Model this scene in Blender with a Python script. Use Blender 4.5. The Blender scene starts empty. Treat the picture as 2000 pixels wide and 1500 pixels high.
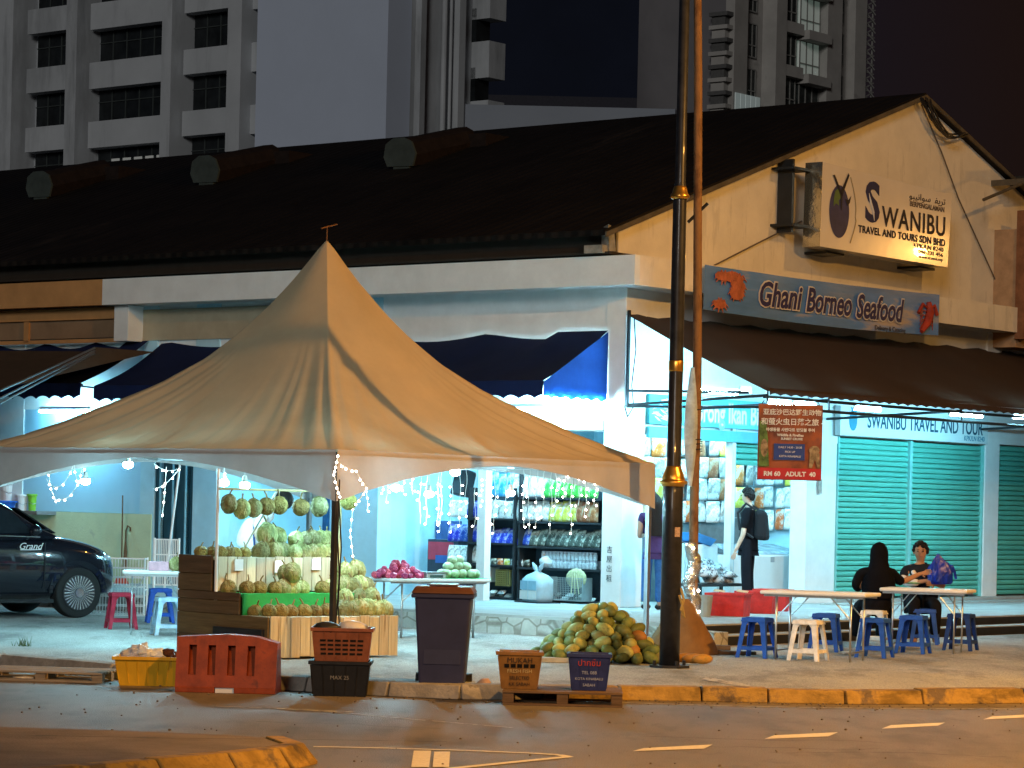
import bpy, bmesh, math, random
from math import sin, cos, pi, radians
from mathutils import Vector, Matrix, noise
random.seed(11)
SC = bpy.context.scene
COL = SC.collection
# ---------------------------------------------------------------- camera
FPX, ROLL, HC = 5600.0, 0.023, 1.75
PX0, PY0 = 1000.0, 990.0
cd = bpy.data.cameras.new('camera'); cam = bpy.data.objects.new('camera', cd); COL.objects.link(cam)
cd.sensor_width = 36; cd.lens = FPX*36/2000; cd.shift_y = 240/2000
cd.clip_start = .5; cd.clip_end = 2000
cam.matrix_world = Matrix(((cos(ROLL), -sin(ROLL), 0, 0), (0, 0, -1, 0), (sin(ROLL), cos(ROLL), 0, HC), (0, 0, 0, 1)))
SC.camera = cam
# ---------------------------------------------------------------- world, exposure
w = bpy.data.worlds.new('World'); SC.world = w; w.use_nodes = True
nt = w.node_tree; bg = nt.nodes['Background']
tc = nt.nodes.new('ShaderNodeTexCoord'); sx = nt.nodes.new('ShaderNodeSeparateXYZ'); rmp = nt.nodes.new('ShaderNodeValToRGB')
nt.links.new(tc.outputs['Generated'], sx.inputs[0]); nt.links.new(sx.outputs['X'], rmp.inputs[0]); nt.links.new(rmp.outputs[0], bg.inputs[0])
rmp.color_ramp.elements[0].position = 0.0; rmp.color_ramp.elements[0].color = (.006, .009, .018, 1)
rmp.color_ramp.elements[1].position = .18; rmp.color_ramp.elements[1].color = (.011, .0055, .004, 1)
bg.inputs[1].default_value = 1.0
SC.view_settings.view_transform = 'Standard'; SC.view_settings.look = 'None'
SC.view_settings.exposure = 0; SC.view_settings.gamma = 1
SC.cycles.use_denoising = True
SC.cycles.max_bounces = 6; SC.cycles.transparent_max_bounces = 6
SC.cycles.sample_clamp_indirect = 4; SC.cycles.caustics_reflective = False; SC.cycles.caustics_refractive = False
# faint city glow from the left front (one weak sun lamp added for it): grazes the long facade and the towers
sl = bpy.data.lights.new('city_glow', 'SUN'); sl.energy = .64; sl.angle = radians(12); sl.color = (1, .96, .90)
so = bpy.data.objects.new('city_glow', sl); COL.objects.link(so)
so.rotation_euler = Vector((.20, .97, -.24)).to_track_quat('-Z', 'Y').to_euler()
# ---------------------------------------------------------------- frames
ANG = math.atan2(.777, .629)
RD = Vector((cos(ANG), sin(ANG), 0)); LD = Vector((-sin(ANG), cos(ANG), 0))
C0 = Vector((1.545, 40.3, 0))
def W(a, b, z=0): return C0 + RD*a + LD*b + Vector((0, 0, z))
def ray(x, y):
    dx, dy = x-PX0, y-PY0
    return Vector(((cos(ROLL)*dx+sin(ROLL)*dy)/FPX, 1, -(-sin(ROLL)*dx+cos(ROLL)*dy)/FPX))
CAMP = Vector((0, 0, HC))
def at(x, y, d): return CAMP + ray(x, y)*d
def gnd(x, y, z=0.0):
    r = ray(x, y); return CAMP + r*((z-HC)/r.z)
def plane(x, y, p, n):
    r = ray(x, y); return CAMP + r*((p-CAMP).dot(n)/r.dot(n))
def loc(p): q = p-C0; return Vector((q.dot(RD), q.dot(LD), p.z))
def la(x, y, a0): return loc(plane(x, y, W(a0, 0), RD))     # on plane a=a0 -> (a,b,z)
def lb(x, y, b0): return loc(plane(x, y, W(0, b0), LD))
def lz(x, y, z): return loc(gnd(x, y, z))
PF = .37; PV = .13
# ---------------------------------------------------------------- materials
MATS = {}
def M(name, col, rough=.6, metal=0.0, var=.15, sc=5.0, bump=0.0, bsc=30.0, rand=0.0, emit=0.0, trans=0.0, alpha=1.0, spec=.18, col2=None, p2=.5, stretch=None, coat=0.0):
    if name in MATS: return MATS[name]
    m = bpy.data.materials.new(name); m.use_nodes = True; MATS[name] = m
    n = m.node_tree.nodes; l = m.node_tree.links; b = n['Principled BSDF']
    b.inputs['Roughness'].default_value = rough; b.inputs['Metallic'].default_value = metal
    b.inputs['Specular IOR Level'].default_value = spec; b.inputs['Coat Weight'].default_value = coat
    if alpha < 1: b.inputs['Alpha'].default_value = alpha
    t = n.new('ShaderNodeTexCoord'); mp = n.new('ShaderNodeMapping'); l.new(t.outputs['Object'], mp.inputs[0])
    if stretch: mp.inputs['Scale'].default_value = stretch
    nz = n.new('ShaderNodeTexNoise'); nz.inputs['Scale'].default_value = sc; nz.inputs['Detail'].default_value = 6; nz.inputs['Roughness'].default_value = .65
    l.new(mp.outputs[0], nz.inputs['Vector'])
    cr = n.new('ShaderNodeValToRGB'); l.new(nz.outputs['Fac'], cr.inputs[0])
    e = cr.color_ramp.elements
    lo = [max(0, c*(1-var)) for c in col]; hi = [min(1, c*(1+var)) for c in col]
    e[0].position = .3; e[0].color = (*lo, 1); e[1].position = .7; e[1].color = (*hi, 1)
    if col2:
        e[0].position = .3; e[1].position = p2-.04; el = e.new(p2+.06); el.color = (*col2, 1)
    out = cr.outputs[0]
    if rand:
        oi = n.new('ShaderNodeObjectInfo'); hs = n.new('ShaderNodeHueSaturation')
        mr = n.new('ShaderNodeMapRange'); mr.inputs[3].default_value = 1-rand; mr.inputs[4].default_value = 1+rand
        l.new(oi.outputs['Random'], mr.inputs[0]); l.new(mr.outputs[0], hs.inputs['Value'])
        mr2 = n.new('ShaderNodeMapRange'); mr2.inputs[3].default_value = .5-rand*.06; mr2.inputs[4].default_value = .5+rand*.06
        l.new(oi.outputs['Random'], mr2.inputs[0]); l.new(mr2.outputs[0], hs.inputs['Hue'])
        l.new(out, hs.inputs['Color']); out = hs.outputs[0]
    l.new(out, b.inputs['Base Color'])
    if bump:
        n2 = n.new('ShaderNodeTexNoise'); n2.inputs['Scale'].default_value = bsc; n2.inputs['Detail'].default_value = 4
        l.new(mp.outputs[0], n2.inputs['Vector']); bp = n.new('ShaderNodeBump'); bp.inputs['Strength'].default_value = bump; bp.inputs['Distance'].default_value = .02
        l.new(n2.outputs['Fac'], bp.inputs['Height']); l.new(bp.outputs[0], b.inputs['Normal'])
    if emit:
        b.inputs['Emission Color'].default_value = (*col, 1); b.inputs['Emission Strength'].default_value = emit
    if trans:
        tr = n.new('ShaderNodeBsdfTranslucent'); l.new(out, tr.inputs[0]); mx = n.new('ShaderNodeMixShader'); mx.inputs[0].default_value = trans
        l.new(b.outputs[0], mx.inputs[1]); l.new(tr.outputs[0], mx.inputs[2]); l.new(mx.outputs[0], n['Material Output'].inputs[0])
    return m
def EM(name, col, s):
    if name in MATS: return MATS[name]
    m = bpy.data.materials.new(name); m.use_nodes = True; MATS[name] = m
    b = m.node_tree.nodes['Principled BSDF']; b.inputs['Base Color'].default_value = (.8, .8, .8, 1)
    b.inputs['Emission Color'].default_value = (*col, 1); b.inputs['Emission Strength'].default_value = s
    return m
# ---------------------------------------------------------------- mesh builder
class MB:
    def __init__(s): s.v = []; s.f = []; s.m = []; s.T = None; s.mi = 0
    def add(s, vs, fs):
        o = len(s.v)
        if s.T: vs = [s.T @ Vector(p) for p in vs]
        s.v += [tuple(p) for p in vs]; s.f += [tuple(i+o for i in f) for f in fs]; s.m += [s.mi]*len(fs)
        return s
    def box(s, x0, x1, y0, y1, z0, z1):
        return s.add([(x0,y0,z0),(x1,y0,z0),(x1,y1,z0),(x0,y1,z0),(x0,y0,z1),(x1,y0,z1),(x1,y1,z1),(x0,y1,z1)],
                     [(0,3,2,1),(4,5,6,7),(0,1,5,4),(1,2,6,5),(2,3,7,6),(3,0,4,7)])
    def hexa(s, b, t):      # bottom quad, top quad (ccw from above)
        return s.add(list(b)+list(t), [(0,3,2,1),(4,5,6,7),(0,1,5,4),(1,2,6,5),(2,3,7,6),(3,0,4,7)])
    def frus(s, x0, x1, y0, y1, z0, z1, k):   # box whose top is scaled by k about its centre
        cx, cy = (x0+x1)/2, (y0+y1)/2
        q = lambda k, z: [(cx+(x-cx)*k, cy+(y-cy)*k, z) for x, y in ((x0,y0),(x1,y0),(x1,y1),(x0,y1))]
        return s.hexa(q(1, z0), q(k, z1))
    def cyl(s, p0, p1, r0, r1=None, n=10, cap=True):
        p0, p1 = Vector(p0), Vector(p1); r1 = r0 if r1 is None else r1
        d = (p1-p0).normalized(); u = d.orthogonal().normalized(); w_ = d.cross(u)
        vs = []
        for p, r in ((p0, r0), (p1, r1)):
            vs += [p+(u*cos(2*pi*i/n)+w_*sin(2*pi*i/n))*r for i in range(n)]
        fs = [(i, (i+1) % n, n+(i+1) % n, n+i) for i in range(n)]
        if cap: fs += [tuple(range(n-1, -1, -1)), tuple(range(n, 2*n))]
        return s.add(vs, fs)
    def tube(s, pts, r, n=6):
        pts = [Vector(p) for p in pts]; vs = []; u = None
        for i, p in enumerate(pts):
            d = (pts[min(i+1, len(pts)-1)]-pts[max(i-1, 0)]).normalized()
            if u is None: u = d.orthogonal().normalized()
            u = (u-d*u.dot(d)).normalized(); w_ = d.cross(u)
            rr = r[i] if isinstance(r, (list, tuple)) else r
            vs += [p+(u*cos(2*pi*k/n)+w_*sin(2*pi*k/n))*rr for k in range(n)]
        fs = [(i*n+k, i*n+(k+1) % n, (i+1)*n+(k+1) % n, (i+1)*n+k) for i in range(len(pts)-1) for k in range(n)]
        fs += [tuple(range(n-1, -1, -1)), tuple(range((len(pts)-1)*n, len(pts)*n))]
        return s.add(vs, fs)
    def lathe(s, prof, n=16, c=(0,0,0)):
        vs = [(c[0]+r*cos(2*pi*k/n), c[1]+r*sin(2*pi*k/n), c[2]+z) for r, z in prof for k in range(n)]
        fs = [(i*n+k, i*n+(k+1) % n, (i+1)*n+(k+1) % n, (i+1)*n+k) for i in range(len(prof)-1) for k in range(n)]
        fs += [tuple(range(n-1, -1, -1)), tuple(range((len(prof)-1)*n, len(prof)*n))]
        return s.add(vs, fs)
    def ball(s, c, r, n=10, m=7, sq=(1,1,1), fn=None):
        vs = []; c = Vector(c)
        for i in range(m+1):
            t = pi*i/m
            for k in range(n):
                p = Vector((sin(t)*cos(2*pi*k/n)*sq[0], sin(t)*sin(2*pi*k/n)*sq[1], cos(t)*sq[2]))*r
                if fn: p = p*fn(p, i, k)
                vs.append(c+p)
        fs = [((i+1)*n+k, (i+1)*n+(k+1) % n, i*n+(k+1) % n, i*n+k) for i in range(m) for k in range(n)]
        return s.add(vs, fs)
    def quad(s, *p): return s.add(p, [tuple(range(len(p)))])
    def prism(s, poly, axis, h0, h1):     # polygon (2D) extruded along 'x','y','z'
        def P(p, h): return {'x': (h, p[0], p[1]), 'y': (p[0], h, p[1]), 'z': (p[0], p[1], h)}[axis]
        n = len(poly); vs = [P(p, h0) for p in poly]+[P(p, h1) for p in poly]
        fs = [tuple(range(n-1, -1, -1)), tuple(range(n, 2*n))]+[(i, (i+1) % n, n+(i+1) % n, n+i) for i in range(n)]
        return s.add(vs, fs)
    def build(s, name, mat, parent=None, smooth=False, bevel=0, sub=0, fix=True, auto=None):
        me = bpy.data.meshes.new(name); me.from_pydata(s.v, [], s.f); me.update()
        for mm in (mat if isinstance(mat, (list, tuple)) else [mat]): me.materials.append(mm)
        if len(me.materials) > 1: me.polygons.foreach_set('material_index', s.m)
        if fix:
            bm = bmesh.new(); bm.from_mesh(me); bmesh.ops.remove_doubles(bm, verts=bm.verts, dist=1e-5); bmesh.ops.recalc_face_normals(bm, faces=bm.faces); bm.to_mesh(me); bm.free()
        if smooth: me.polygons.foreach_set('use_smooth', [True]*len(me.polygons))
        o = bpy.data.objects.new(name, me); COL.objects.link(o)
        if parent: o.parent = parent
        if bevel:
            bv = o.modifiers.new('bevel', 'BEVEL'); bv.width = bevel; bv.segments = 2; bv.limit_method = 'ANGLE'
        if sub:
            ss = o.modifiers.new('sub', 'SUBSURF'); ss.levels = sub; ss.render_levels = sub
        return o
def tag(o, label, cat, group=None):
    o['label'] = label; o['category'] = cat
    if group: o['group'] = group
    return o
def struct(o, kind='structure'): o['kind'] = kind; return o
def thing(name, label, cat, p=(0,0,0), rz=0, group=None):
    o = bpy.data.objects.new(name, None); COL.objects.link(o); o.empty_display_size = .2
    o.location = p; o.rotation_euler = (0, 0, rz)
    return tag(o, label, cat, group)
def dup(root, p, rz=None, label=None, scale=None, rot=None):
    r = root.copy(); COL.objects.link(r); r.location = p
    if rz is not None: r.rotation_euler = (0, 0, rz)
    if rot is not None: r.rotation_euler = rot
    if scale is not None: r.scale = scale if isinstance(scale, (tuple, list)) else (scale,)*3
    if label: r['label'] = label
    for ch in list(root.children):
        c = ch.copy(); COL.objects.link(c); c.parent = r
        for g in ch.children:
            d = g.copy(); COL.objects.link(d); d.parent = c
    return r
def txt(name, s, size, mat, parent, p, rot=(pi/2, 0, 0), ext=.002, align='CENTER', shear=0, xs=1, off=0, space=1, ay='CENTER', fitw=None):
    cu = bpy.data.curves.new(name, 'FONT'); cu.body = s; cu.size = size; cu.extrude = ext; cu.align_x = align; cu.align_y = ay
    cu.shear = shear; cu.offset = off; cu.space_character = space; cu.resolution_u = 3
    t = bpy.data.objects.new('tmp', cu); COL.objects.link(t)
    me = bpy.data.meshes.new_from_object(t.evaluated_get(bpy.context.evaluated_depsgraph_get()))
    bpy.data.objects.remove(t); bpy.data.curves.remove(cu)
    me.materials.clear(); me.materials.append(mat); me.name = name
    if fitw: X_ = [v.co.x for v in me.vertices]; xs = fitw/(max(X_)-min(X_))
    o = bpy.data.objects.new(name, me); COL.objects.link(o); o.parent = parent; o.location = p; o.rotation_euler = rot; o.scale = (xs, 1, 1)
    return o
ORDS = 'zeroth first second third fourth fifth sixth seventh eighth ninth tenth eleventh twelfth thirteenth fourteenth fifteenth sixteenth seventeenth eighteenth nineteenth twentieth twenty-first twenty-second twenty-third twenty-fourth twenty-fifth twenty-sixth twenty-seventh twenty-eighth twenty-ninth thirtieth'.split()
LED = (.50, .88, 1.0)
# common materials
white_w = M('white_plaster', (.74, .78, .78), .8, var=.07, sc=2.5, bump=.15, bsc=12)
blue_w = M('pale_blue_plaster', (.42, .66, .76), .8, var=.08, sc=3, bump=.1)
conc = M('concrete', (.32, .33, .31), .9, var=.25, sc=3, bump=.4, bsc=60)
dark = M('dark_metal', (.03, .035, .04), .45, metal=.3, var=.2)
steel = M('steel', (.5, .53, .55), .35, metal=.9, var=.1)
blackp = M('black_plastic', (.02, .02, .022), .45, var=.3)
whitep = M('white_plastic', (.78, .78, .76), .4, var=.04, sc=8)
wood_d = M('dark_wood', (.12, .07, .035), .75, var=.45, sc=6, stretch=(1, 1, 14), bump=.4)
# ================================================================ SETTING
asph = M('asphalt', (.175, .150, .125), .62, var=.18, sc=1.0, stretch=(1, .3, 1), bump=.35, bsc=90, spec=.35)
def add_asphalt_detail(m, s=260.0, f=.25):
    n = m.node_tree.nodes; l = m.node_tree.links; b = n['Principled BSDF']
    src = b.inputs['Base Color'].links[0].from_socket
    t = [x for x in n if x.type == 'TEX_COORD'][0]
    v = n.new('ShaderNodeTexNoise'); v.inputs['Scale'].default_value = s; v.inputs['Detail'].default_value = 2; l.new(t.outputs['Object'], v.inputs['Vector'])
    r = n.new('ShaderNodeValToRGB'); r.color_ramp.elements[0].position = .38; r.color_ramp.elements[1].position = .62
    r.color_ramp.elements[0].color = (1-f, 1-f, 1-f, 1); r.color_ramp.elements[1].color = (1+f, 1+f, 1+f, 1)
    mx = n.new('ShaderNodeMix'); mx.data_type = 'RGBA'; mx.blend_type = 'MULTIPLY'; mx.inputs[0].default_value = 1
    l.new(v.outputs['Fac'], r.inputs[0]); l.new(src, mx.inputs[6]); l.new(r.outputs[0], mx.inputs[7]); l.new(mx.outputs[2], b.inputs['Base Color'])
def add_patches(m, s=.35, f=.75, p=(.50, .60), stretch=(1, .35, 1)):
    n = m.node_tree.nodes; l = m.node_tree.links; b = n['Principled BSDF']
    src = b.inputs['Base Color'].links[0].from_socket
    t = [x for x in n if x.type == 'TEX_COORD'][0]; mp = n.new('ShaderNodeMapping'); mp.inputs['Scale'].default_value = stretch; l.new(t.outputs['Object'], mp.inputs[0])
    v = n.new('ShaderNodeTexNoise'); v.inputs['Scale'].default_value = s; v.inputs['Detail'].default_value = 8; v.inputs['Roughness'].default_value = .7; l.new(mp.outputs[0], v.inputs['Vector'])
    r = n.new('ShaderNodeValToRGB'); r.color_ramp.elements[0].position = p[0]; r.color_ramp.elements[1].position = p[1]
    r.color_ramp.elements[0].color = (1, 1, 1, 1); r.color_ramp.elements[1].color = (f, f, f, 1)
    mx = n.new('ShaderNodeMix'); mx.data_type = 'RGBA'; mx.blend_type = 'MULTIPLY'; mx.inputs[0].default_value = 1
    l.new(v.outputs['Fac'], r.inputs[0]); l.new(src, mx.inputs[6]); l.new(r.outputs[0], mx.inputs[7]); l.new(mx.outputs[2], b.inputs['Base Color'])
add_asphalt_detail(asph, 110, .38); add_patches(asph, .5, .70); add_patches(asph, 2.2, .8, (.55, .62), (1, .4, 1))
pave = M('pavement_concrete', (.33, .33, .31), .8, var=.2, sc=1.2, stretch=(1, .3, 1), bump=.5, bsc=70); add_asphalt_detail(pave, 90, .38); add_patches(pave, .9, .62)
for m_, q in ((conc, 120),): add_asphalt_detail(m_, q, .2)
struct(MB().quad((-700, -80, -.02), (700, -80, -.02), (700, 1500, -.02), (-700, 1500, -.02)).build('ground', M('far_ground', (.10, .095, .09), .9)))
struct(MB().quad((-60, -20, 0), (60, -20, 0), (60, 29.5, 0), (-60, 29.5, 0)).build('road', asph))
# kerb line (top front edge) seen at these pixels
kp = [gnd(x, y, PV) for x, y in ((0, 1278), (110, 1288), (220, 1298), (350, 1308), (470, 1316), (600, 1323), (760, 1332), (900, 1338), (1060, 1339), (1210, 1340), (1370, 1342), (1500, 1345), (1650, 1348), (1800, 1348), (2000, 1347))]
kp = [kp[0]+Vector((-14, 2.4, 0)), kp[0]+Vector((-5, 1.2, 0))] + kp + [kp[-1]+Vector((6, .8, 0)), kp[-1]+Vector((16, 3.5, 0))]
poly = [(p.x, p.y+.16, PV-.004) for p in kp]
n_ = len(poly); far = [(p[0]*1.4, 47.0, PV-.004) for p in poly]
pv = MB(); pv.add(poly+far, [(i, i+1, n_+i+1, n_+i) for i in range(n_-1)]); struct(pv.build('pavement', pave))
yk = M('yellow_kerb_paint', (.30, .19, .05), .8, var=.3, sc=3.5, bump=.4, col2=(.15, .11, .07), p2=.57); add_patches(yk, 1.3, .5, (.50, .60), (1, 1, 3))
ck = M('kerb_concrete', (.27, .25, .22), .9, var=.3, sc=5, bump=.4, col2=(.12, .11, .1), p2=.66)
def kerb(pts, mat, name, width=.17, seg=.95, h=PV, slope=.05):
    mb = MB(); pts = [Vector((p.x, p.y, 0)) for p in pts]; rnd = random.Random(3)
    for i in range(len(pts)-1):
        a, b = pts[i], pts[i+1]; L = (b-a).length; k = max(1, round(L/seg)); d = (b-a).normalized(); nrm = Vector((-d.y, d.x, 0))
        if nrm.y < 0: nrm = -nrm
        for j in range(k):
            p, q = a+d*(L*j/k+.008), a+d*(L*(j+1)/k-.008)
            hh = h+rnd.uniform(-.008, .008); o = nrm*rnd.uniform(-.012, .012); p += o; q += o
            mb.hexa([tuple(p-nrm*slope), tuple(q-nrm*slope), tuple(q+nrm*width), tuple(p+nrm*width)],
                    [tuple(p+Vector((0,0,hh))), tuple(q+Vector((0,0,hh))), tuple(q+nrm*width+Vector((0,0,hh+.006))), tuple(p+nrm*width+Vector((0,0,hh+.006)))])
    return struct(mb.build(name, mat, bevel=.012))
iy = 10
kerb(kp[iy:], yk, 'yellow_kerb'); kerb(kp[:iy+1], ck, 'kerb', seg=.8)
# flat dark strip for the drain slot at the foot of the plain kerb
dr = MB()
for i in range(6, 11):
    a, b = kp[i], kp[i+1]; dr.quad((a.x, a.y-.10, .004), (b.x, b.y-.10, .004), (b.x, b.y+.02, .004), (a.x, a.y+.02, .004))
struct(dr.build('gutter', M('dark_gutter', (.03, .028, .026), .5, var=.4)))
# traffic island bottom left
ib = [gnd(x, y, PV) for x, y in ((0, 1416), (200, 1422), (400, 1430), (545, 1438))]; tip = gnd(585, 1452, PV)
ifr = [gnd(x, y, PV) for x, y in ((540, 1462), (440, 1472), (300, 1484), (150, 1497), (0, 1512))]
island = ib+[tip]+ifr
ext = [ifr[-1]+(ifr[-1]-ifr[-2])*6, ib[0]+(ib[0]-ib[1])*6]
top = [(p.x, p.y, PV+.0) for p in island+ext]
mb = MB(); mb.prism([(p[0], p[1]) for p in top], 'z', -.01, PV-.012); struct(mb.build('island_paving', M('island_paving', (.20, .16, .12), .85, var=.3, sc=1.5, bump=.4, bsc=50)))
ik = [ib[-1], tip]+ifr+[ext[0]]
mb = MB(); rnd = random.Random(5)
for i in range(len(ik)-1):
    a, b = ik[i].copy(), ik[i+1].copy(); a.z = b.z = 0; d = (b-a).normalized(); nr = Vector((-d.y, d.x, 0)); nr = nr if (i < 1 and nr.x > 0) or nr.y < 0 else -nr
    k = 1 if (b-a).length < 1 else int((b-a).length/.7)
    for j in range(k):
        p, q = a+(b-a)*(j/k)+d*.01, a+(b-a)*((j+1)/k)-d*.01; hz = Vector((0, 0, PV+rnd.uniform(-.006, .01)))
        mb.hexa([tuple(p+nr*.14), tuple(q+nr*.14), tuple(q-nr*.1), tuple(p-nr*.1)], [tuple(p+nr*.03+hz), tuple(q+nr*.03+hz), tuple(q-nr*.1+hz), tuple(p-nr*.1+hz)])
struct(mb.build('island_kerb', yk, bevel=.012))
# painted markings
paint = M('road_paint', (.62, .58, .50), .7, var=.15, sc=20, col2=(.25, .22, .19), p2=.64)
paint_w = M('worn_road_paint', (.40, .38, .34), .75, var=.3, sc=12, col2=(.17, .15, .13), p2=.52)
def stripe(mb, pts, wd, z=.004):
    P = [gnd(x, y, 0) for x, y in pts]
    for a, b in zip(P, P[1:]):
        d = (b-a).normalized(); nr = Vector((-d.y, d.x, 0))*wd/2
        mb.quad((a-nr)[:2]+(z,) if False else (a.x-nr.x, a.y-nr.y, z), (b.x-nr.x, b.y-nr.y, z), (b.x+nr.x, b.y+nr.y, z), (a.x+nr.x, a.y+nr.y, z))
mk = MB()
for q in (((1235,1468),(1375,1463),(1392,1455),(1258,1462)), ((1493,1444),(1618,1439),(1637,1431),(1512,1437)), ((1722,1424),(1832,1418),(1846,1412),(1740,1417)), ((1920,1406),(2040,1400),(2055,1394),(1938,1400))):
    mk.quad(*[tuple(gnd(x, y, 0)+Vector((0,0,.004))) for x, y in q])
stripe(mk, ((612,1459),(760,1462),(920,1467),(1040,1472)), .07)
stripe(mk, ((1040,1472),(1090,1475),(1112,1479)), .08); stripe(mk, ((1112,1479),(1060,1484),(880,1502),(700,1524)), .08, .005)
for q in (((803,1499),(838,1499),(842,1467),(808,1467)), ((845,1499),(877,1499),(879,1469),(848,1469))):
    mk.quad(*[tuple(gnd(x, y, 0)+Vector((0,0,.004))) for x, y in q])
struct(mk.build('road_markings', paint))
mk = MB(); stripe(mk, ((1215,1373),(1400,1379),(1600,1383),(1800,1385),(2050,1386)), .05); stripe(mk, ((420,1380),(560,1385),(700,1396),(800,1405),(1000,1422)), .05)
stripe(mk, ((540,1385),(690,1392)), .10, .0055)
struct(mk.build('worn_road_markings', paint_w))
mk = MB(); 
P = [gnd(x, y, PV) for x, y in ((1380,1322),(1450,1335),(1475,1342),(1462,1343),(1370,1327))]; mk.quad(*[(p.x, p.y, PV+.001) for p in P]); struct(mk.build('pavement_paint_mark', paint_w))
# raised platform (five-foot way) with two steps
plat = M('platform_concrete', (.34, .36, .35), .8, var=.2, sc=2, bump=.3, bsc=50)
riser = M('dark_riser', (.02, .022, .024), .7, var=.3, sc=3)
def bobj(name, mb, mat, parent=None, **k):
    o = mb.build(name, mat, parent, **k)
    if parent is None: o.location = C0; o.rotation_euler = (0, 0, ANG)
    return o
mb = MB(); mb.box(-3.75, 26, -4.0, 0.0, 0.0, PF); mb.box(-3.75, 0.0, 0.0, 20, 0, PF)
mb.box(0.0, 26, 0, 20, 0, PF)
struct(bobj('platform', mb, plat))
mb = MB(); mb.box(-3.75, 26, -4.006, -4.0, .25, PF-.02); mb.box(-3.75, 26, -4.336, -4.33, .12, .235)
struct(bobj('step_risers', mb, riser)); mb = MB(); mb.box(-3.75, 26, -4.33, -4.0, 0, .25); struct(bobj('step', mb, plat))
# stone facing of the platform on the long side
def stone_mat():
    m = M('crazy_stone', (.40, .41, .38), .85, var=.3, sc=3, bump=.5); n = m.node_tree.nodes; l = m.node_tree.links; b = n['Principled BSDF']
    src = b.inputs['Base Color'].links[0].from_socket; t = [x for x in n if x.type == 'TEX_COORD'][0]
    v = n.new('ShaderNodeTexVoronoi'); v.feature = 'DISTANCE_TO_EDGE'; v.inputs['Scale'].default_value = 4.5; l.new(t.outputs['Object'], v.inputs['Vector'])
    r = n.new('ShaderNodeValToRGB'); r.color_ramp.elements[0].position = .02; r.color_ramp.elements[1].position = .07; r.color_ramp.elements[0].color = (.55,.52,.48,1); r.color_ramp.elements[1].color = (1,1,1,1)
    mx = n.new('ShaderNodeMix'); mx.data_type = 'RGBA'; mx.blend_type = 'MULTIPLY'; mx.inputs[0].default_value = 1
    l.new(v.outputs['Distance'], r.inputs[0]); l.new(src, mx.inputs[6]); l.new(r.outputs[0], mx.inputs[7]); l.new(mx.outputs[2], b.inputs['Base Color'])
    return m
mb = MB(); mb.box(-3.80, -3.755, -3.2, 20, .08, PF-.035); mb.hexa([(-3.80,-3.2,.08),(-3.755,-3.2,.08),(-3.1,-4.6,.08),(-3.3,-4.7,.08)][::-1] and [(-3.8,-3.2,.08),(-4.05,-4.45,.08),(-3.755,-4.45,.08),(-3.755,-3.2,.08)], [(-3.8,-3.2,.33),(-4.05,-4.45,.30),(-3.755,-4.45,.30),(-3.755,-3.2,.33)])
struct(bobj('stone_facing', mb, stone_mat()))

# ================================================================ SHOPHOUSE
bld = thing('shophouse', 'long single-storey white corner shophouse with a dark pitched roof and gable end', 'building', C0, ANG)
cream_w = M('gable_plaster', (.72, .68, .58), .85, var=.10, sc=1.2, bump=.15, col2=(.60, .56, .46), p2=.68)
add_patches(cream_w, 1.5, .86, (.55, .62), (3, 1, .6))
def sheet_roof(m, ax=1):
    n = m.node_tree.nodes; l = m.node_tree.links; b = n['Principled BSDF']; t = [x for x in n if x.type == 'TEX_COORD'][0]
    wv = n.new('ShaderNodeTexWave'); wv.bands_direction = 'Y'; wv.inputs['Scale'].default_value = 1.3; l.new(t.outputs['Object'], wv.inputs['Vector'])
    bp = n.new('ShaderNodeBump'); bp.inputs['Strength'].default_value = .6; bp.inputs['Distance'].default_value = .03; l.new(wv.outputs['Fac'], bp.inputs['Height']); l.new(bp.outputs[0], b.inputs['Normal'])
    return m
roofm = sheet_roof(M('dark_roof', (.0075, .006, .005), .75, var=.5, sc=.8)); add_patches(roofm, .22, 2.6, (.60, .66), (.6, 1.2, 1)); add_patches(roofm, 1.2, .5, (.5, .6), (.4, 2, 1))
B1 = 34.0
# walls of the long side (a=0 plane, local y = b)
x2b = lambda x, y=1000: la(x, y, 0).y
x2a = lambda x, y=1000: lb(x, y, 0).x
bP = [x2b(945), x2b(738), x2b(690), x2b(422), x2b(375), x2b(300), x2b(272), x2b(40), x2b(-60)]
print('bP', [round(v, 2) for v in bP])
aP = [x2a(1256), x2a(1428), x2a(1575), x2a(1635), x2a(1778), x2a(1920), x2a(1948)]
print('aP', [round(v, 2) for v in aP])
HD = 2.85
mb = MB()
mb.box(.02, .25, .35, 9.36, HD, 4.86)                      # header above the openings, long side
mb.box(.02, .25, bP[7], B1, PF, 4.86)
bobj('long_wall', mb, white_w, bld)
mb = MB(); mb.box(aP[0], aP[3], .02, .25, HD, 4.86); mb.box(aP[3], 10.6, .02, .25, 2.97, 4.86); mb.box(10.6, 15.8, .02, .25, 3.0, 4.86)
bobj('end_wall', mb, white_w, bld)
def part(name, mat, *boxes, **k):
    mb = MB()
    for b in boxes: mb.box(*b)
    return bobj(name, mb, mat, bld, **k)
pil = [(0, aP[0], 0, .35), (0, .3, bP[1], bP[2]+.0), (0, .32, bP[3], bP[4]), (0, .3, bP[5], bP[6]), (aP[2], aP[3]-.28, 0, .3), (aP[5], aP[6], -.02, .25)]
for q in pil: part('pillar', white_w if q[3] < 1 else blue_w, (*q, PF, 4.86), bevel=.01)
part('pilaster', white_w, (aP[3]-.27, aP[3], .03, .28, PF, 2.97))
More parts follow.
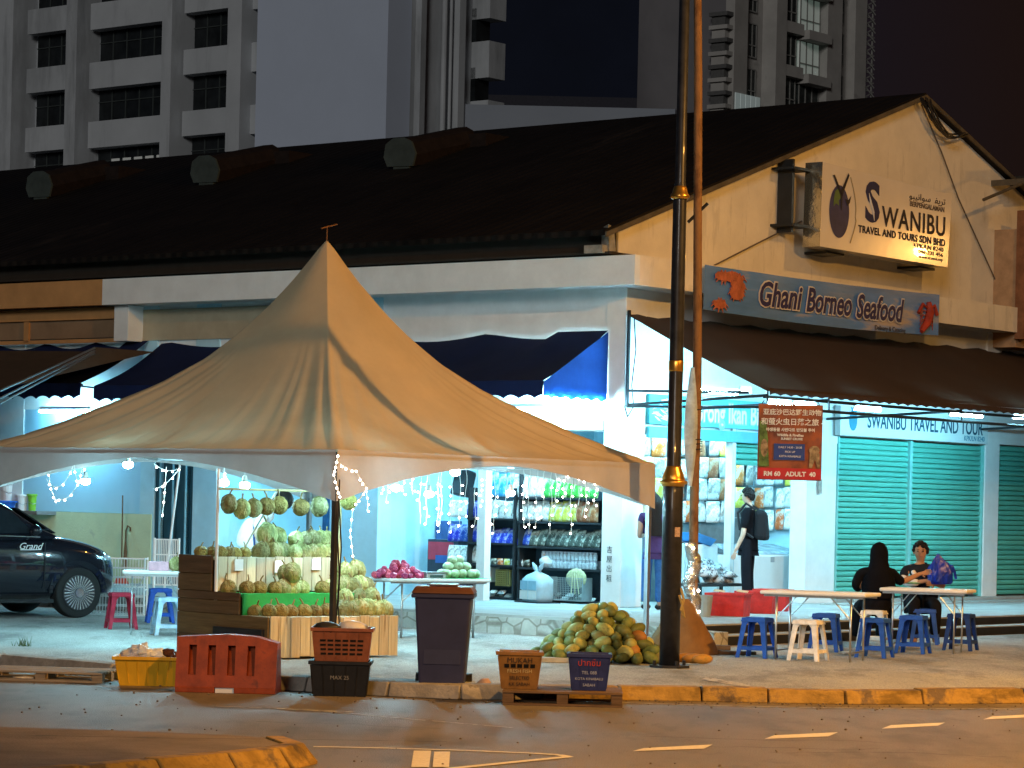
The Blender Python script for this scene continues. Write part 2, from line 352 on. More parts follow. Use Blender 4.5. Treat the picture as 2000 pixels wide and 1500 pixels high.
# gable wall and roof
e0 = lb(1200, 440, 0); pk = lb(1795, 186, 0); e1 = lb(1962, 345, 0); print('gable', e0, pk, e1)
ea, ez = e0.x, e0.z; pa, pz = pk.x, pk.z; sl_ = (pz-ez)/(pa-ea); fa = 15.8
mb = MB(); mb.prism([(ea+.1, 5.2), (15.8, 5.2), (fa, pz-sl_*(fa-pa)-.05), (pa, pz-.06), (ea+.1, ez-.03)], 'y', .0, .25); bobj('gable_wall', mb, cream_w, bld)
part('upper_wall', white_w, (.0, 15.8, .0, .25, 4.862, 5.198), (0, .25, .25, B1, 4.862, 5.198))
mb = MB(); zl = lambda a: ez+sl_*(a-ea); zr = lambda a: pz-sl_*(a-pa)
mb.prism([(ea-.35, zl(ea-.35)-.05), (pa, pz-.05), (16.3, zr(16.3)-.05), (16.3, zr(16.3)+.03), (pa, pz+.03), (ea-.35, zl(ea-.35)+.03)], 'y', -.12, B1)
bobj('roof', mb, roofm, bld)
vg = M('verge_board', (.10, .085, .06), .8, var=.3)
mb = MB(); mb.prism([(ea-.37, zl(ea-.37)-.07), (pa, pz-.07), (15.8, zr(15.8)-.07), (15.8, zr(15.8)+.0), (pa, pz+.0), (ea-.37, zl(ea-.37)+.0)], 'y', -.15, -.122); bobj('verge_board', mb, vg, bld)
mb = MB(); mb.box(-.56, .0, -.1, B1, 5.30, 5.33); mb.box(-.42, -.34, -.05, B1, 5.30, zl(-.4)-.06); bobj('dark_eave_box', mb, M('dark_eave', (.03, .025, .02), .8), bld)  # dark box put in for the shaded gap under the eave
mb = MB(); mb.box(-.62, -.36, -.02, .3, 5.31, 5.42); mb.hexa([(-.5,-.05,5.34),(-.38,-.08,5.34),(-.3,.1,5.34),(-.45,.12,5.34)], [(-.6,-.1,5.7),(-.42,-.06,5.68),(-.35,.06,5.7),(-.52,.08,5.66)]); bobj('broken_flashing', mb, M('grey_flashing', (.25, .24, .21), .7, var=.4), bld)
# concrete canopy with upstand
o_ = .5
part('canopy_slab', white_w, (-o_+.12, .0, -o_+.12, 9.9, 4.87, 4.95), (0, 10.5, -o_+.12, .0, 4.87, 4.95))
part('fascia', white_w, (-o_, -o_+.12, -o_, la(200, 560, -o_).y, 4.86, 5.275))
part('fascia', cream_w, (-o_+.12, 10.45, -o_, -o_+.12, 4.86, 5.275))
tanw = M('tan_painted_plaster', (.50, .26, .10), .8, var=.15, sc=2)
fb = la(200, 560, -o_).y
part('fascia', tanw, (-o_, -o_+.12, fb, fb+4.2, 4.86, 5.275)); part('fascia', tanw, (-o_, -o_+.12, fb+4.35, B1, 4.86, 5.275))
# recessed beams below the fascia of the neighbouring units
b0 = la(247, 640, -.1).y; b1_ = la(272, 640, -.1).y
part('beam', M('beige_plaster', (.42, .37, .26), .8, var=.15, sc=1.5), (-.02, -.001, la(600, 640, 0).y, b1_, 4.30, 4.80))
part('corbel', white_w, (-.35, -.001, b1_, b1_+.33, 4.28, 4.86), bevel=.01)
brn = M('brown_plaster', (.26, .17, .10), .8, var=.2, sc=1.5)
part('beam', brn, (-.16, -.001, b1_+.34, 22, 4.36, 4.84)); part('beam', tanw, (-.22, -.161, b1_+.34, 22, 4.66, 4.85), (-.2, -.161, la(65, 630, -.1).y, la(65, 630, -.1).y+.12, 4.3, 4.66), (-.2, -.161, b1_+.34, 22, 4.28, 4.34))
# hidden back and far walls, inner walls, ceiling
part('back_wall', white_w, (15.55, 15.8, .25, B1, PF, 4.86), (.25, 15.55, B1-.25, B1, PF, 4.86))
part('ceiling', white_w, (.25, 15.55, .25, B1-.25, 3.5, 3.6))
part('partition', blue_w, (5.45, 5.6, .25, 6, PF, 3.5)); part('partition', blue_w, (.3, 5.45, bP[1]+.1, bP[1]+.22, PF, 3.5))
part('partition', blue_w, (2.6, 2.75, bP[1]+.22, bP[4], PF, 3.5)); part('partition', blue_w, (.32, 2.6, bP[3]+.05, bP[3]+.15, PF, 3.5))
part('partition', blue_w, (1.2, 1.32, bP[4], bP[7], PF, 3.5))
# blue rendered front left of the stall, pale green dwarf wall
part('front_wall', M('sky_blue_wall', (.36, .58, .72), .7, var=.05, sc=1), (.05, .25, bP[6], bP[7], 1.50, 3.2))
part('dwarf_wall', M('pale_green_plaster', (.55, .62, .40), .85, var=.08, sc=2, bump=.2, col2=(.45, .50, .36), p2=.66), (-.02, .25, la(296, 1040, 0).y, la(30, 1000, 0).y, PF, 1.495))
part('front_wall', white_w, (.03, .25, bP[6]-.2, 22, 3.2, 4.86))
# folding doors
dm = M('dark_teal_door', (.03, .09, .12), .4, var=.2)
for i in range(6):
    b_ = bP[4]+(bP[5]-bP[4])*i/6; part('door_panel', dm, (.02 if i % 2 else .08, .12, b_, b_+(bP[5]-bP[4])/6-.015, PF, 3.1))
    part('door_rail', M('door_rail', (.22, .42, .50), .4), (-.01 if i % 2 else .05, .07 if i % 2 else .075, b_+.0, b_+.02, PF, 3.1)) if i in (1, 3, 5) else None
part('door_header', white_w, (.03, .25, bP[3], bP[5], 3.1, 4.86))
# opening frames
part('door_post', whitep, (-.04, .1, bP[0]-.06, bP[0]+.09, PF, HD)); part('door_post', whitep, (aP[1]-.03, aP[1]+.06, -.02, .10, PF, 3.0))
part('door_post', M('blue_frame', (.20, .42, .55), .4), (aP[1]+.06, aP[1]+.10, .0, .1, PF, 3.0))
part('door_header', M('cream_header', (.65, .60, .48), .6), (-.02, .018, .36, bP[1], HD+.02, HD+.16))
# plinth under shutters
part('plinth', plat, (aP[3], 15.6, -.35, .02, PF, PF+.06))
# roller shutters
def shutter(a0, a1, z0, z1, y=.06):
    mb = MB(); n = int((z1-z0)/.082); h = (z1-z0)/n
    for i in range(n):
        z = z0+i*h; mb.prism([(y+.03, z), (y-.012, z+.010), (y-.018, z+h*.5), (y-.006, z+h*.86), (y+.018, z+h-.006), (y+.03, z+h)], 'x', a0, a1)
    return bobj('shutter', mb, shm, bld)
shm = M('green_shutter_paint', (.10, .44, .36), .45, var=.10, sc=1.5, bump=.05)
shutter(aP[3]+.03, aP[4]-.04, PF+.08, 2.95); shutter(aP[4]+.04, aP[5]-.03, PF+.08, 2.95)
shutter(aP[6]+.05, 13.4, PF+.08, 2.98); shutter(aP[1]+.12, aP[2]-.03, 2.45, 2.98)
frm = M('green_frame', (.20, .50, .48), .45)
part('shutter_guide', frm, (aP[4]-.04, aP[4]+.04, .0, .1, PF+.06, 2.97)); part('shutter_guide', frm, (aP[3], aP[3]+.03, .0, .1, PF+.06, 2.97)); part('shutter_guide', frm, (aP[5]-.03, aP[5], .0, .1, PF+.06, 2.97))
part('door_step', plat, (aP[3]-1, 15.6, -.9, -.36, PF, PF+.02))
# roof ventilator boxes near the ridge
vm1 = M('vent_face', (.05, .068, .066), .6, var=.25, sc=3); vm2 = M('vent_body', (.014, .010, .009), .8, var=.4)
for i, (x, y, L_) in enumerate(((78, 362, 1.9), (402, 334, 2.0), (783, 303, 2.0))):
    # intersect the pixel with the roof plane
    nr = RD*(-sl_)+Vector((0, 0, 1)); p = plane(x, y+30, W(ea, 0, ez), nr); q = loc(p)
    t = thing('roof_ventilator', ['hooded box ventilator at the far left of the dark roof', 'hooded box ventilator in the middle of the row on the dark roof', 'hooded box ventilator on the roof just below the blank tower wall'][i], 'roof vent', p, ANG, 'hooded ventilators on the roof')
    oc = [(-.42,.35),(-.3,.62),(-.1,.72),(.22,.72),(.42,.6),(.47,.32),(.36,.1),(-.34,.08)]
    MB().prism([(a*1.0, z*.95) for a, z in oc], 'x', -.03, .02).build('hood_face', vm1, t)
    mb = MB(); mb.add([(.03, a*.98, z*.92) for a, z in oc]+[(L_, a*.9, z*.9+.5) for a, z in oc], [tuple(range(8)), tuple(range(15, 7, -1))]+[(k, (k+1) % 8, 8+(k+1) % 8, 8+k) for k in range(8)]); mb.build('duct', vm2, t)
    MB().box(.0, .4, -.22, .22, -.15, .11).build('curb', vm1, t)
    MB().box(L_-.2, L_+.9, -.8, .1, .45, .95).build('rear_duct', vm2, t)
    t.scale = (.82,)*3
# ================================================================ NEIGHBOUR at the right edge
nb = thing('neighbour_building', 'brown-edged building at the right frame edge past the gable', 'building', C0, ANG)
an = lb(1972, 500, -.3).x
bobj('wall', MB().box(an, an+9, -.45, 9, 4.62, 6.6), M('neighbour_wall', (.40, .26, .15), .8, var=.2), nb)
bobj('pilaster', MB().box(an-.05, an+.25, -.62, -.451, 4.75, 6.9), M('brick_brown', (.22, .10, .05), .8, var=.3), nb)
mb = MB(); mb.hexa([(an-.15,-.75,7.32),(an+9,-.75,8.6),(an+9,6,8.6),(an-.15,6,7.32)], [(an-.15,-.75,7.42),(an+9,-.75,8.7),(an+9,6,8.7),(an-.15,6,7.42)]); mb.cyl((an-1.35,-.55,6.95),(an-.1,-.6,7.36),.03,n=6); bobj('roof_edge', mb, vg, nb)
bobj('cable_coil', MB().tube([(an+.12+.10*cos(t*.9), -.72+.06*sin(t*.9), 4.2+t*.028) for t in range(95)], .012), dark, nb)

# loose grit and small stones along the kerb
mb = MB(); rr = random.Random(40)
for k in range(420):
    if k % 3: i = rr.randrange(2, len(kp)-3); f = rr.random(); p = kp[i]+(kp[i+1]-kp[i])*f; p = Vector((p.x, p.y-rr.expovariate(4)-.06, .0))
    else: p = Vector((rr.uniform(-4, 5), rr.uniform(18, 27), 0))
    r = rr.uniform(.004, .014); mb.ball((p.x, p.y, r*.5), r, 5, 3, (1, 1, .7))
struct(mb.build('road_grit', M('grit', (.16, .13, .10), .9, var=.6, sc=8)), 'stuff')

cr_ = MB(); rr = random.Random(51)
for (x, y, dx, n) in ((60, 1432, 1, 26), (1250, 1440, 1, 18), (1500, 1470, 1, 16), (500, 1410, 1, 14), (1720, 1462, -1, 12)):
    p = gnd(x, y, 0); pz_ = .0035 if x != 60 else PV-.009
    if x == 60: p = gnd(5, 1432, PV)
    for k in range(n):
        q = p+Vector((dx*rr.uniform(.06, .16), rr.uniform(-.10, .07) if x != 60 else rr.uniform(-.02, .03), 0)); w_ = rr.uniform(.003, .009)
        cr_.quad((p.x, p.y-w_, pz_), (q.x, q.y-w_, pz_), (q.x, q.y+w_, pz_), (p.x, p.y+w_, pz_)); p = q
struct(cr_.build('road_cracks', M('crack_dark', (.02, .018, .015), .9)))
# ================================================================ TOWERS BEHIND
def tobj(name, mb, mat, parent): return mb.build(name, mat, parent)
tw = thing('office_tower', 'pale concrete office tower at the upper left with bands of dark windows', 'building', C0, ANG)
twm = M('tower_concrete', (.44, .47, .50), .85, var=.10, sc=.25); add_patches(twm, .12, .72, (.5, .6), (1, 1, .25)); add_patches(twm, .6, .8, (.55, .65), (1, 1, .12)); pan = M('tower_panel', (.50, .57, .70), .85, var=.05, sc=.15)
glz = M('dark_window', (.015, .018, .02), .25, var=.5, sc=1); mull = M('window_mullion', (.05, .06, .06), .6)
AT = 76.0
tb = lambda x, y=200: la(x, y, AT).y
tz = lambda x, y: la(x, y, AT).z
BR = tb(770); B0 = tb(-60)
Z1 = 38.0
tobj('wall', MB().box(AT+1.2, loc(plane(918, 200, W(0, BR), LD)).x, BR+.5, B0, 0, Z1), twm, tw)
tobj('blank_panel', MB().box(AT-.6, AT+1.19, BR, tb(515), 0, Z1), pan, tw)
for x0, x1 in ((-60, 38), (142, 163), (329, 348), (457, 484)):
    tobj('pier', MB().box(AT-.6, AT+1.19, tb(x1), tb(x0), 0, Z1), twm, tw)
bays = ((57, 142, 100, ((60,128),(176,243))), (180, 329, 255, ((47,112),(164,228))), (364, 457, 410, ((18,90),(139,212))), (496, 515, 505, ((15,80),(137,205))))
for x0, x1, xc, rows in bays:
    zt, zb = tz(xc, rows[0][0]), tz(xc, rows[0][1]); pitch = zt-tz(xc, rows[1][0])
    ba, bb = tb(x1)+.02, tb(x0)+.5; k = -1
    while zb-k*pitch > 6: k += 1
    z = zb; zs = [zb-pitch*j for j in range(-4, k)]
    for j, z in enumerate(zs):
        h = zt-zb
        # spandrel below this window
        tobj('spandrel', MB().box(AT+.2, AT+1.19, ba, bb, z-(pitch-h), z), twm, tw)
        if 14 < z < 36:
            f = tobj('window', MB().box(AT+1.0, AT+1.15, ba, bb, z, z+h), glz, tw); mb = MB(); n = max(3, int((bb-ba)/1.0))
            for q in range(1, n): mb.box(AT+.93, AT+.99, ba+(bb-ba)*q/n-.03, ba+(bb-ba)*q/n+.03, z, z+h)
            mb.box(AT+.93, AT+.99, ba, bb, z+h*.62, z+h*.62+.05); tobj('mullion', mb, mull, f)
# faint lit room behind the lowest bay
lit = EM('dim_lit_room', (.35, .55, .45), .035); mb = MB(); zz = tz(250, 318)
for q in range(5): mb.box(AT+.92, AT+.925, tb(300-q*22), tb(284-q*22), zz-.2, zz+.45)
tobj('lit_pane', mb, lit, tw)
# return face and side bays with little balconies
ra = lambda x, y=200: loc(plane(x, y, W(0, BR), LD)).x
tobj('side_wall', MB().box(AT+1.195, ra(918), BR, BR+.49, 0, Z1), twm, tw)
tobj('drain_pipe', MB().cyl((ra(858), BR-.25, 0), (ra(858), BR-.25, Z1), .14).cyl((ra(872), BR-.2, 0), (ra(872), BR-.2, Z1), .09).box(ra(808), ra(818), BR-.4, BR-.01, 0, Z1).box(ra(880), ra(892), BR-.5, BR-.01, 0, Z1), twm, tw)
for k in range(-1, 6):
    z = loc(plane(938, 192+117*(-k+0.0)+0, W(0, BR-1.2), LD)).z
    tobj('balcony', MB().box(ra(918)+.02, ra(950), BR-1.2, BR+3, z-1.9, z), twm, tw); tobj('window', MB().box(ra(918)+.02, ra(945), BR-.3, BR+3, z+.01, z+1.75), glz, tw)
# low pale building and dark blocks between the towers
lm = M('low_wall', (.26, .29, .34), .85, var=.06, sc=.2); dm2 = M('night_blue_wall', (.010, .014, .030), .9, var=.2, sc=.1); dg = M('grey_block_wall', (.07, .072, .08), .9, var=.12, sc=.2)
def block(name, label, x0, x1, ytop, d, mat, dep=20, rz=None, top=None, cat='building'):
    p0 = at(x0, 600, d); p1 = at(x1, 600, d); t = thing(name, label, cat, (p0.x, d, 0)); wd = p1.x-p0.x
    z0 = at((x0+x1)/2, ytop, d).z
    MB().box(0, wd, 0, dep, 0, z0).build('wall', mat, t); return t, wd, z0
t, wd, zt_ = block('low_building', 'low pale block with a flat roof seen between the towers above the ridge', 900, 1310, 208, 118, lm, 16)
MB().hexa([(wd+.01,0,0),(wd+2.2,5,0),(wd+2.2,16,0),(wd+.01,16,0)], [(wd+.01,0,zt_),(wd+2.2,5,zt_-.9),(wd+2.2,16,zt_-.9),(wd+.01,16,zt_)]).build('side_wing', lm, t)
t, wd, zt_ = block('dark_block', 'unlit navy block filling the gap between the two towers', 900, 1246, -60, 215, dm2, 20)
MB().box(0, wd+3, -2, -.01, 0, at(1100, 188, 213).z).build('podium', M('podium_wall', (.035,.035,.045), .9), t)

# residential tower
RBD = 178.0
rt = thing('apartment_tower', 'grey apartment tower at the upper right with window bays and a scaffolded edge', 'building', C0, ANG)
q = at(1420, 150, RBD); ql = loc(q); BB = ql.y
ax = lambda x, y=120: loc(plane(x, y, W(0, BB), LD)).x
zx = lambda x, y, o=0: loc(plane(x, y, W(0, BB+o), LD)).z
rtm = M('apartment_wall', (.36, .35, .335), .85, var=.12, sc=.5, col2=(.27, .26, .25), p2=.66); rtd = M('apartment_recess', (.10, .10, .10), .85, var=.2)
a0, a1 = ax(1440), ax(1692)
bE = loc(plane(1246, 120, W(a0, 0), RD)).y
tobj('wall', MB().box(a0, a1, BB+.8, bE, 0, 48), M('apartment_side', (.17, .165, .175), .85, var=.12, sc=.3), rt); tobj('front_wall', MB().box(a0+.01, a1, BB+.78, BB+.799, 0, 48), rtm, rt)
for x0, x1, of in ((1436, 1462, .1), (1508, 1528, -.3), (1608, 1636, -.3), (1672, 1694, .1)):
    tobj('pier', MB().box(ax(x0), ax(x1), BB+of, BB+.79, 0, 48), rtm, rt)
glass2 = M('apartment_glass', (.03, .035, .035), .2, var=.5, sc=2); gl3 = EM('lit_curtain', (.45, .62, .52), .10); frw = M('pale_frame', (.25, .25, .24), .6)
cols = ((1470, 1494, 40, 106, 130, .75), (1531, 1560, 62, 126, 148, .3), (1568, 1606, 78, 146, 164, .3), (1640, 1664, 60, 120, 142, .75))
for ci, (x0, x1, yt, yb, yt2, of) in enumerate(cols):
    zt_, zb_ = zx(x0, yt), zx(x0, yb); pit = abs(zt_-zx(x0, yt2)); 
    for k in range(-4, 3):
        z = zb_-k*pit
        if ci in (1, 2): tobj('bay_spandrel', MB().box(ax(x0-3), ax(x1+3), BB-.25 if ci == 1 else BB-.6, BB+.79, z-(pit-(zt_-zb_)), z), rtm, rt)
        mt = gl3 if (ci, k) in ((2, -1), (2, 0)) else glass2
        f = tobj('window', MB().box(ax(x0), ax(x1), BB+of-.02, BB+.795, z, z+(zt_-zb_)), mt, rt); mb = MB()
        for u in (0, .33, .66, 1): mb.box(ax(x0)+(ax(x1)-ax(x0))*u-.04, ax(x0)+(ax(x1)-ax(x0))*u+.04, BB+of-.08, BB+of-.03, z, z+(zt_-zb_))
        for u in (0, .35, 1): mb.box(ax(x0), ax(x1), BB+of-.1, BB+of-.085, z+(zt_-zb_)*u-.04, z+(zt_-zb_)*u+.04)
        tobj('window_frame', mb, frw, f)
# left return with stacked ledges, right scaffold
for k in range(9):
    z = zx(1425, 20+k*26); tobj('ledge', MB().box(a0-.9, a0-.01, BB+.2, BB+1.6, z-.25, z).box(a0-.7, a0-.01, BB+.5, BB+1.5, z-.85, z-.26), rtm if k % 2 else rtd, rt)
mb = MB()
for k in range(16):
    z = zx(1700, -40+k*18); mb.box(a1+.1, a1+1.3, BB+.3, BB+.4, z-.04, z+.04); mb.cyl((a1+.1, BB+.35, z), (a1+1.5, BB+.35, z+.6), .05, n=4); mb.cyl((a1+1.2, BB+.1, z-.4), (a1+.3, BB+.5, z+.5), .04, n=4)
mb.cyl((a1+1.25, BB+.35, 10), (a1+1.25, BB+.35, 48), .06, n=4); tobj('scaffold', mb, frw, rt)
lw = EM('lit_stair_window', (.35, .55, .55), .12); mb = MB(); zl_ = zx(1455, 222, 0)
for k in range(5): mb.box(ax(1438+k*10), ax(1446+k*10), BB-.02, BB+.05, zl_-.9, zl_+1.2)
tobj('lit_pane', mb, lw, rt)

# ================================================================ TENT
TS = 5.5; TF = Vector((-1.805, 29.3, 0)); TZ = 2.29; TPK = 4.79
tent = thing('canopy_tent', 'large peaked square canopy tent of pale cloth glowing orange over the fruit stall', 'tent', TF, ANG)
PR = [(0, 1), (.03, .955), (.07, .885), (.12, .80), (.20, .675), (.28, .56), (.38, .435), (.5, .315), (.62, .215), (.75, .125), (.88, .05), (1, 0)]
def prof(r):
    for (a, x), (b, y) in zip(PR, PR[1:]):
        if r <= b: return x+(y-x)*(r-a)/(b-a)
    return 0
cloth = M('tent_cloth', (.54, .43, .28), .7, var=.10, sc=1.2, trans=.06, spec=.25)
mb = MB(); NR, NA = 46, 240; vs = []
H = TS/2
for i in range(NR+1):
    r = (i/NR)**1.15
    for k in range(NA):
        u = k/NA*4; s_ = int(u); f = u-s_; c_ = [(-1,-1),(1,-1),(1,1),(-1,1)]; a, b = c_[s_], c_[(s_+1) % 4]
        sx_, sy_ = a[0]+(b[0]-a[0])*f, a[1]+(b[1]-a[1])*f
        L2 = math.hypot(sx_, sy_); rnd_ = max(0, 1-r*1.5)**1.0*.85; kx = 1-rnd_+rnd_/L2*1.12
        x, y = sx_*kx*r*H, sy_*kx*r*H
        e = 1-abs(2*f-1)   # 0 at corner, 1 mid edge
        z = TZ+(TPK-TZ)*prof(r) + (.10*e*(r**4)*.0)
        # cloth sags between the ridges, and folds gather toward the rim near the front pole
        z -= .26*math.sin(pi*f)*r*(1-r)*1.6
        z += .010*sin(k*1.9+sin(k*.37)*2)*r*max(0, 1-abs(r-.85)/.5) + .008*noise.noise(Vector((x*1.5, y*1.5, r*9)))
        dcor = min(f, 1-f); z += .026*sin(dcor*85+sin(dcor*31)*1.3+r*2)*max(0, 1-dcor*2.2)*min(1, max(0, (r-.28)*3))*(1 if r < .97 else .3)
        vs.append((x+H, y+H, z))
fs = [(i*NA+k, (i+1)*NA+k, (i+1)*NA+(k+1) % NA, i*NA+(k+1) % NA) for i in range(NR) for k in range(NA)]
mb.add(vs, fs); cv = mb.build('canopy', cloth, tent, smooth=True)
# valance with arched lower edge, hanging just outside the rim
val = M('valance_cloth', (.44, .41, .40), .7, var=.15, sc=1, trans=.08, spec=.2)
mb = MB(); n = 64
def dropf(f): return .10+.43*abs(2*f-1)**1.7
for s_ in range(4):
    c_ = [(0,0),(TS,0),(TS,TS),(0,TS)]; a, b = Vector(c_[s_]), Vector(c_[(s_+1) % 4]); d = (b-a).normalized(); nr = Vector((d.y, -d.x)); vs = []
    for k in range(n+1):
        f = k/n; p = a+(b-a)*f
        for j in range(5):
            q = j/4; wv = .012*sin(k*.9+s_)*q+.03*q*(1-abs(2*f-1)); pp = p+nr*(.012+wv)
            vs.append((pp.x, pp.y, TZ+.005-dropf(f)*q))
    mb.add(vs, [(k*5+j, (k+1)*5+j, (k+1)*5+j+1, k*5+j+1) for k in range(n) for j in range(4)])
mb.build('valance', val, tent, smooth=True)
tm = M('tent_pole', (.05, .045, .04), .5, metal=.3)
for (x, y) in ((.04,.04),(TS-.04,.04),(TS-.04,TS-.04),(.04,TS-.04)):
    z0 = PV; MB().box(x-.025, x+.025, y-.025, y+.025, z0+.012, TZ-.02).box(x-.07, x+.07, y-.07, y+.07, z0, z0+.012).build('pole', tm if (x < 1 and y < 1) else steel, tent)
mb = MB()
for a, b in (((.04,.04),(TS-.04,.04)), ((TS-.04,.04),(TS-.04,TS-.04)), ((TS-.04,TS-.04),(.04,TS-.04)), ((.04,TS-.04),(.04,.04))): mb.cyl((a[0], a[1], TZ-.05), (b[0], b[1], TZ-.05), .02, n=6)
mb.cyl((.04, H, TZ-.06), (TS-.04, H, TZ-.06), .02, n=6); mb.cyl((H, .04, TZ-.06), (H, TS-.04, TZ-.06), .02, n=6); mb.cyl((H, H, TZ-.06), (H, H, TPK-.03), .022, n=6)
mb.build('frame', steel, tent)
MB().cyl((H, H, TPK-.02), (H, H, TPK+.16), .008, n=6).cyl((H-.12, H-.02, TPK+.12), (H+.22, H+.05, TPK+.20), .008, n=5).build('finial', M('rusty_wire', (.2, .1, .05), .8), tent)
MB().tube([(.0, -.05, TZ-.3), (-.02, -.06, TZ-.9), (.03, -.05, 1.0), (-.02, -.06, .5), (.05, -.05, .25)], .008).tube([(.02, .0, TZ-.2), (.06, -.04, 1.3), (.0, -.07, .7), (.08, -.06, .2)], .008).build('cable', blackp, tent)

# ================================================================ AWNINGS
nav = M('navy_canvas', (.006, .014, .06), .85, var=.15, sc=2); navb = M('blue_canvas', (.008, .055, .28), .75, var=.1, trans=.25); brc = M('brown_canvas', (.045, .028, .02), .85, var=.12, sc=1, trans=.10)
def canvas(name, label, b0_, b1__, mat, zt=4.27, zf=3.50, out=1.44, zv=3.27, cheek=True):
    t = thing(name, label, 'awning', C0, ANG)
    mb = MB(); n = 40; vs = []
    for i in range(n+1):
        b = b0_+(b1__-b0_)*i/n
        for j in range(9):
            f = j/8; vs.append((-.02-out*f, b, zt+(zf-zt)*f-.10*sin(pi*f)*(.6+.4*sin(i*.8))-(.10*abs(sin(i*.32))*(1-f) if i > 4 else 0)))
    mb.add(vs, [(i*9+j, (i+1)*9+j, (i+1)*9+j+1, i*9+j+1) for i in range(n) for j in range(8)]); mb.build('canvas', mat, t, smooth=True)
    m2 = MB(); k = int((b1__-b0_)/.28); vs = []
    N = k*6
    for i in range(N+1):
        b = b0_+(b1__-b0_)*i/N; z = zv-.02+.05*abs(cos(pi*i/6)); vs += [(-out-.025, b, zf), (-out-.03-.01*sin(i*.7), b, z)]
    m2.add(vs, [(2*i, 2*i+2, 2*i+3, 2*i+1) for i in range(N)]); m2.build('valance', mat, t)
    if cheek:
        m3 = MB(); N = 30; vs = []
        for i in range(N+1):
            f = i/N; vs += [(-.02-out*f, b0_-.005, zt+(zf-zt)*f-.02), (-.02-out*f, b0_-.005, zv-.02+.04*abs(cos(i*.65)))]
        m3.add(vs, [(2*i, 2*i+2, 2*i+3, 2*i+1) for i in range(N)]); m3.build('side_cheek', navb, t)
    MB().cyl((-out, b0_, zf-.03), (-out, b1__, zf-.03), .02, n=6).cyl((-.03, b0_+.02, zv+.1), (-out, b0_+.02, zf-.05), .015, n=6).cyl((-.03, b1__-.02, zv+.1), (-out, b1__-.02, zf-.05), .015, n=6).build('frame', dark, t)
    return t
canvas('awning', 'dark navy canvas awning with a bright blue side flap beside the corner pillar', .30, 9.3, nav)
canvas('awning', 'dark navy scalloped awning at the left, behind the left corner of the tent', 9.6, 14.6, nav, zt=4.3, zf=3.55, zv=3.32, cheek=False)
aw = thing('awning', 'brown metal-framed awning at the far left frame edge with bright lower rails', 'awning', C0, ANG)
p0, p1, p2 = la(185, 678, -1.6), la(0, 760, -3.4), la(0, 676, -.3)
MB().add([tuple(p0), (p1.x, p1.y, p1.z), (-3.4, 26, p1.z), (-.3, 26, p2.z+.2), (-.3, p0.y, p0.z+.0)], [(0, 1, 2, 3, 4)]).build('canvas', M('brown_sheet', (.07, .05, .035), .8), aw)
mb = MB()
for dz in (-.03, -.14, -.22): mb.cyl((p0.x, p0.y, p0.z+dz*.4), (p1.x, p1.y, p1.z+dz), .018, n=6)
mb.build('rail', steel, aw)
# brown awning along the gable side
aw = thing('awning', 'long dark brown canvas awning over the pavement along the gable side', 'awning', C0, ANG)
AO = 2.4; zt, zf = 4.50, 3.40; mb = MB(); n = 60; vs = []
for i in range(n+1):
    a = .0+15.6*i/n
    for j in range(11): f = j/10; vs.append((a, .004-AO*f if j else .02, zt+.007*a+(zf-zt)*f+(.0 if j else .02*sin(i*1.7))-.03*sin(pi*f)))
mb.add(vs, [(i*11+j, (i+1)*11+j, (i+1)*11+j+1, i*11+j+1) for i in range(n) for j in range(10)]); mb.build('canvas', brc, aw, smooth=True)
mb = MB(); vs = []
for i in range(241): a = 15.6*i/240; vs += [(a, -AO-.04, zf+.04), (a, -AO-.05, zf-.06+.03*abs(sin(i*.8)))]
mb.add(vs, [(2*i, 2*i+2, 2*i+3, 2*i+1) for i in range(240)]); mb.build('valance', brc, aw)
mb = MB(); mb.box(0, 15.6, -AO+.02, -AO+.06, zf-.10, zf-.06); mb.cyl((0.0, -AO, 3.18), (15.6, -AO, 3.18), .022, n=6)
for a in (.02, 1.55, 5.2, 9.8, 14): mb.cyl((a, -AO, 3.18), (a, -AO, zf), .015, n=6); mb.cyl((a, -.02, 3.22), (a, -AO, zf-.06), .02, n=6)
mb.cyl((.02, -.03, 3.2), (.02, -AO, 3.18), .02, n=6); mb.cyl((.02, -.03, 3.42), (.02, -AO+.3, 3.38), .02, n=6); mb.box(-.02, .03, -.06, -.03, 3.2, 4.55)
mb.build('frame', dark, aw)
MB().tube([(.05, -.1, 4.45), (.08, -.12, 4.0), (.03, -.10, 3.5), (.06, -.12, 3.2), (-.05, -.1, 3.05), (-.1, -.08, 3.2)], .01).build('cable', blackp, aw)

# ================================================================ SIGNS
blk = M('sign_black', (.02, .02, .035), .5); navy = M('sign_navy', (.02, .025, .10), .5); teal = M('sign_teal', (.02, .22, .34), .5)
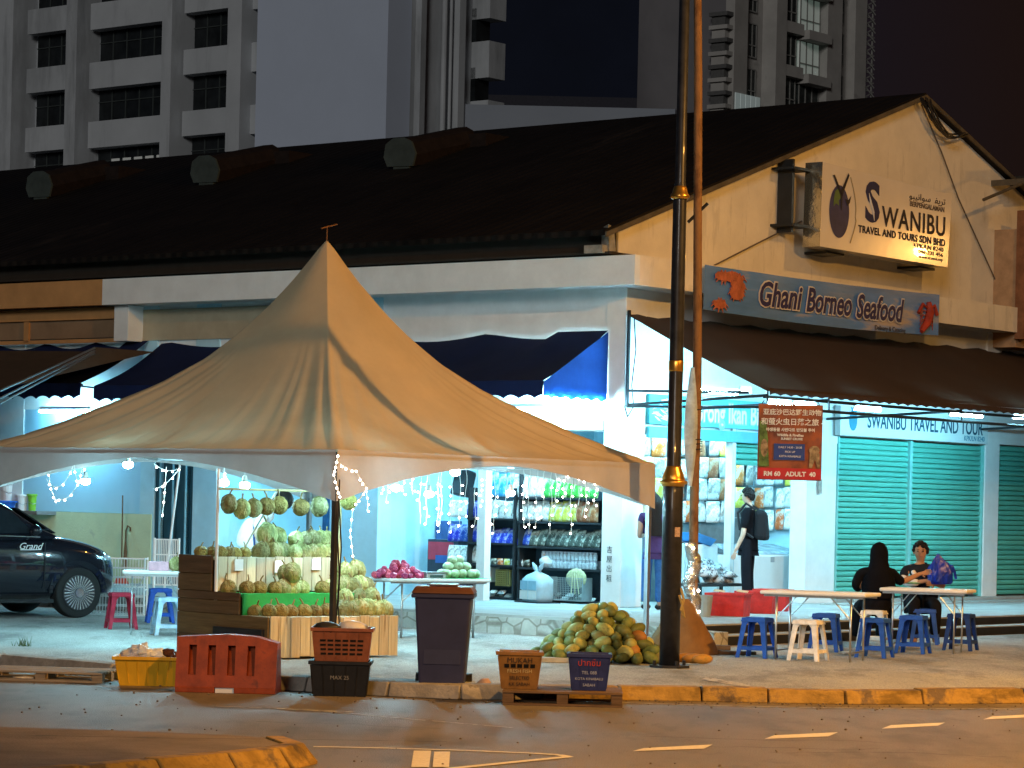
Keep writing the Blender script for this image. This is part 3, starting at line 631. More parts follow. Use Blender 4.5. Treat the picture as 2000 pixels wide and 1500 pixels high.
# lightbox
bs = -.60
c = [lb(x, y, bs) for x, y in ((1607, 316), (1859, 380), (1851, 522), (1601, 481))]   # TL TR BR BL
sg = thing('shop_sign', 'large unlit white lightbox sign on the gable reading SWANIBU TRAVEL AND TOURS', 'sign', W(c[3].x, bs, c[3].z), ANG)
A0 = c[3].x; Z0 = c[3].z; wdt = c[2].x-c[3].x; F = [(p.x-A0, p.z-Z0) for p in c]; print('sign', [(round(a,2), round(b,2)) for a, b in F])
gloss = M('sign_face', (.70, .66, .60), .20, spec=.5, var=.05, sc=1.5, bump=.10, bsc=3, coat=.3)
mb = MB(); dpt = .30
mb.add([(F[3][0],0,F[3][1]),(F[2][0],0,F[2][1]),(F[1][0],0,F[1][1]),(F[0][0],0,F[0][1])]+[(F[3][0],dpt,F[3][1]),(F[2][0],dpt,F[2][1]),(F[1][0],dpt,F[1][1]),(F[0][0],dpt,F[0][1])], [(0,1,2,3),(7,6,5,4),(0,4,5,1),(1,5,6,2),(2,6,7,3)])
mb.build('face', gloss, sg)
foil = M('crinkled_metal', (.62, .60, .48), .18, metal=.9, bump=.9, bsc=4, var=.1)
MB().hexa([(F[3][0]-.012,0,F[3][1]),(F[3][0]-.002,0,F[3][1]),(F[3][0]-.002,dpt,F[3][1]),(F[3][0]-.012,dpt,F[3][1])], [(F[0][0]-.012,0,F[0][1]),(F[0][0]-.002,0,F[0][1]),(F[0][0]-.002,dpt,F[0][1]),(F[0][0]-.012,dpt,F[0][1])]).build('side_panel', foil, sg)
mb = MB()
for a, z in ((-.45, .3), (-.45, 1.15), (.5, -.04), (3.2, -.05)): MB().box(a, a+.5, dpt-.1, -bs-.0, z-.02, z+.02).build('bracket', dark, sg)
MB().box(-.3, -.24, dpt+.02, .58, .2, 1.3).build('bracket', dark, sg)
dip = lambda a: (F[1][1]-F[0][1])/(F[1][0]-F[0][0])*a       # top edge slope
def ell(mb, cx, cz, rx, rz_, y=-.006, n=36, f=None):
    pts = [(cx+rx*cos(2*pi*k/n)*(f(k) if f else 1), y, cz+rz_*sin(2*pi*k/n)) for k in range(n)]; mb.add(pts, [tuple(range(n))]); return mb
H0 = F[0][1]
E = MB(); ell(E, .51, .57, .28, .40); E.build('emblem_globe', M('globe_navy', (.03, .035, .13), .4, var=.3, sc=4), sg)
def em(pts, y): return [(.51+(a-.62)*.64, y, .57+(z-.70)*.715) for a, z in pts]
E = MB(); E.add(em([(.36,.95),(.42,1.12),(.55,1.19),(.66,1.17),(.68,1.0),(.58,.93),(.60,.82),(.46,.86),(.36,.78)], -.009), [tuple(range(9))]); E.build('emblem_land', M('land_green', (.10, .17, .06), .5), sg)
E = MB()
for q in (((.30,1.44),(.38,1.46),(.74,1.06),(.66,1.02)), ((.62,1.10),(.72,1.22),(.98,1.55),(1.02,1.50),(.80,1.16),(.74,1.04)), ((.64,1.05),(.74,1.05),(.72,.72),(.66,.78)), ((.85,.98),(1.0,.98),(1.12,1.08),(1.06,.92),(.96,.84))):
    E.add(em(q, -.012), [tuple(range(len(q)))])
E.build('emblem_plane', blk, sg)
E = MB(); E.tube([(.80+.17*sin(pi*k/20)+(.03 if k > 12 else 0), -.01, 1.12-1.0*k/20) for k in range(21)], .008, 4); E.build('emblem_swoosh', M('swoosh_gold', (.35, .28, .16), .5), sg)
def st(s, size, mat, a, z, w_, y=-.006, **k): return txt('lettering', s, size, mat, sg, (a, y, z), fitw=w_, **k)
st('S', .84, navy, 1.45, .77, .42, off=.025); MB().tube([(1.33,-.014,.93),(1.38,-.014,.80),(1.46,-.014,.66),(1.50,-.014,.52)], [.004,.018,.02,.004], 6).build('letter_slash', gloss, sg)  # white slash drawn across the letter S
st('WANIBU', .44, blk, 2.70, .60, 1.92, off=.006, space=1.1)
st('TRAVEL AND TOURS SDN BHD', .155, blk, 2.36, .355, 2.6, off=.004, space=1.08)
st('\uFEEE\uFE92\uFEF4\uFEE7\uFE8D\uFEEE\uFEB3  \uFED4\uFEF3\uFEAE\uFE97', .14, blk, 3.08, 1.01, 1.1)
st('BERPENGALAMAN', .11, M('sign_brown', (.16, .13, .10), .6), 3.08, .885, 1.05, off=.003)
st('KPK/LN 8240', .10, blk, 3.15, .245, .9); st('088-231 456', .09, blk, 3.22, .16, .75); st('www.travel.my', .07, blk, 3.22, .085, .75)
# banner on the canopy upstand
bb_ = -.56; q = [lb(x, y, bb_) for x, y in ((1377, 517), (1836, 576), (1831, 655), (1373, 604))]; A0 = q[3].x; Z0 = q[3].z; F = [(p.x-A0, p.z-Z0) for p in q]; print('banner', [(round(a,2), round(b,2)) for a, b in F])
bn = thing('seafood_banner', 'wide blue banner reading Ghani Borneo Seafood with orange crabs and a red lobster', 'banner', W(A0, bb_, Z0), ANG)
bmat = M('banner_print', (.08, .20, .52), .3, var=.25, sc=.8, col2=(.42, .38, .38), p2=.60, bump=.2, bsc=2, stretch=(.4, 1, 2.2))
N = 40; vs = []; mb = MB()
for k in range(N+1):
    f = k/N; zt_ = F[0][1]+(F[1][1]-F[0][1])*f-.03*sin(pi*f); zb_ = F[3][1]+(F[2][1]-F[3][1])*f-.05*sin(pi*f); x = F[3][0]+(F[2][0]-F[3][0])*f; yy = .012*sin(f*23)
    vs += [(x, yy-.012, zt_), (x, yy+.008-.012, zb_)]
mb.add(vs, [(2*k, 2*k+1, 2*k+3, 2*k+2) for k in range(N)]); mb.build('sheet', bmat, bn, smooth=True)
mid = (F[0][1]+F[2][1])/2-.04; Wb = F[1][0]; bang = math.atan2(F[1][1]+F[2][1]-F[0][1], 2*Wb)
drk = M('letter_blue', (.03, .03, .12), .5); ltw = M('letter_white', (.62, .62, .66), .5)
def bt(s, size, a, z, mat, y=-.035, **k): 
    o = txt('lettering', s, size, mat, bn, (a, y, z), **k); o.rotation_euler = (pi/2, -bang, 0); return o
for s, a, sz, w_ in (('Ghani', 1.88, .50, 1.12), ('Borneo', 3.22, .50, 1.25), ('Seafood', 4.66, .50, 1.38)):
    z_ = mid+.02
    bt(s, sz, a, z_, ltw, y=-.032, shear=.25, off=.03, fitw=w_+.05); bt(s, sz, a, z_, drk, y=-.042, shear=.25, off=.010, fitw=w_)
bt('Delivery & Catering', .10, 5.0, mid-.26, blk, fitw=.9)
crab = M('crab_orange', (.42, .13, .07), .5, var=.4, sc=6); lob = M('lobster_red', (.36, .05, .03), .5, var=.3, sc=6)
rr = random.Random(2)
mb = MB()
for i in range(6):
    cx_, cz_ = rr.uniform(.22, .85), mid+rr.uniform(-.20, .22); ell(mb, cx_, cz_, rr.uniform(.13, .22), rr.uniform(.06, .10), -.03-.002*i)
    for s_ in range(10):
        an_ = s_*pi/5+rr.uniform(-.2, .2); mb.tube([(cx_, -.03, cz_), (cx_+.16*cos(an_), -.03, cz_+.09*sin(an_)), (cx_+.22*cos(an_), -.03, cz_+.09*sin(an_)-.04)], [.018, .012, .005], 4)
mb.build('crab_picture', crab, bn)
mb = MB(); c0_ = (Wb-.75, mid-.12)
LB = MB(); mb = LB
mb.tube([(Wb-.40, -.035, mid+.24), (Wb-.36, -.035, mid+.08), (Wb-.45, -.035, mid-.10), (Wb-.60, -.035, mid-.24)], [.04, .08, .07, .035], 8)
for s_ in (-1, 1):
    mb.tube([(Wb-.38, -.035, mid+.12), (Wb-.40+s_*.18, -.035, mid+.20), (Wb-.42+s_*.28, -.035, mid+.05)], [.015, .024, .034], 6)
    for k in range(4): mb.tube([(Wb-.40, -.035, mid+.08-.07*k), (Wb-.43+s_*.14, -.035, mid+.10-.07*k), (Wb-.46+s_*.2, -.035, mid-.02-.06*k)], [.011, .009, .005], 4)
mb.build('lobster_picture', lob, bn)
for i_, (m_, poly_) in enumerate((())): pass
# travel shop board
q = [lb(x, y, -.10) for x, y in ((1640, 800), (1928, 822), (1925, 862), (1637, 846))]
b_ = thing('shop_sign', 'white signboard above the green shutters reading SWANIBU TRAVEL AND TOUR', 'sign', W(q[0].x, -.12, 3.0), ANG)
wd = q[1].x-q[0].x; MB().box(0, wd, 0, .10, -.02, .44).build('board', M('board_white', (.60, .70, .72), .35, var=.04), b_)
txt('lettering', 'SWANIBU TRAVEL AND TOUR', .33, M('letter_teal', (.004, .07, .12), .5), b_, (wd*.565, -.004, .225), fitw=wd*.79, off=.004); txt('lettering', 'KPK/LN 8240', .12, teal, b_, (wd-.45, -.004, .055))
E = MB(); ell(E, .36, .22, .12, .16, -.004); E.build('emblem_globe', teal, b_); E = MB(); E.add([(.28,-.007,.42),(.32,-.007,.43),(.42,-.007,.32),(.38,-.007,.30)], [(0,1,2,3)]); E.add([(.36,-.007,.30),(.46,-.007,.42),(.48,-.007,.40),(.40,-.007,.29)], [(0,1,2,3)]); E.build('emblem_plane', teal, b_)
# turquoise board over the corner shop
b_ = thing('shop_sign', 'turquoise signboard over the corner shop reading Borong Ikan Bilis with a print of fish', 'sign', W(aP[0]+.02, -.06, 3.0), ANG)
wd = aP[2]-aP[0]-.05; MB().box(0, wd, 0, .06, -.02, .40).build('board', M('turquoise_board', (.08, .50, .58), .4, var=.25, sc=1.2), b_)
txt('lettering', 'Borong Ikan Bilis', .40, M('letter_rim', (.25, .55, .6), .5), b_, (1.98, -.004, .18), fitw=2.05, off=.026); txt('lettering', 'Borong Ikan Bilis', .40, whitep, b_, (1.98, -.009, .18), fitw=2.0, off=.008)
mb = MB(); rr = random.Random(9)
for i in range(26):
    cx_, cz_, an_ = rr.uniform(.08, .62), rr.uniform(.05, .34), rr.uniform(-.5, .5); L_ = .10
    mb.add([(cx_-L_*cos(an_), -.004-.0004*i, cz_-L_*sin(an_)), (cx_, -.004-.0004*i, cz_-.018), (cx_+L_*cos(an_), -.004-.0004*i, cz_+L_*sin(an_)), (cx_, -.004-.0004*i, cz_+.018)], [(0, 1, 2, 3)])
mb.build('fish_picture', M('fish_silver', (.55, .62, .66), .4, var=.4, sc=30), b_)
mb = MB(); mb.box(0, wd, -.0, .05, -.22, -.06); mb.build('lower_band', M('teal_band', (.10, .42, .48), .5, var=.1), b_)
# hanging poster
p = at(1543, 864, 38.7); ps = thing('hanging_poster', 'red travel poster with Chinese writing hung from the awning pipe', 'poster', (p.x, p.y, p.z), .03)
pw, ph = .87, 1.02; rd = M('poster_red', (.17, .05, .025), .45, var=.5, sc=2.6, col2=(.36, .09, .03), p2=.52); mb = MB()
vs = [((i/10-.5)*pw, .012*sin(i*.9)+.008*j/6, ph/2-ph*j/6) for i in range(11) for j in range(7)]
mb.add(vs, [(i*7+j, i*7+j+1, (i+1)*7+j+1, (i+1)*7+j) for i in range(10) for j in range(6)]); mb.build('sheet', rd, ps, smooth=True)
pwht = M('print_white', (.75, .72, .66), .5)
for s, sz, z, x_ in (('亚庇沙巴达野生动物', .088, .40, .02), ('和萤火虫日落之旅 -', .098, .27, .02), ('야생동물 사반다트 반딧불 투어', .052, .165, 0), ('Wildlife & Fireflies', .048, .095, 0), ('SUNSET CRUISE', .042, .045, .02)):
    txt('lettering', s, sz, pwht, ps, (x_, -.022, z), off=.0015)
MB().box(-.22, .20, -.024, -.014, -.24, -.02).build('blue_box', M('poster_blue', (.03, .06, .22), .5), ps)
for s, z in (('DAILY 14:30 - 20:30', -.07), ('PICK UP', -.13), ('KOTA KINABALU', -.19)): txt('lettering', s, .038, pwht, ps, (0, -.028, z))
MB().box(-.43, .43, -.024, -.012, -.50, -.35).build('red_band', M('band_red', (.50, .03, .03), .5, var=.1), ps)
txt('lettering', 'RM 60   ADULT  40', .085, pwht, ps, (0, -.028, -.43), off=.003)
mb = MB(); mb.add([(-.42,-.022,.28),(-.33,-.022,.28),(-.30,-.022,.02),(-.28,-.022,-.33),(-.42,-.022,-.33)], [(0,1,2,3,4)]); mb.build('forest_picture', M('poster_green', (.10, .16, .04), .5, var=.7, sc=9), ps)
mb = MB(); ell(mb, .33, -.10, .07, .06, -.022); mb.add([(.27,-.024,-.14),(.40,-.024,-.14),(.41,-.024,-.34),(.38,-.024,-.34),(.34,-.024,-.22),(.30,-.024,-.34),(.26,-.024,-.34)], [tuple(range(7))]); ell(mb, -.35, -.08, .05, .12, -.026); mb.build('monkey_picture', M('poster_brown', (.30, .20, .10), .5, var=.7, sc=14), ps)
MB().cyl((-.4, .01, ph/2-.01), (-.36, .01, ph/2+.05), .006, n=5).cyl((.4, .01, ph/2-.01), (.36, .01, ph/2+.05), .006, n=5).build('hanger', dark, ps)
q = lb(1597, 950, -.02); nt_ = MB().box(0, .09, -.012, 0, 0, .22).build('paper_notice', M('notice_paper', (.35,.33,.3), .8, var=.3, sc=30)); nt_.location = W(q.x, -.03, q.z-.11); nt_.rotation_euler = (0, 0, ANG); tag(nt_, 'small grey paper notice on the pillar below the red poster', 'notice')
q = la(1190, 1102, 0); t_ = thing('phone_number_stencil', 'dark stencilled characters running down the corner pillar', 'marking', W(-.003, q.y, q.z), ANG)
for i, s in enumerate('吉屋出租'): txt('lettering', s, .105, M('stencil_grey', (.10, .12, .13), .8), t_, (0, 0, .20-i*.135), rot=(pi/2, 0, -pi/2))
q = la(1180, 750, 0)

# ================================================================ LAMPS
tube_m = EM('tube_glow', (.31, .78, 1.0), 480.0)
def tube(label, x0, x1, y, b_, grp='tube lamps under the brown awning', z=None):
    l0, l1 = lb(x0, y, b_), lb(x1, y, b_); t = thing('tube_lamp', label, 'lamp', W(l0.x, b_, l0.z if z is None else z), ANG, grp); L_ = l1.x-l0.x
    MB().cyl((.02, 0, 0), (L_-.02, 0, 0), .026, n=8).build('tube', tube_m, t, smooth=True)
    MB().box(0, L_, -.02, .02, .03, .07).box(0, .02, -.015, .015, -.02, .03).box(L_-.02, L_, -.015, .015, -.02, .03).build('housing', whitep, t); return t
tube('long lit tube lamp under the awning just right of the black lamp post', 1352, 1440, 762, -1.2); tube('short lit tube lamp, next to the long one right of the lamp post', 1445, 1466, 763, -1.2)
tube('lit tube lamp directly above the left half of the red poster', 1498, 1546, 786, -2.3); tube('lit tube lamp directly above the right half of the red poster', 1551, 1592, 789, -2.3)
tube('lit tube lamp above the globe emblem of the travel shop board', 1668, 1720, 797, -2.3); tube('lit tube lamp at the right end above the travel shop board', 1854, 1918, 808, -2.3); tube('lit tube lamp at the right edge of the picture under the awning', 1978, 2060, 814, -2.3)
inner = EM('room_tube_glow', (.31, .78, 1.0), 450.0)
def room_lamp(a, b, z, along='a', L_=1.2, label='', name='ceiling_lamp'):
    t = thing(name, label, 'lamp', W(a, b, z), ANG+(pi/2 if along == 'b' else 0), 'tube lamps inside the shops')
    MB().cyl((-L_/2, 0, 0), (L_/2, 0, 0), .02, n=8).build('tube', inner, t, smooth=True); MB().box(-L_/2, L_/2, -.03, .03, .03, .08).build('housing', whitep, t); return t
for a, b, al, lb_ in ((-.0+.42, 1.5, 'b', 'tube lamp on the shop ceiling above the packet shelf near the corner'), (1.2, 3.7, 'a', 'tube lamp on the shop ceiling above the counter'), (3.0, .75, 'a', 'tube lamp on the ceiling above the white freezer'), (1.3, .8, 'a', 'tube lamp on the ceiling above the hanging fish packets'), (4.4, .8, 'a', 'tube lamp on the ceiling right of the freezer'), (1.3, 6.2, 'b', 'tube lamp on the ceiling behind the durian stall')):
    room_lamp(a, b, 3.38, al, label=lb_)
for b, lb_ in ((1.4, 'tube lamp under the navy awning near the corner pillar'), (3.8, 'tube lamp under the navy awning behind the tent'), (6.4, 'tube lamp under the navy awning left of the tent peak'), (11.2, 'tube lamp under the left navy awning above the pale green wall')):
    room_lamp(-.35, b, 3.15, 'b', label=lb_)
# round LED bulbs in caps
bulb_m = EM('bulb_glow', (.38, .83, 1.0), 1300.0)
def bulb(label, p, s=1.0, g='white LED bulbs hung round the stall', cord=.25, mt=None):
    t = thing('led_bulb', label, 'bulb', p, 0, g)
    MB().ball((0,0,0), .058*s, 12, 8, (1,1,.72)).build('globe', mt or bulb_m, t, smooth=True)
    MB().lathe([(.014,.11),(.022,.10),(.03,.05),(.05,.028)], 10).build('cap', whitep, t); MB().cyl((0,0,.10), (0,0,.10+cord), .004, n=4).build('cord', whitep, t); return t
for x, y, d, lb_ in ((167, 940, 34.2, 'glowing bulb in front of the pale blue wall behind the car'), (437, 943, 31.6, 'left one of the two glowing bulbs above the hanging durians'), (478, 948, 31.4, 'right one of the two glowing bulbs above the hanging durians'),
                     (652, 946, 29.6, 'glowing bulb tied to the front tent pole'), (773, 953, 31.2, 'glowing bulb at the valance edge right of the front tent pole'), (838, 965, 35.6, 'glowing bulb in front of the shop counter'), (997, 963, 35.4, 'glowing bulb in front of the packet shelves')):
    bulb(lb_, at(x, y, d), cord=.12 if y > 944 and d < 35 else .2, mt=EM('dim_bulb_glow', (.45, .85, 1.0), 70.0) if d < 31.3 else None)
for i, x in enumerate((1072, 1100, 1126, 1154)):
    bulb(f'{ORDS[i+1]} bulb from the left in the row under the blue awning flap', plane(x, 771, W(-1.36+.34*i, .5), LD) if False else W(-1.30+.36*i, .36, 3.27), .8, 'row of bulbs under the blue awning flap', .05)
bulb('added fill bulb inside the tent behind its front corner', TF+RD*.9+LD*.5+Vector((0, 0, 2.06)), cord=.14); bulb('added fill bulb inside the tent right of the stall', TF+RD*2.6+LD*.6+Vector((0, 0, 2.12)), cord=.1)  # extra bulbs added under the tent to brighten the stall
bulb('added fill bulb inside the tent above the left table', TF+RD*.5+LD*3.6+Vector((0, 0, 2.12)), cord=.1)
# street lamps off frame that light the scene orange
na = (1.0, .47, .10)
def street(label, p, pw, base, aim=None, ang=150):
    t = thing('street_lamp', label, 'street lamp', (base[0], base[1], 0), 0)
    q = Vector((p[0]-base[0], p[1]-base[1], p[2]))
    MB().cyl((0,0,0), (0,0,q.z+.3), .10, .06, 10).build('pole', blackp, t); MB().tube([(0,0,q.z+.1), (q.x*.5, q.y*.5, q.z+.35), (q.x*.92, q.y*.92, q.z+.2)], .04).build('arm', blackp, t)
    MB().ball((q.x, q.y, q.z+.12), .3, 12, 6, (1, 1, .4)).build('head', blackp, t, smooth=True); MB().ball((q.x, q.y, q.z-.05), .14, 10, 6, (1, 1, .3)).build('lamp_glass', EM('sodium_glow', na, 8), t)
    L = bpy.data.lights.new('sodium_light', 'SPOT'); L.energy = pw; L.color = na; L.spot_size = radians(ang); L.spot_blend = .6; L.shadow_soft_size = .12
    o = bpy.data.objects.new('sodium_light', L); COL.objects.link(o); o.location = (p[0], p[1], p[2]-.15)
    if aim: o.rotation_euler = (Vector(aim)-Vector(p)).to_track_quat('-Z', 'Y').to_euler()
    o.parent = t; o.location = (q.x, q.y, q.z-.15); return t
street('tall orange street lamp across the road, off the right of the picture', (9.5, 24.5, 9.0), 7600, (10.8, 22.0), aim=(0, 28, 0))
street('tall orange street lamp beyond the tables, off the right of the picture', (12.0, 37.8, 11.2), 1250, (13.5, 36.2), aim=(6, 43.5, 5))
street('orange street lamp on the near side of the road, behind the viewer', (4.5, 12.5, 8.0), 6500, (6, 11), aim=(2.2, 21.5, 0), ang=62)

cc = W(pa+.15, -.10, pz-.10); t = thing('cable_coil', 'tangled coil of black cables hanging at the gable peak', 'cable', cc, ANG)
rr = random.Random(12)
for q in range(5):
    a0_ = rr.uniform(-.1, .2); MB().tube([(a0_-.35+1.25*k/12+rr.uniform(-.02, .02), -.06-.02*q, .02-.42*k/12-.22*sin(pi*k/12)*(1+.3*q*.4)) for k in range(13)], .016, 5).build('loop', blackp, t)
for nm, lb_, pts in (('cable', 'thin cable running down the gable from the peak past the sign end', [lb(1800, 205, -.03), lb(1840, 300, -.03), lb(1872, 388, -.03), lb(1950, 560, -.03)]), ('cable', 'thin cable running from the lamp post side up to the sign bracket', [lb(1392, 520, -.03), lb(1470, 480, -.03), lb(1566, 432, -.03)])):
    P_ = [W(p.x, -.03, p.z) for p in pts]; o = MB().tube([p-P_[0] for p in P_], .012, 5).build(nm, M('grey_cable', (.12, .10, .08), .7)); o.location = P_[0]; tag(o, lb_, 'cable')

# the lamp whose glare shows on the gable sign: placed where the sign face mirrors it
P_ = plane(1797, 480, W(0, bs), LD); d_ = ray(1797, 480).normalized(); r_ = (d_-LD*(2*d_.dot(LD))).normalized(); q_ = P_+r_*11.5
street('orange street lamp beyond the gable end, off the right of the picture', (q_.x, q_.y, q_.z+.05), 480, (q_.x+.9, q_.y-.8), aim=(5, 44, 4))
# ================================================================ STREET FURNITURE
q = gnd(1307, 1303, PV); gold = M('gold_paint', (.62, .34, .07), .28, metal=.85, var=.12); lpm = M('lamp_post_black', (.022, .023, .027), .38, var=.4, sc=9, coat=.2)
lp = thing('lamp_post', 'tall black lamp post with gold collars standing in the pavement by the fruit pile', 'lamp post', q)
MB().lathe([(.105, .02), (.105, 1.98), (.095, 2.00), (.075, 2.06), (.073, 3.45), (.07, 4.9), (.062, 4.98), (.055, 5.02), (.052, 10.2)], 20).build('shaft', lpm, lp, smooth=True)
MB().lathe([(.12, 0), (.12, .02), (.145, .03), (.145, .055), (.12, .06), (.12, .08), (.105, .13), (.08, .19), (.075, .21)], 20, (0, 0, 1.87)).build('collar', gold, lp, smooth=True)
MB().lathe([(.085, 0), (.10, .02), (.10, .04), (.085, .06), (.07, .11), (.058, .15)], 20, (0, 0, 4.84)).build('collar', gold, lp, smooth=True)
MB().lathe([(.076, 0), (.079, .01), (.079, .10), (.076, .11)], 20, (0, 0, 3.06)).build('band', gold, lp, smooth=True)
mb = MB(); mb.prism([(.22*cos(pi/4*k+pi/8), .22*sin(pi/4*k+pi/8)) for k in range(8)], 'z', 0, .022); mb.build('base_plate', lpm, lp)
for k in range(4): MB().cyl((.17*cos(k*pi/2+.4), .17*sin(k*pi/2+.4), .02), (.17*cos(k*pi/2+.4), .17*sin(k*pi/2+.4), .07), .018, n=6).build('bolt', lpm, lp)
MB().tube([(0, 0, 9.9), (.6, -.6, 10.15), (1.3, -1.4, 10.1)], .04).build('arm', lpm, lp); MB().ball((1.4, -1.5, 10.08), .22, 12, 6, (1, 1, .4)).build('lamp_head', lpm, lp, smooth=True)
MB().box(.02, .075, -.108, -.1, 1.35, 1.45).build('sticker', M('sticker', (.4, .28, .2), .7, var=.5, sc=40), lp)
MB().tube([(.10, -.05, .82), (.13, -.08, .70), (.10, -.10, .60), (.14, -.06, .52), (.11, -.09, .66), (.08, -.11, .75)], .014, 5).build('twine', M('twine', (.35, .26, .10), .9), lp)
q = at(1352, 1262, 32.6); q.z = PV
rp = thing('wooden_pole', 'tall thin rusty pole with silver foil round its foot, right of the lamp post', 'pole', q)
rust = M('rusty_pole', (.16, .09, .045), .7, var=.35, sc=3, stretch=(1, 1, .5), col2=(.10, .05, .025), p2=.55, bump=.3)
z1 = 7.9; MB().tube([(0, 0, .3), (-.015, 0, 1.5), (-.01, 0, 3.0), (-.05, 0, 5.0), (-.08, 0, 6.5), (-.12, 0, z1)], [.055, .053, .052, .05, .048, .045], 12).build('shaft', rust, rp, smooth=True)
MB().cyl((-.16, 0, 4.9), (.06, -.02, 5.12), .02, n=6).build('cleat', blackp, rp); 
for z in (2.30, 2.36, 2.41, 2.75): MB().tube([(.06*cos(t*.7), .06*sin(t*.7), z+.01*t/3) for t in range(10)], .006, 4).build('wire_binding', blackp, rp)
foil2 = M('silver_foil', (.60, .62, .62), .22, metal=.85, var=.2, sc=14, bump=1.0, bsc=16)
mb = MB(); vs = []; rr = random.Random(4)
N, K = 26, 14
for i in range(N):
    z = .02+2.95*i/(N-1)*.42; r = .075+.13*max(0, 1-i/9)**1.5
    for k in range(K): r2 = r*(1+rr.uniform(-.16, .16)); vs.append((r2*cos(2*pi*k/K)-.02+.03*sin(i*.7), r2*sin(2*pi*k/K), z))
mb.add(vs, [(i*K+k, i*K+(k+1) % K, (i+1)*K+(k+1) % K, (i+1)*K+k) for i in range(N-1) for k in range(K)]); fo = mb.build('foil_wrap', foil2, rp, smooth=True)
mb = MB(); vs = []
for i in range(20):
    z = 1.9+1.35*i/19; wd = .02+.10*sin(pi*i/19)
    vs += [(-.08-wd*.6, -.05, z), (-.07+wd*.2, -.09+.03*sin(i), z), (-.06+wd*.5, -.05, z)]
mb.add(vs, [(3*i+j, 3*i+j+1, 3*i+j+4, 3*i+j+3) for i in range(19) for j in range(2)]); mb.build('hanging_film', M('clear_film', (.55, .66, .70), .25, var=.3, sc=8, trans=.4), rp, smooth=True)
sb = MB(); vs = []; N, K = 12, 18
for i in range(N):
    f = i/(N-1); z = .62*f
    for k in range(K): r = (.30*(1-f)**.8+.06)*(1+.06*sin(k*2.1+i*.6)); vs.append((r*1.15*cos(2*pi*k/K)+.0, r*.8*sin(2*pi*k/K), z))
sb.add(vs, [(i*K+k, i*K+(k+1) % K, (i+1)*K+(k+1) % K, (i+1)*K+k) for i in range(N-1) for k in range(K)]); sbo = sb.build('cloth_cone', M('orange_tarp', (.18, .095, .035), .75, var=.25, sc=4, bump=.4, bsc=6), None, smooth=True)
sbo.location = (q.x-.12, q.y-.05, PV); tag(sbo, 'brown orange tarp gathered like a cone round the foot of the thin pole', 'tarp')
for i, (x, z) in enumerate(((-.04, .95), (.05, .72), (-.07, .55), (.06, .48), (-.02, 1.2))): MB().ball((x, -.10, z), .016, 8, 6).build('fairy_bulb', EM('fairy_glow', (1, .92, .78), 25), rp)
# planks and long fruit beside the pole
for i, (x, y, L_, rz, m_, lb_) in enumerate(((1395, 1277, .95, .05, wood_d, 'dark weathered plank lying on the pavement at the foot of the thin pole'), (1360, 1268, .8, -.1, wood_d, 'darker plank lying behind the front one at the foot of the thin pole'))):
    p = gnd(x, y, PV); o = MB().box(-L_/2, L_/2, -.06, .06, 0, .035+.02*i).build('plank', m_, bevel=.006); o.location = p+Vector((0, 0, .001)); o.rotation_euler = (0, 0, rz); tag(o, lb_, 'plank')

# ---- generic builders
def mat_tub(n, c, **k): return M(n, c, .45, var=.28, sc=7, bump=.08, bsc=25, **k)
def fcrate(name, label, p, rz, w_, d_, h, mat, taper=.9, rim=.02, holes=None, cat='crate', grp=None, writing=None, ridge=True, th=.012):
    t = thing(name, label, cat, p, rz, grp); mb = MB(); a, b = w_/2*taper, d_/2*taper; A, B = w_/2, d_/2
    o = [(-a,-b,0),(a,-b,0),(a,b,0),(-a,b,0)]; O = [(-A,-B,h),(A,-B,h),(A,B,h),(-A,B,h)]
    ii = [(-a+th,-b+th,.015),(a-th,-b+th,.015),(a-th,b-th,.015),(-a+th,b-th,.015)]; II = [(-A+th,-B+th,h),(A-th,-B+th,h),(A-th,B-th,h),(-A+th,B-th,h)]
    mb.add(o+O+ii+II, [(0,3,2,1),(0,1,5,4),(1,2,6,5),(2,3,7,6),(3,0,4,7),(8,9,10,11),(9,8,12,13),(10,9,13,14),(11,10,14,15),(8,11,15,12),(4,5,13,12),(5,6,14,13),(6,7,15,14),(7,4,12,15)])
    if ridge:
        n = max(3, int(w_/.09))
        for k in range(n+1):
            f = -1+2*k/n; mb.hexa([(a*f-.006,-b-.006,.02),(a*f+.006,-b-.006,.02),(a*f+.006,-b+.01,.02),(a*f-.006,-b+.01,.02)], [(A*f-.006,-B-.006,h-.03),(A*f+.006,-B-.006,h-.03),(A*f+.006,-B+.01,h-.03),(A*f-.006,-B+.01,h-.03)])
    mb.build('shell', mat, t, bevel=.004)
    r = MB(); R2 = rim
    for x0, x1, y0, y1 in ((-A-R2, A+R2, -B-R2, -B+.004), (-A-R2, A+R2, B-.004, B+R2), (-A-R2, -A+.004, -B+.005, B-.005), (A-.004, A+R2, -B+.005, B-.005)): r.box(x0, x1, y0, y1, h-.028, h+.004)
    r.build('rim', mat, t, bevel=.004)
    if holes:
        m2 = MB(); rows, cols, z0, z1 = holes
        for i in range(rows):
            for j in range(cols):
                z = z0+(z1-z0)*i/max(1, rows-1); f = z/h; bb = b+(B-b)*f; aa = a+(A-a)*f; x = -aa*.8+1.6*aa*(j+.5)/cols
                m2.box(x-.6*aa/cols, x+.6*aa/cols, -bb-.0085, -bb-.002, z-.009, z+.009)
        m2.build('slots', M('slot_dark', (.008, .008, .008), .9), t)
    if writing:
        for s, sz, z, mm in writing:
            f = z/h; txt('lettering', s, sz, mm, t, (0, -(b+(B-b)*f)-.012, z), rot=(pi/2-math.atan2(B-b, h), 0, 0))
    return t
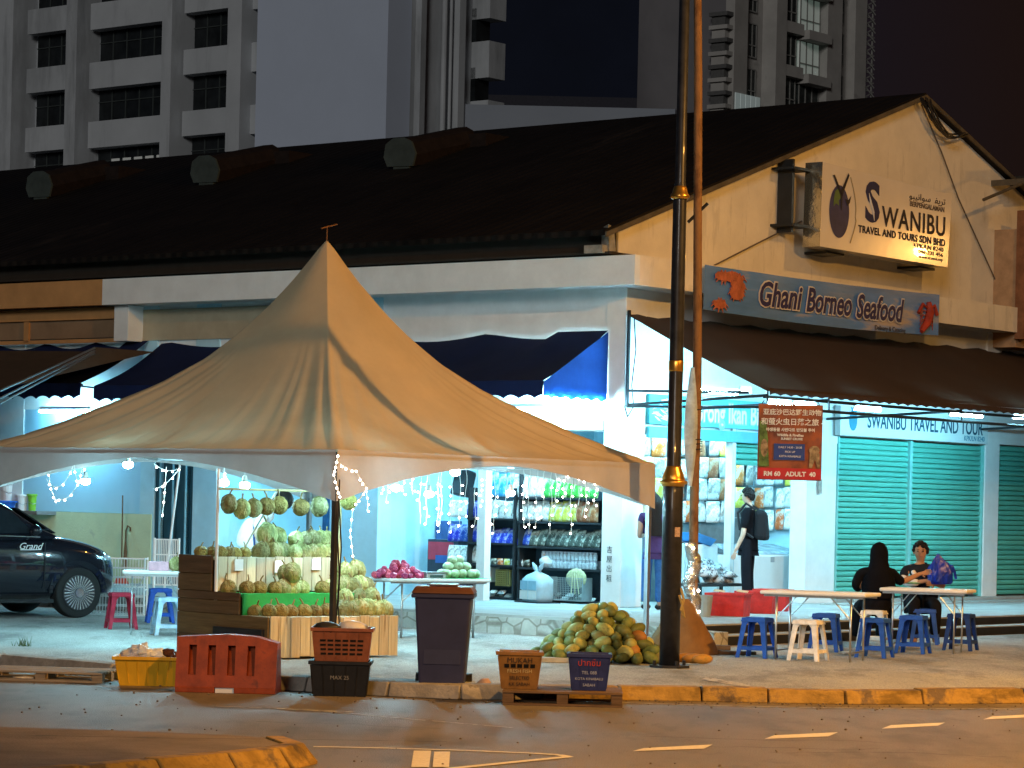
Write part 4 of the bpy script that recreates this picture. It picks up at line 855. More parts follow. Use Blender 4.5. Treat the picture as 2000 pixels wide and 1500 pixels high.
redc = mat_tub('rust_red_plastic', (.22, .07, .03)); brc_ = mat_tub('brown_crate_plastic', (.24, .12, .03)); nvc = mat_tub('navy_crate_plastic', (.025, .035, .13)); blc = mat_tub('black_crate_plastic', (.010, .010, .010))
yel = M('yellow_tub_plastic', (.62, .36, .015), .45, var=.12, sc=3, col2=(.34, .22, .05), p2=.66, stretch=(2, 2, .5)); crim = mat_tub('bright_red_plastic', (.52, .03, .025))
# road side crates
p = gnd(662, 1361, 0); fcrate('plastic_crate', 'black plastic crate standing on the road, below the rust red one', p+Vector((0,.22,0)), .0, .53, .40, .315, blc, writing=(('MAX 25', .05, .17, M('grey_print', (.2, .2, .2), .6)),))
fcrate('plastic_crate', 'rust red slotted plastic crate stacked on the black crate', p+Vector((.01,.22,.316)), .01, .53, .40, .30, redc, holes=(4, 6, .07, .19))
for i, (dx, dy, s) in enumerate(((-.12, .1, .9), (.1, .25, 1.0))):
    o = MB().ball((0,0,0), .11*s, 10, 7, (1.3, 1, .6), fn=lambda p_, a, b: 1+.18*noise.noise(p_*14)).build('plastic_bag', M('black_bag' if i == 0 else 'white_bag', (.03,.03,.03) if i == 0 else (.6, .6, .62), .4, bump=.6, bsc=12), smooth=True); o.location = p+Vector((dx, dy, .316+.30)); tag(o, ['crumpled black bag lying in the rust red crate', 'crumpled white bag sticking out of the rust red crate'][i], 'bag')
# pallet with two crates
pc = gnd(1098, 1380, 0); pw_ = M('pallet_wood', (.16, .10, .055), .8, var=.35, sc=5, bump=.4, stretch=(.5, 6, 6))
def pallet(label, p, rz, L_, Wd, H=.13, grp=None, mt=pw_, nb=6, gap=.5):
    t = thing('wooden_pallet', label, 'pallet', p, rz, grp)
    for i in range(nb):
        y = Wd*(i+.0)/nb; MB().box(-L_/2, L_/2, y, y+Wd/nb*(1-gap*.4), H-.02, H).build('deck_board', mt, t, bevel=.003)
    for x in (-L_/2+.05, 0, L_/2-.05):
        for y in (0.02, Wd/2-.04, Wd-.12): MB().box(x-.05, x+.05, y, y+.10, .021, H-.021).build('block', mt, t, bevel=.003)
    for y in (.02, Wd/2-.04, Wd-.12): MB().box(-L_/2, L_/2, y, y+.09, 0, .02).build('bottom_board', mt, t, bevel=.003)
    return t
pallet('dark wooden pallet on the road edge carrying a brown and a navy crate', (pc.x, pc.y, 0), -.03, 1.06, .85)
fcrate('plastic_crate', 'brown plastic crate with pale print on the pallet, a strip of tape on its corner', (pc.x-.385, pc.y+.36, .131), .02, .385, .34, .33, brc_, .82, writing=(('MUKAH', .065, .255, M('dark_print', (.05,.03,.02), .7)), ('FRESH FISH', .045, .16, M('pale_print', (.55,.42,.2), .7)), ('SELECTED', .04, .10, M('dark_print', (.05,.03,.02), .7)), ('KK SABAH', .04, .045, M('dark_print', (.05,.03,.02), .7))), holes=(2, 5, .20, .215))
fcrate('plastic_crate', 'navy plastic crate with red and white print on the pallet', (pc.x+.24, pc.y+.36, .131), -.02, .365, .33, .325, nvc, .84, writing=(('ปากซึม', .075, .245, M('red_print', (.5,.06,.03), .7)), ('TEL 088', .04, .16, M('pale_blue_print', (.4,.45,.6), .7)), ('KOTA KINABALU', .032, .105, M('pale_blue_print', (.4,.45,.6), .7)), ('SABAH', .036, .05, M('pale_blue_print', (.4,.45,.6), .7))))
o = MB().ball((0,0,0), .07, 10, 7, (1.1, 1, 1.2), fn=lambda p_, a, b: 1+.25*noise.noise(p_*20)).build('crumpled_paper', M('pinkish_paper', (.55, .36, .26), .8, bump=.5), smooth=True); o.location = gnd(945, 1362, 0)+Vector((0, .12, .085)); tag(o, 'crumpled pinkish paper bag at the left end of the pallet', 'litter')
# wheelie bin
p = gnd(858, 1363, 0); bn_ = thing('wheelie_bin', 'tall dark grey wheelie bin with a brown lid on the road edge', 'bin', p+Vector((.02, .30, 0)), -.03)
bm_ = M('bin_plastic', (.032, .036, .085), .5, var=.2, sc=3); lidm = M('bin_lid', (.11, .05, .03), .42, var=.25, sc=4)
MB().hexa([(-.20,-.24,.03),(.20,-.24,.03),(.20,.20,.03),(-.20,.20,.03)], [(-.255,-.31,.92),(.255,-.31,.92),(.255,.30,.92),(-.255,.30,.92)]).build('body', bm_, bn_, bevel=.02)
MB().box(-.285, .285, -.335, .30, .905, .945).build('rim', bm_, bn_, bevel=.01)
mb = MB(); mb.hexa([(-.29,-.35,.947),(.29,-.35,.947),(.29,.30,.947),(-.29,.30,.947)], [(-.25,-.29,1.01),(.25,-.29,1.01),(.26,.28,1.01),(-.26,.28,1.01)]); mb.build('lid', lidm, bn_, bevel=.015)
MB().box(-.13, .13, -.22, .18, 1.011, 1.03).build('lid_panel', lidm, bn_, bevel=.008); MB().cyl((-.24, .36, .98), (.24, .36, .98), .016).cyl((-.2, .28, .96), (-.2, .36, .98), .014).cyl((.2, .28, .96), (.2, .36, .98), .014).build('handle', bm_, bn_)
for s in (-1, 1): MB().cyl((s*.21, .22, .10), (s*.26, .22, .10), .10, n=18).build('wheel', blackp, bn_)
MB().box(-.17, .17, -.272, -.262, .30, .45).build('front_panel', bm_, bn_, bevel=.01)
# barrier
p = gnd(443, 1353, 0); br = thing('road_barrier', 'rust red plastic road barrier with four upright slots standing on the road', 'barrier', (p.x, p.y+.12, 0), -.05)
bmr = M('barrier_plastic', (.24, .042, .008), .5, var=.3, sc=5, col2=(.13, .03, .012), p2=.64, bump=.1, bsc=40)
def pan_(y0, y1, mb):
    X0, X1 = -.46, .46
    ztop = lambda x: .50+.03*(1-abs(x)/.46) - (.04 if x > .3 else 0)
    sl4 = (-.31, -.135, .045, .225); sw = .035
    xs = [X0]+[v for s in sl4 for v in (s-sw, s+sw)]+[X1]
    for k in range(len(xs)-1):
        a, b = xs[k], xs[k+1]
        if k % 2 == 0: mb.hexa([(a,y0,.05),(b,y0,.05),(b,y1,.05),(a,y1,.05)], [(a,y0*.62,ztop(a)),(b,y0*.62,ztop(b)),(b,y1*.62,ztop(b)),(a,y1*.62,ztop(a))])
        else:
            yy = lambda z: y0+(y0*.62-y0)*(z-.05)/.45
            mb.hexa([(a,y0,.05),(b,y0,.05),(b,y1,.05),(a,y1,.05)], [(a,yy(.16),.16),(b,yy(.16),.16),(b,-yy(.16),.16),(a,-yy(.16),.16)])
            mb.hexa([(a,yy(.16)+.05,.16),(b,yy(.16)+.05,.16),(b,-yy(.16)-.05,.16),(a,-yy(.16)-.05,.16)], [(a,-.02,.43),(b,-.02,.43),(b,.02,.43),(a,.02,.43)])
            mb.hexa([(a,yy(.43),.43),(b,yy(.43),.43),(b,-yy(.43),.43),(a,-yy(.43),.43)], [(a,y0*.62,ztop(a)),(b,y0*.62,ztop(b)),(b,-y0*.62,ztop(b)),(a,-y0*.62,ztop(a))])
mb = MB(); pan_(-.19, .19, mb); mb.build('body', bmr, br)
MB().box(-.46, -.10, -.20, .20, 0, .052).box(.08, .46, -.20, .20, 0, .052).box(-.099, .079, -.14, .2, .0, .052).build('foot', bmr, br, bevel=.006)
MB().box(-.095, .075, -.165, -.145, .0, .05).build('white_block', whitep, br); 
# yellow tub with rubbish
p = gnd(283, 1341, 0); fcrate('fish_tub', 'yellow stained plastic tub full of crumpled bags on the road by the barrier', (p.x, p.y+.26, 0), .06, .60, .42, .27, yel, .86, rim=.03, cat='tub')
for i, (dx, dz, s, c) in enumerate(((-.08, .30, 1.2, (.62,.66,.72)), (.08, .28, .9, (.66,.7,.75)), (-.18, .27, .8, (.5,.52,.55)), (.20, .29, .75, (.07,.03,.02)))):
    o = MB().ball((0,0,0), .09*s, 12, 8, (1.2, 1, .8), fn=lambda p_, a, b: 1+.5*noise.noise(p_*22)).build('plastic_bag', M(f'bag_col_{i}', c, .35, bump=.8, bsc=14), smooth=False); o.location = (p.x+dx, p.y+.26, dz); tag(o, ['large crumpled white bag peaking in the yellow tub', 'crumpled white bag in the middle of the yellow tub', 'small greyish crumpled bag at the left of the yellow tub', 'dark brown bag at the right end inside the yellow tub'][i], 'bag')
# low pallets at left
p = gnd(150, 1333, 0); pallet('flat slatted wooden pallet at the kerb, between the frame edge and the yellow tub', (p.x-.35, p.y-.02, 0), -.12, 1.2, .8, .10, mt=M('grey_pallet_wood', (.30, .24, .17), .8, var=.4, sc=5, stretch=(.5, 6, 6)), nb=7, gap=1.1)
for i, (x, y, lb_) in enumerate(((215, 1322, 'crushed white paper lying by the yellow tub'), (190, 1331, 'flattened white wrapper in front of the slatted pallet'), (45, 1327, 'pale torn wrapper on the road at the left frame edge'), (1718, 1278, 'white plastic lid lying under the left end of the far table'))):
    o = MB().ball((0,0,0), .07, 12, 6, (1.5, 1, .22), fn=lambda p_, a, b: 1+.5*noise.noise(p_*20+Vector((i, 0, 0)))).build('litter', M('litter_white', (.65, .62, .55), .7, var=.3, sc=10)); o.location = gnd(x if i < 3 else 1655, y, 0 if i < 3 else PV)+Vector((0, 0, .02)); tag(o, lb_ if i < 3 else 'white plastic lid lying on the ground under the near table', 'litter')
o = MB(); rr = random.Random(3)
for k in range(26): a = rr.uniform(0, 6.28); L_ = rr.uniform(.05, .13); b = Vector((rr.uniform(-.1, .1), rr.uniform(-.04, .04), 0)); o.add([b+Vector((-.004,0,0)), b+Vector((.004,0,0)), b+Vector((cos(a)*L_*.5, sin(a)*L_*.5, L_))], [(0,1,2)])
o = o.build('weed', M('weed_green', (.08, .14, .04), .8)); o.location = gnd(42, 1262, PV); tag(o, 'tuft of grass growing at the kerb edge on the left', 'weed')

# ---- stools
def make_stool(label, mat, p, rz, grp='plastic stools', h=.45):
    t = thing('plastic_stool', label, 'stool', p, rz, grp); s = .135; b = .185
    mb = MB(); mb.frus(-s-.012, s+.012, -s-.012, s+.012, h-.05, h-.004, .93); mb.box(-s+.03, s-.03, -s+.03, s-.03, h-.003, h+.002); mb.build('seat', mat, t, bevel=.01)
    for i, j in ((-1,-1), (1,-1), (1,1), (-1,1)):
        mb = MB(); wd = .062; th = .014
        # angled leg: two plates meeting at the corner
        for ax_ in (0, 1):
            def P(c, z_in, w0):
                return None
            tx, ty, bx, by = i*s, j*s, i*b, j*b
            if ax_ == 0: mb.hexa([(bx,by,0),(bx-i*wd*.7,by,0),(bx-i*wd*.7,by-j*th,0),(bx,by-j*th,0)], [(tx,ty,h-.045),(tx-i*wd,ty,h-.045),(tx-i*wd,ty-j*th,h-.045),(tx,ty-j*th,h-.045)])
            else: mb.hexa([(bx,by-j*th-.001*j,0),(bx,by-j*wd*.7,0),(bx-i*th,by-j*wd*.7,0),(bx-i*th,by-j*th-.001*j,0)], [(tx,ty-j*th-.001*j,h-.045),(tx,ty-j*wd,h-.045),(tx-i*th,ty-j*wd,h-.045),(tx-i*th,ty-j*th-.001*j,h-.045)])
        mb.build('leg', mat, t, bevel=.002)
    for k in range(4):
        mb = MB(); y = b*.91; mb.box(-y+.045, y-.045, -y-.002, -y+.012, .085, .125); o = mb.build('rung', mat, t, bevel=.002); o.rotation_euler = (0, 0, k*pi/2)
        mb = MB(); mb.prism([(-s+.05, h-.05), (s-.05, h-.05), (s-.055, h-.085), (s-.085, h-.052), (-s+.085, h-.052), (-s+.055, h-.085)], 'y', -s-.004, -s+.008); o = mb.build('apron', mat, t); o.rotation_euler = (0, 0, k*pi/2)
    return t
blu = mat_tub('blue_stool_plastic', (.02, .085, .42)); wht = mat_tub('white_stool_plastic', (.72, .70, .66)); dbl = mat_tub('dark_blue_stool_plastic', (.015, .04, .16)); red_s = mat_tub('dark_red_stool_plastic', (.34, .02, .045)); lbl = mat_tub('light_blue_stool_plastic', (.40, .60, .75))
gp = lambda x, y: gnd(x, y, PV)
def set_stools(items):
    protos = {}
    for lb_, m_, p, rz in items:
        if m_.name in protos: dup(protos[m_.name], p, rz, lb_)
        else: protos[m_.name] = make_stool(lb_, m_, p, rz)
set_stools((('blue stool standing furthest left at the near white table', blu, gp(1478, 1284), -.45), ('white stool in front of the near white table', wht, gp(1578, 1290), -.45), ('blue stool behind the white one, under the near table', blu, gp(1612, 1272), -.3),
 ('white stool that the woman in black sits on', wht, gp(1706, 1263), -.35), ('blue stool in front of the woman in black', blu, gp(1708, 1284), -.42), ('blue stool in front of the seated man, left of the far table legs', blu, gp(1783, 1276), -.38),
 ('blue stool that the seated man sits on', blu, gp(1806, 1258), -.2), ('very dark blue stool at the right end of the far table', dbl, gp(1876, 1270), -.4),
 ('dark red stool beside the left table with papers', red_s, gp(236, 1228), .3), ('blue stool behind the left table', blu, gp(312, 1216), .2), ('light blue stool half hidden by the dark side of the fruit stall', lbl, gp(327, 1240), .3)))
# ---- folding tables
def make_table(label, p, rz, L_=1.22, D_=.6, H=.74, grp='white folding tables'):
    t = thing('folding_table', label, 'table', p, rz, grp)
    MB().box(-L_/2, L_/2, -D_/2, D_/2, H-.042, H).build('tabletop', whitep, t, bevel=.016)
    MB().box(-L_/2+.04, L_/2-.04, -D_/2+.03, -D_/2+.05, H-.065, H-.043).box(-L_/2+.04, L_/2-.04, D_/2-.05, D_/2-.03, H-.065, H-.043).build('frame', steel, t)
    for s in (-1, 1):
        x = s*(L_/2-.18)
        for y in (-D_/2+.06, D_/2-.06): MB().cyl((x, y, 0), (x, y, H-.06), .0125, n=8).build('leg', steel, t, smooth=True)
        MB().cyl((x, -D_/2+.06, .10), (x, D_/2-.06, .10), .010, n=6).build('crossbar', steel, t)
        for y in (-D_/2+.06, D_/2-.06): MB().cyl((x, y, H-.30), (x-s*.24, y, H-.05), .008, n=6).build('brace', steel, t)
    return t
p = gnd(1602, 1290, PV); T1 = make_table('empty white folding table nearest the road, stools around it', (p.x, p.y+.12, PV), -.42, 1.22, .6, .76)
p = gnd(1812, 1276, PV); T2 = dup(T1, (p.x+.03, p.y+.3, PV), -.35, 'white folding table where the woman in black and the man sit', scale=(.86, 1, 1))
p = gnd(283, 1240, PV); T3 = dup(T1, (p.x+.08, p.y+.25, PV), .12, 'small white folding table with a box and fruit, left of the stall', scale=(.64, .9, 1))
p = gnd(822, 1250, PV); T4 = dup(T1, (p.x+.06, p.y+.85, PV), .52, 'long white folding table heaped with pink and pale green fruit', scale=(1.16, 1, .95))
# ---- fruit
def durian_mesh(name, mat, seed, sq=(1, 1, 1.12)):
    rr = random.Random(seed)
    lob = lambda p_, i, k: (1+.05*cos(5*math.atan2(p_.y, p_.x)+seed))*(1+(.038*(((i*7919+k*104729+i*k*31) % 97)/97-.5)*2 if 0 < i < 17 else 0))*(1+.06*noise.noise(p_*9+Vector((seed, 0, 0))))
    return MB().ball((0,0,0), .092, 26, 17, sq, fn=lob)
du_g = M('durian_green', (.21, .21, .08), .75, var=.35, sc=16, rand=.35, bump=.9, bsc=70, col2=(.42, .39, .20), p2=.54, stretch=(1, 1, .45)); du_b = M('durian_brown', (.20, .15, .045), .75, var=.35, sc=20, rand=.3, bump=.9, bsc=70, col2=(.30, .22, .07), p2=.56)
stem_m = M('stem', (.22, .16, .07), .8)
P1 = Vector((-2.46, 29.40, 0)); E1 = Vector((.745, .667, 0)); E2 = Vector((-.667, .745, 0)); SA = math.atan2(.667, .745)
def stp(x, y, dep):   # point on the pixel ray at stall depth dep
    return plane(x, y, P1+E2*dep, E2)
dproto = {}
def durian(x, y, dep, label, kind='g', s=1.0, stem=True, world=None, grp='durians on the stall'):
    p = stp(x, y, dep) if world is None else world; rr = random.Random(int(x*7+y))
    if kind not in dproto:
        o = durian_mesh('durian', None, 3 if kind == 'g' else 5, (1, 1, 1.15) if kind == 'g' else (1, 1, .95)).build('durian', du_g if kind == 'g' else du_b); st = MB().tube([(0,0,.085), (.008,0,.12), (.03,.01,.16)], [.013, .009, .008], 6).build('stem', stem_m, o); dproto[kind] = o
        tag(o, label, 'durian', grp); o.location = p; o.scale = (s,)*3; o.rotation_euler = (rr.uniform(-.3, .3), rr.uniform(-.3, .3), rr.uniform(0, 6)); return o
    o = dup(dproto[kind], p, label=label, scale=s*rr.uniform(.93, 1.06), rot=(rr.uniform(-.35, .35), rr.uniform(-.35, .35), rr.uniform(0, 6))); o['group'] = grp; return o
# stall body
stl = thing('fruit_stall', 'stepped wooden fruit stall with pale plank fronts, a green cloth tier and dark sides', 'stall', P1+Vector((0, 0, PV)), SA)
plk = M('pale_planks', (.50, .46, .33), .8, var=.25, sc=3, stretch=(5, 1, .35), bump=.3, rand=.22, col2=(.33, .27, .17), p2=.62); grn = M('green_cloth', (.03, .36, .09), .7, var=.15, sc=4, bump=.3, bsc=10); dkw = M('stall_dark_wood', (.12, .072, .035), .8, var=.3, sc=4, stretch=(.4, .4, 5), bump=.3, rand=.25)
SW = 1.70; zL, zM, zT = .56-PV, .78-PV, 1.15-PV
rr = random.Random(8)
def planks(x0, x1, y, z0, z1, n):
    for k in range(n):
        a = x0+(x1-x0)*k/n; o = MB().box(a+.004, a+(x1-x0)/n-.004, y-.02, y-.002, z0+rr.uniform(0, .015), z1+rr.uniform(-.008, .012)).build('front_plank', plk, stl, bevel=.002)
planks(0, SW, 0, .01, zL, 13); planks(.05, SW-.15, 1.0, zM+.01, zT, 12)
MB().box(.02, SW, 0, .5, zL-.03, zL).build('shelf', plk, stl); MB().box(.02, SW-.1, .5, 1.0, zM-.03, zM).build('shelf', grn, stl); MB().box(.02, SW-.12, 1.0, 1.6, zT-.03, zT-.002).build('shelf', plk, stl)
MB().box(.02, SW-.06, .475, .499, zL+.002, zM+.006).build('green_cloth', grn, stl)
for (y0, y1, za, zb) in ((0, 1.6, .01, .20), (0, 1.6, .205, zL-.0), (.5, 1.6, zL+.004, zM-.08), (.5, 1.6, zM-.075, zM+.01), (1.0, 1.6, zM+.015, zM+.19), (1.0, 1.6, zM+.195, zT+.015)):
    MB().box(-.02, .0, y0, y1, za, zb).build('side_board', dkw, stl, bevel=.003); MB().box(SW-.13, SW-.11, y0+.02, y1, za, zb).build('side_board', dkw, stl)
MB().box(.0, SW-.13, 1.58, 1.6, .01, zT).build('back_board', dkw, stl)
MB().box(-.06, -.022, .05, .9, .17, .30).build('black_tray', blackp, stl); 
for y in (.98, 1.0): pass
MB().cyl((.02, .97, .45), (.02, .97, 1.95), .018, n=8).build('canopy_post', whitep, stl)
MB().box(.25, .36, .955, .976, zT-.14, zT-.02).build('price_card', whitep, stl); MB().box(.78, .90, .955, .976, zT-.16, zT-.03).build('price_card', whitep, stl); MB().box(1.28, 1.40, .955, .976, zT-.13, zT-.01).build('price_card', whitep, stl); MB().box(.95, 1.12, -.03, -.021, zL-.16, zL-.01).build('price_card', whitep, stl)
rowA = [(392, 1079), (413, 1081), (431, 1079), (446, 1081), (460, 1082), (478, 1081)]
for i, (x, y) in enumerate(rowA): durian(x, y, 1.35 if i < 2 else 1.2, f'{ORDS[i+1]} brown durian from the left on the top ledge of the stall', 'b', .80)
durian(521, 1044, 1.25, 'large pale green durian on top of the left heap on the upper tier', 'g', 1.25); durian(543, 1048, 1.35, 'green durian just right of the largest one on the upper tier', 'g', 1.0)
for i, x in enumerate((509, 521, 538, 555)): durian(x, 1077, 1.15+.1*(i % 2), f'{ORDS[i+1]} durian from the left at the bottom of the left heap on the upper tier', 'g', 1.0)
for i, x in enumerate((578, 597, 613, 628, 640)): durian(x, 1054, 1.25, f'{ORDS[i+1]} durian from the left in the upper row of the right top-tier heap', 'g', .92)
for i, x in enumerate((576, 594, 610, 626, 640)): durian(x, 1079, 1.15, f'{ORDS[i+1]} durian from the left in the lower row of the right top-tier heap', 'g', .92)
for i, (x, k, s) in enumerate(((445, 'b', 1.05), (483, 'b', .92), (507, 'b', .92), (538, 'b', .85), (552, 'g', 1.05), (571, 'g', .98), (588, 'g', .95), (630, 'b', .9), (643, 'g', .95))): durian(x, 1150, .97 if x < 450 else .75, f'{ORDS[i+1]} durian from the left in the middle row above the green cloth', k, s)
durian(558, 1121, .8, 'left one of two green durians topping the heap on the middle row', 'g', 1.0); durian(571, 1119, .72, 'right one of two green durians topping the heap on the middle row', 'g', 1.05)
for i, (x, y, k) in enumerate(((499, 1196, 'b'), (525, 1194, 'b'), (548, 1195, 'b'), (567, 1196, 'b'), (594, 1195, 'b'), (615, 1196, 'b'), (638, 1193, 'b'), (673, 1193, 'g'), (688, 1194, 'g'), (702, 1188, 'g'), (718, 1188, 'g'), (735, 1191, 'g'), (750, 1192, 'g'))):
    durian(x, y, .42 if x < 505 else .22, f'{ORDS[i+1]} durian from the left in the front row of the stall', k, .92 if k == 'b' else 1.05)
for i, (x, y, d) in enumerate(((673, 1117, .9), (696, 1114, .95), (672, 1144, .75), (689, 1146, .7), (702, 1144, .8), (714, 1147, .85), (672, 1170, .4), (724, 1168, .45), (700, 1168, .5))):
    durian(x, y, d, f'{ORDS[i+1]} durian, counting from the top, in the heap right of the front tent pole', 'g', 1.05)
# hanging rail with durians
hr = thing('hanging_rail', 'thin pole rack over the stall from which durians hang on strings', 'rack', P1+Vector((0, 0, PV)), SA)
bam = M('bamboo', (.45, .36, .18), .7, var=.2)
zr_ = stp(560, 958, .95).z-PV
MB().cyl((.02, .95, zr_), (SW+.1, .95, zr_), .012, n=6).build('rail', bam, hr); MB().cyl((SW-.02, 1.0, 0), (SW-.02, 1.0, zr_+.08), .02, n=8).build('post', bam, hr); MB().cyl((.80, 1.62, zT), (.80, .97, zr_), .012, n=6).build('post', whitep, hr)
stringm = M('string', (.6, .6, .55), .8)
for i, (x, y) in enumerate(((448, 984), (472, 994), (495, 992), (521, 989), (545, 987), (587, 991), (624, 989), (681, 980))):
    p = stp(x, y, .95); o = durian(x, y, .95, f'{ORDS[i+1]} durian from the left hanging on a string over the stall', 'g' if i in (0, 1, 2, 6) else 'b', 1.02, world=p, grp='durians hanging over the stall')
    L_ = PV+zr_-p.z; st = MB().cyl((0,0,.08), (0,0,L_/1.0), .003, n=4).build('string', stringm, o); o.rotation_euler = (0, 0, i)
# things on the small left table and around
tp = Vector(T3.location); top = PV+.76
o = MB().box(-.12, .12, -.08, .08, 0, .11).build('tissue_box', M('pink_box', (.60, .35, .42), .5, var=.3, sc=9), bevel=.01); o.location = (tp.x+.04, tp.y-.03, top); o.rotation_euler = (0, 0, .1); tag(o, 'pink and white box on the small left table', 'box')
durian(0, 0, 0, 'lone durian on the small left table beside the pink box', 'g', .8, world=Vector((tp.x+.24, tp.y-.05, top+.085)))
o = MB().lathe([(.03, 0), (.036, .12), (.034, .12), (.02, .01)], 10).build('plastic_cup', whitep); o.location = (tp.x+.33, tp.y+.05, top); tag(o, 'white plastic cup at the right end of the small left table', 'cup')
# mango pile
mg = [M('mango_green', (.12, .15, .045), .45, var=.3, sc=7, rand=.35, col2=(.22, .22, .07), p2=.6), M('mango_yellow', (.30, .29, .09), .45, var=.25, sc=7, rand=.25, col2=(.18, .20, .06), p2=.6), M('mango_orange', (.33, .17, .04), .5, var=.25, sc=7, rand=.2, col2=(.25, .18, .05), p2=.6)]
def mango(mat): 
    return MB().ball((0,0,0), .066, 14, 10, (1.62, .95, .92), fn=lambda p_, i, k: 1-.16*max(0, p_.x/.1)).build('mango', mat, smooth=True)
mproto = []
c_ = gnd(1172, 1296, PV); rr = random.Random(21); cnt = 0; PB = (c_.x+.02, c_.y+.50)
def pile_lab(dx, z, ci):
    side = 'left' if dx < -.25 else 'middle' if dx < .2 else 'right'; lev = 'bottom' if z < .2 else 'middle height' if z < .42 else 'top'
    return f'{["dark green", "yellow green", "orange brown"][ci]} mango at the {lev} of the pile by the lamp post, {side} part'
for layer in range(8):
    z = .062+layer*.070; R_ = 1-layer/8.3; rx, ry = .66*R_+.02, .50*R_+.02; n = max(1, int(2*pi*rx*ry**.5*1.9/.13)) if layer < 7 else 2
    rings = 3 if layer < 4 else 2
    for rg in range(rings):
        f = 1-rg*.30/max(.35, R_)
        if f <= .1: continue
        m_ = max(1, int(2*pi*(rx+ry)/2*f/.150))
        for k in range(m_):
            an = 2*pi*(k+rr.uniform(-.2, .2))/m_+layer*.5
            if sin(an) > .75 and rg > 0 and layer < 6: continue
            dx, dy = rx*f*cos(an)+rr.uniform(-.03, .03), ry*f*sin(an)+rr.uniform(-.03, .03)
            ci = 0 if rr.random() < .55 else 1
            if dx > .25 and z < .34 and rr.random() < .38: ci = 2
            if dx < -.1 and rr.random() < .35: ci = 1
            while len(mproto) < 3: mproto.append(None)
            p = Vector((PB[0]+dx, PB[1]+dy, PV+z+rr.uniform(-.012, .014))); rot = (rr.uniform(-.5, .5), rr.uniform(-.6, .6), rr.uniform(0, 6.28)); s = rr.uniform(.82, 1.14)
            if mproto[ci] is None: mproto[ci] = o = mango(mg[ci]); o.location = p; o.rotation_euler = rot; tag(o, pile_lab(dx, z, ci), 'mango', f'mangoes piled by the lamp post {ci}{int(z*5)}')
            else: o = dup(mproto[ci], p, label=pile_lab(dx, z, ci), rot=rot, scale=s)
            o['group'] = pile_lab(dx, z, ci).replace(' mango ', ' mangoes '); cnt += 1
print('mangoes', cnt)
for i, (x, y, s) in enumerate(((1340, 1291, 1.1), (1358, 1292, 1.15), (1374, 1293, 1.0))):
    dup(mproto[2], gnd(x, y+6, PV)+Vector((0, .03, .062)), label=f'{["left", "middle", "right"][i]} one of three long orange fruits lying right of the lamp post', rot=(0, 0, .1*i), scale=(1.15*s, .9, .9))['group'] = 'orange fruits right of the lamp post'
fs_ = gnd(1085, 1293, PV); o = MB().box(-.16, .16, -.1, .1, 0, .05).build('cardboard_sheet', M('grey_card', (.40, .40, .36), .8, var=.2)); o.location = fs_; tag(o, 'flat piece of grey card under the left edge of the mango pile', 'cardboard')
# heaps on the long table
tp = Vector(T4.location); top = PV+.76*.95; ez_ = .52
def tl(u, v, z): return Vector((tp.x+cos(ez_)*u-sin(ez_)*v, tp.y+sin(ez_)*u+cos(ez_)*v, top+z))
pk_ = M('dragonfruit_pink', (.52, .07, .15), .5, var=.4, sc=20, rand=.3, col2=(.40, .28, .15), p2=.64); wm = M('pale_melon', (.34, .44, .27), .5, var=.35, sc=9, rand=.2, col2=(.20, .34, .18), p2=.58)
first = None; rr = random.Random(31); k_ = 0
for layer in range(5):
    n = (26, 18, 12, 7, 3)[layer]; 
    for k in range(n):
        a = 2*pi*k/n+layer; f = (1-layer/5.2)*(1 if k % 3 else .6); p = tl(-.44+.30*f*cos(a), -.02+.24*f*sin(a), .032+layer*.038)
        if first is None: first = MB().ball((0,0,0), .036, 10, 8, (1.1, 1, 1), fn=lambda p_, i, j: 1+(.22 if (i*3+j*2) % 5 == 0 else 0)).build('rambutan', pk_); o = first; o.location = p; tag(o, 'x', 'fruit')
        else: o = dup(first, p, rot=(rr.uniform(0, 3), rr.uniform(0, 3), 0), scale=rr.uniform(.85, 1.15))
        lv = ['bottom layer', 'second layer', 'middle layer', 'layer under the top', 'very top'][layer]; sd = 'left' if cos(a) < 0 else 'right'
        o['label'] = f'small pink fruit in the {lv} of the pink heap, {sd} half'; o['group'] = f'pink fruits, {lv}, {sd}'
first = None
for i, (u, v, z) in enumerate(((.18,-.1,0), (.29,-.12,0), (.40,-.1,0), (.52,-.12,0), (.61,-.05,0), (.2,.06,0), (.33,.06,0), (.46,.06,0), (.57,.08,0), (.24,-.04,.09), (.36,-.06,.09), (.48,-.05,.085), (.42,.04,.09), (.30,-.02,.165), (.40,-.02,.17))):
    if first is None: first = MB().ball((0,0,0), .062, 14, 10, (1.1, 1, .9), fn=lambda p_, a, b: 1+.05*cos(8*math.atan2(p_.y, p_.x))).build('melon', wm, smooth=True); o = first; o.location = tl(u, v, z+.058); tag(o, 'x', 'melon', 'pale green melons on the long table')
    else: o = dup(first, tl(u, v, z+.058), rot=(rr.uniform(-.4, .4), rr.uniform(-.4, .4), rr.uniform(0, 6)))
    o['label'] = f'{ORDS[i+1]} melon of the pale green heap, counted from the front bottom upward'
o = MB().box(-.36, .36, -.26, .26, 0, .004).build('green_cloth', grn); o.location = tl(.40, 0, .001); o.rotation_euler = (0, 0, ez_); tag(o, 'green cloth under the pale melons on the long table', 'cloth')
sc_ = thing('weighing_scale', 'flat silver weighing scale between the pink and pale fruit heaps', 'scale', tl(-.02, -.10, 0), ez_)
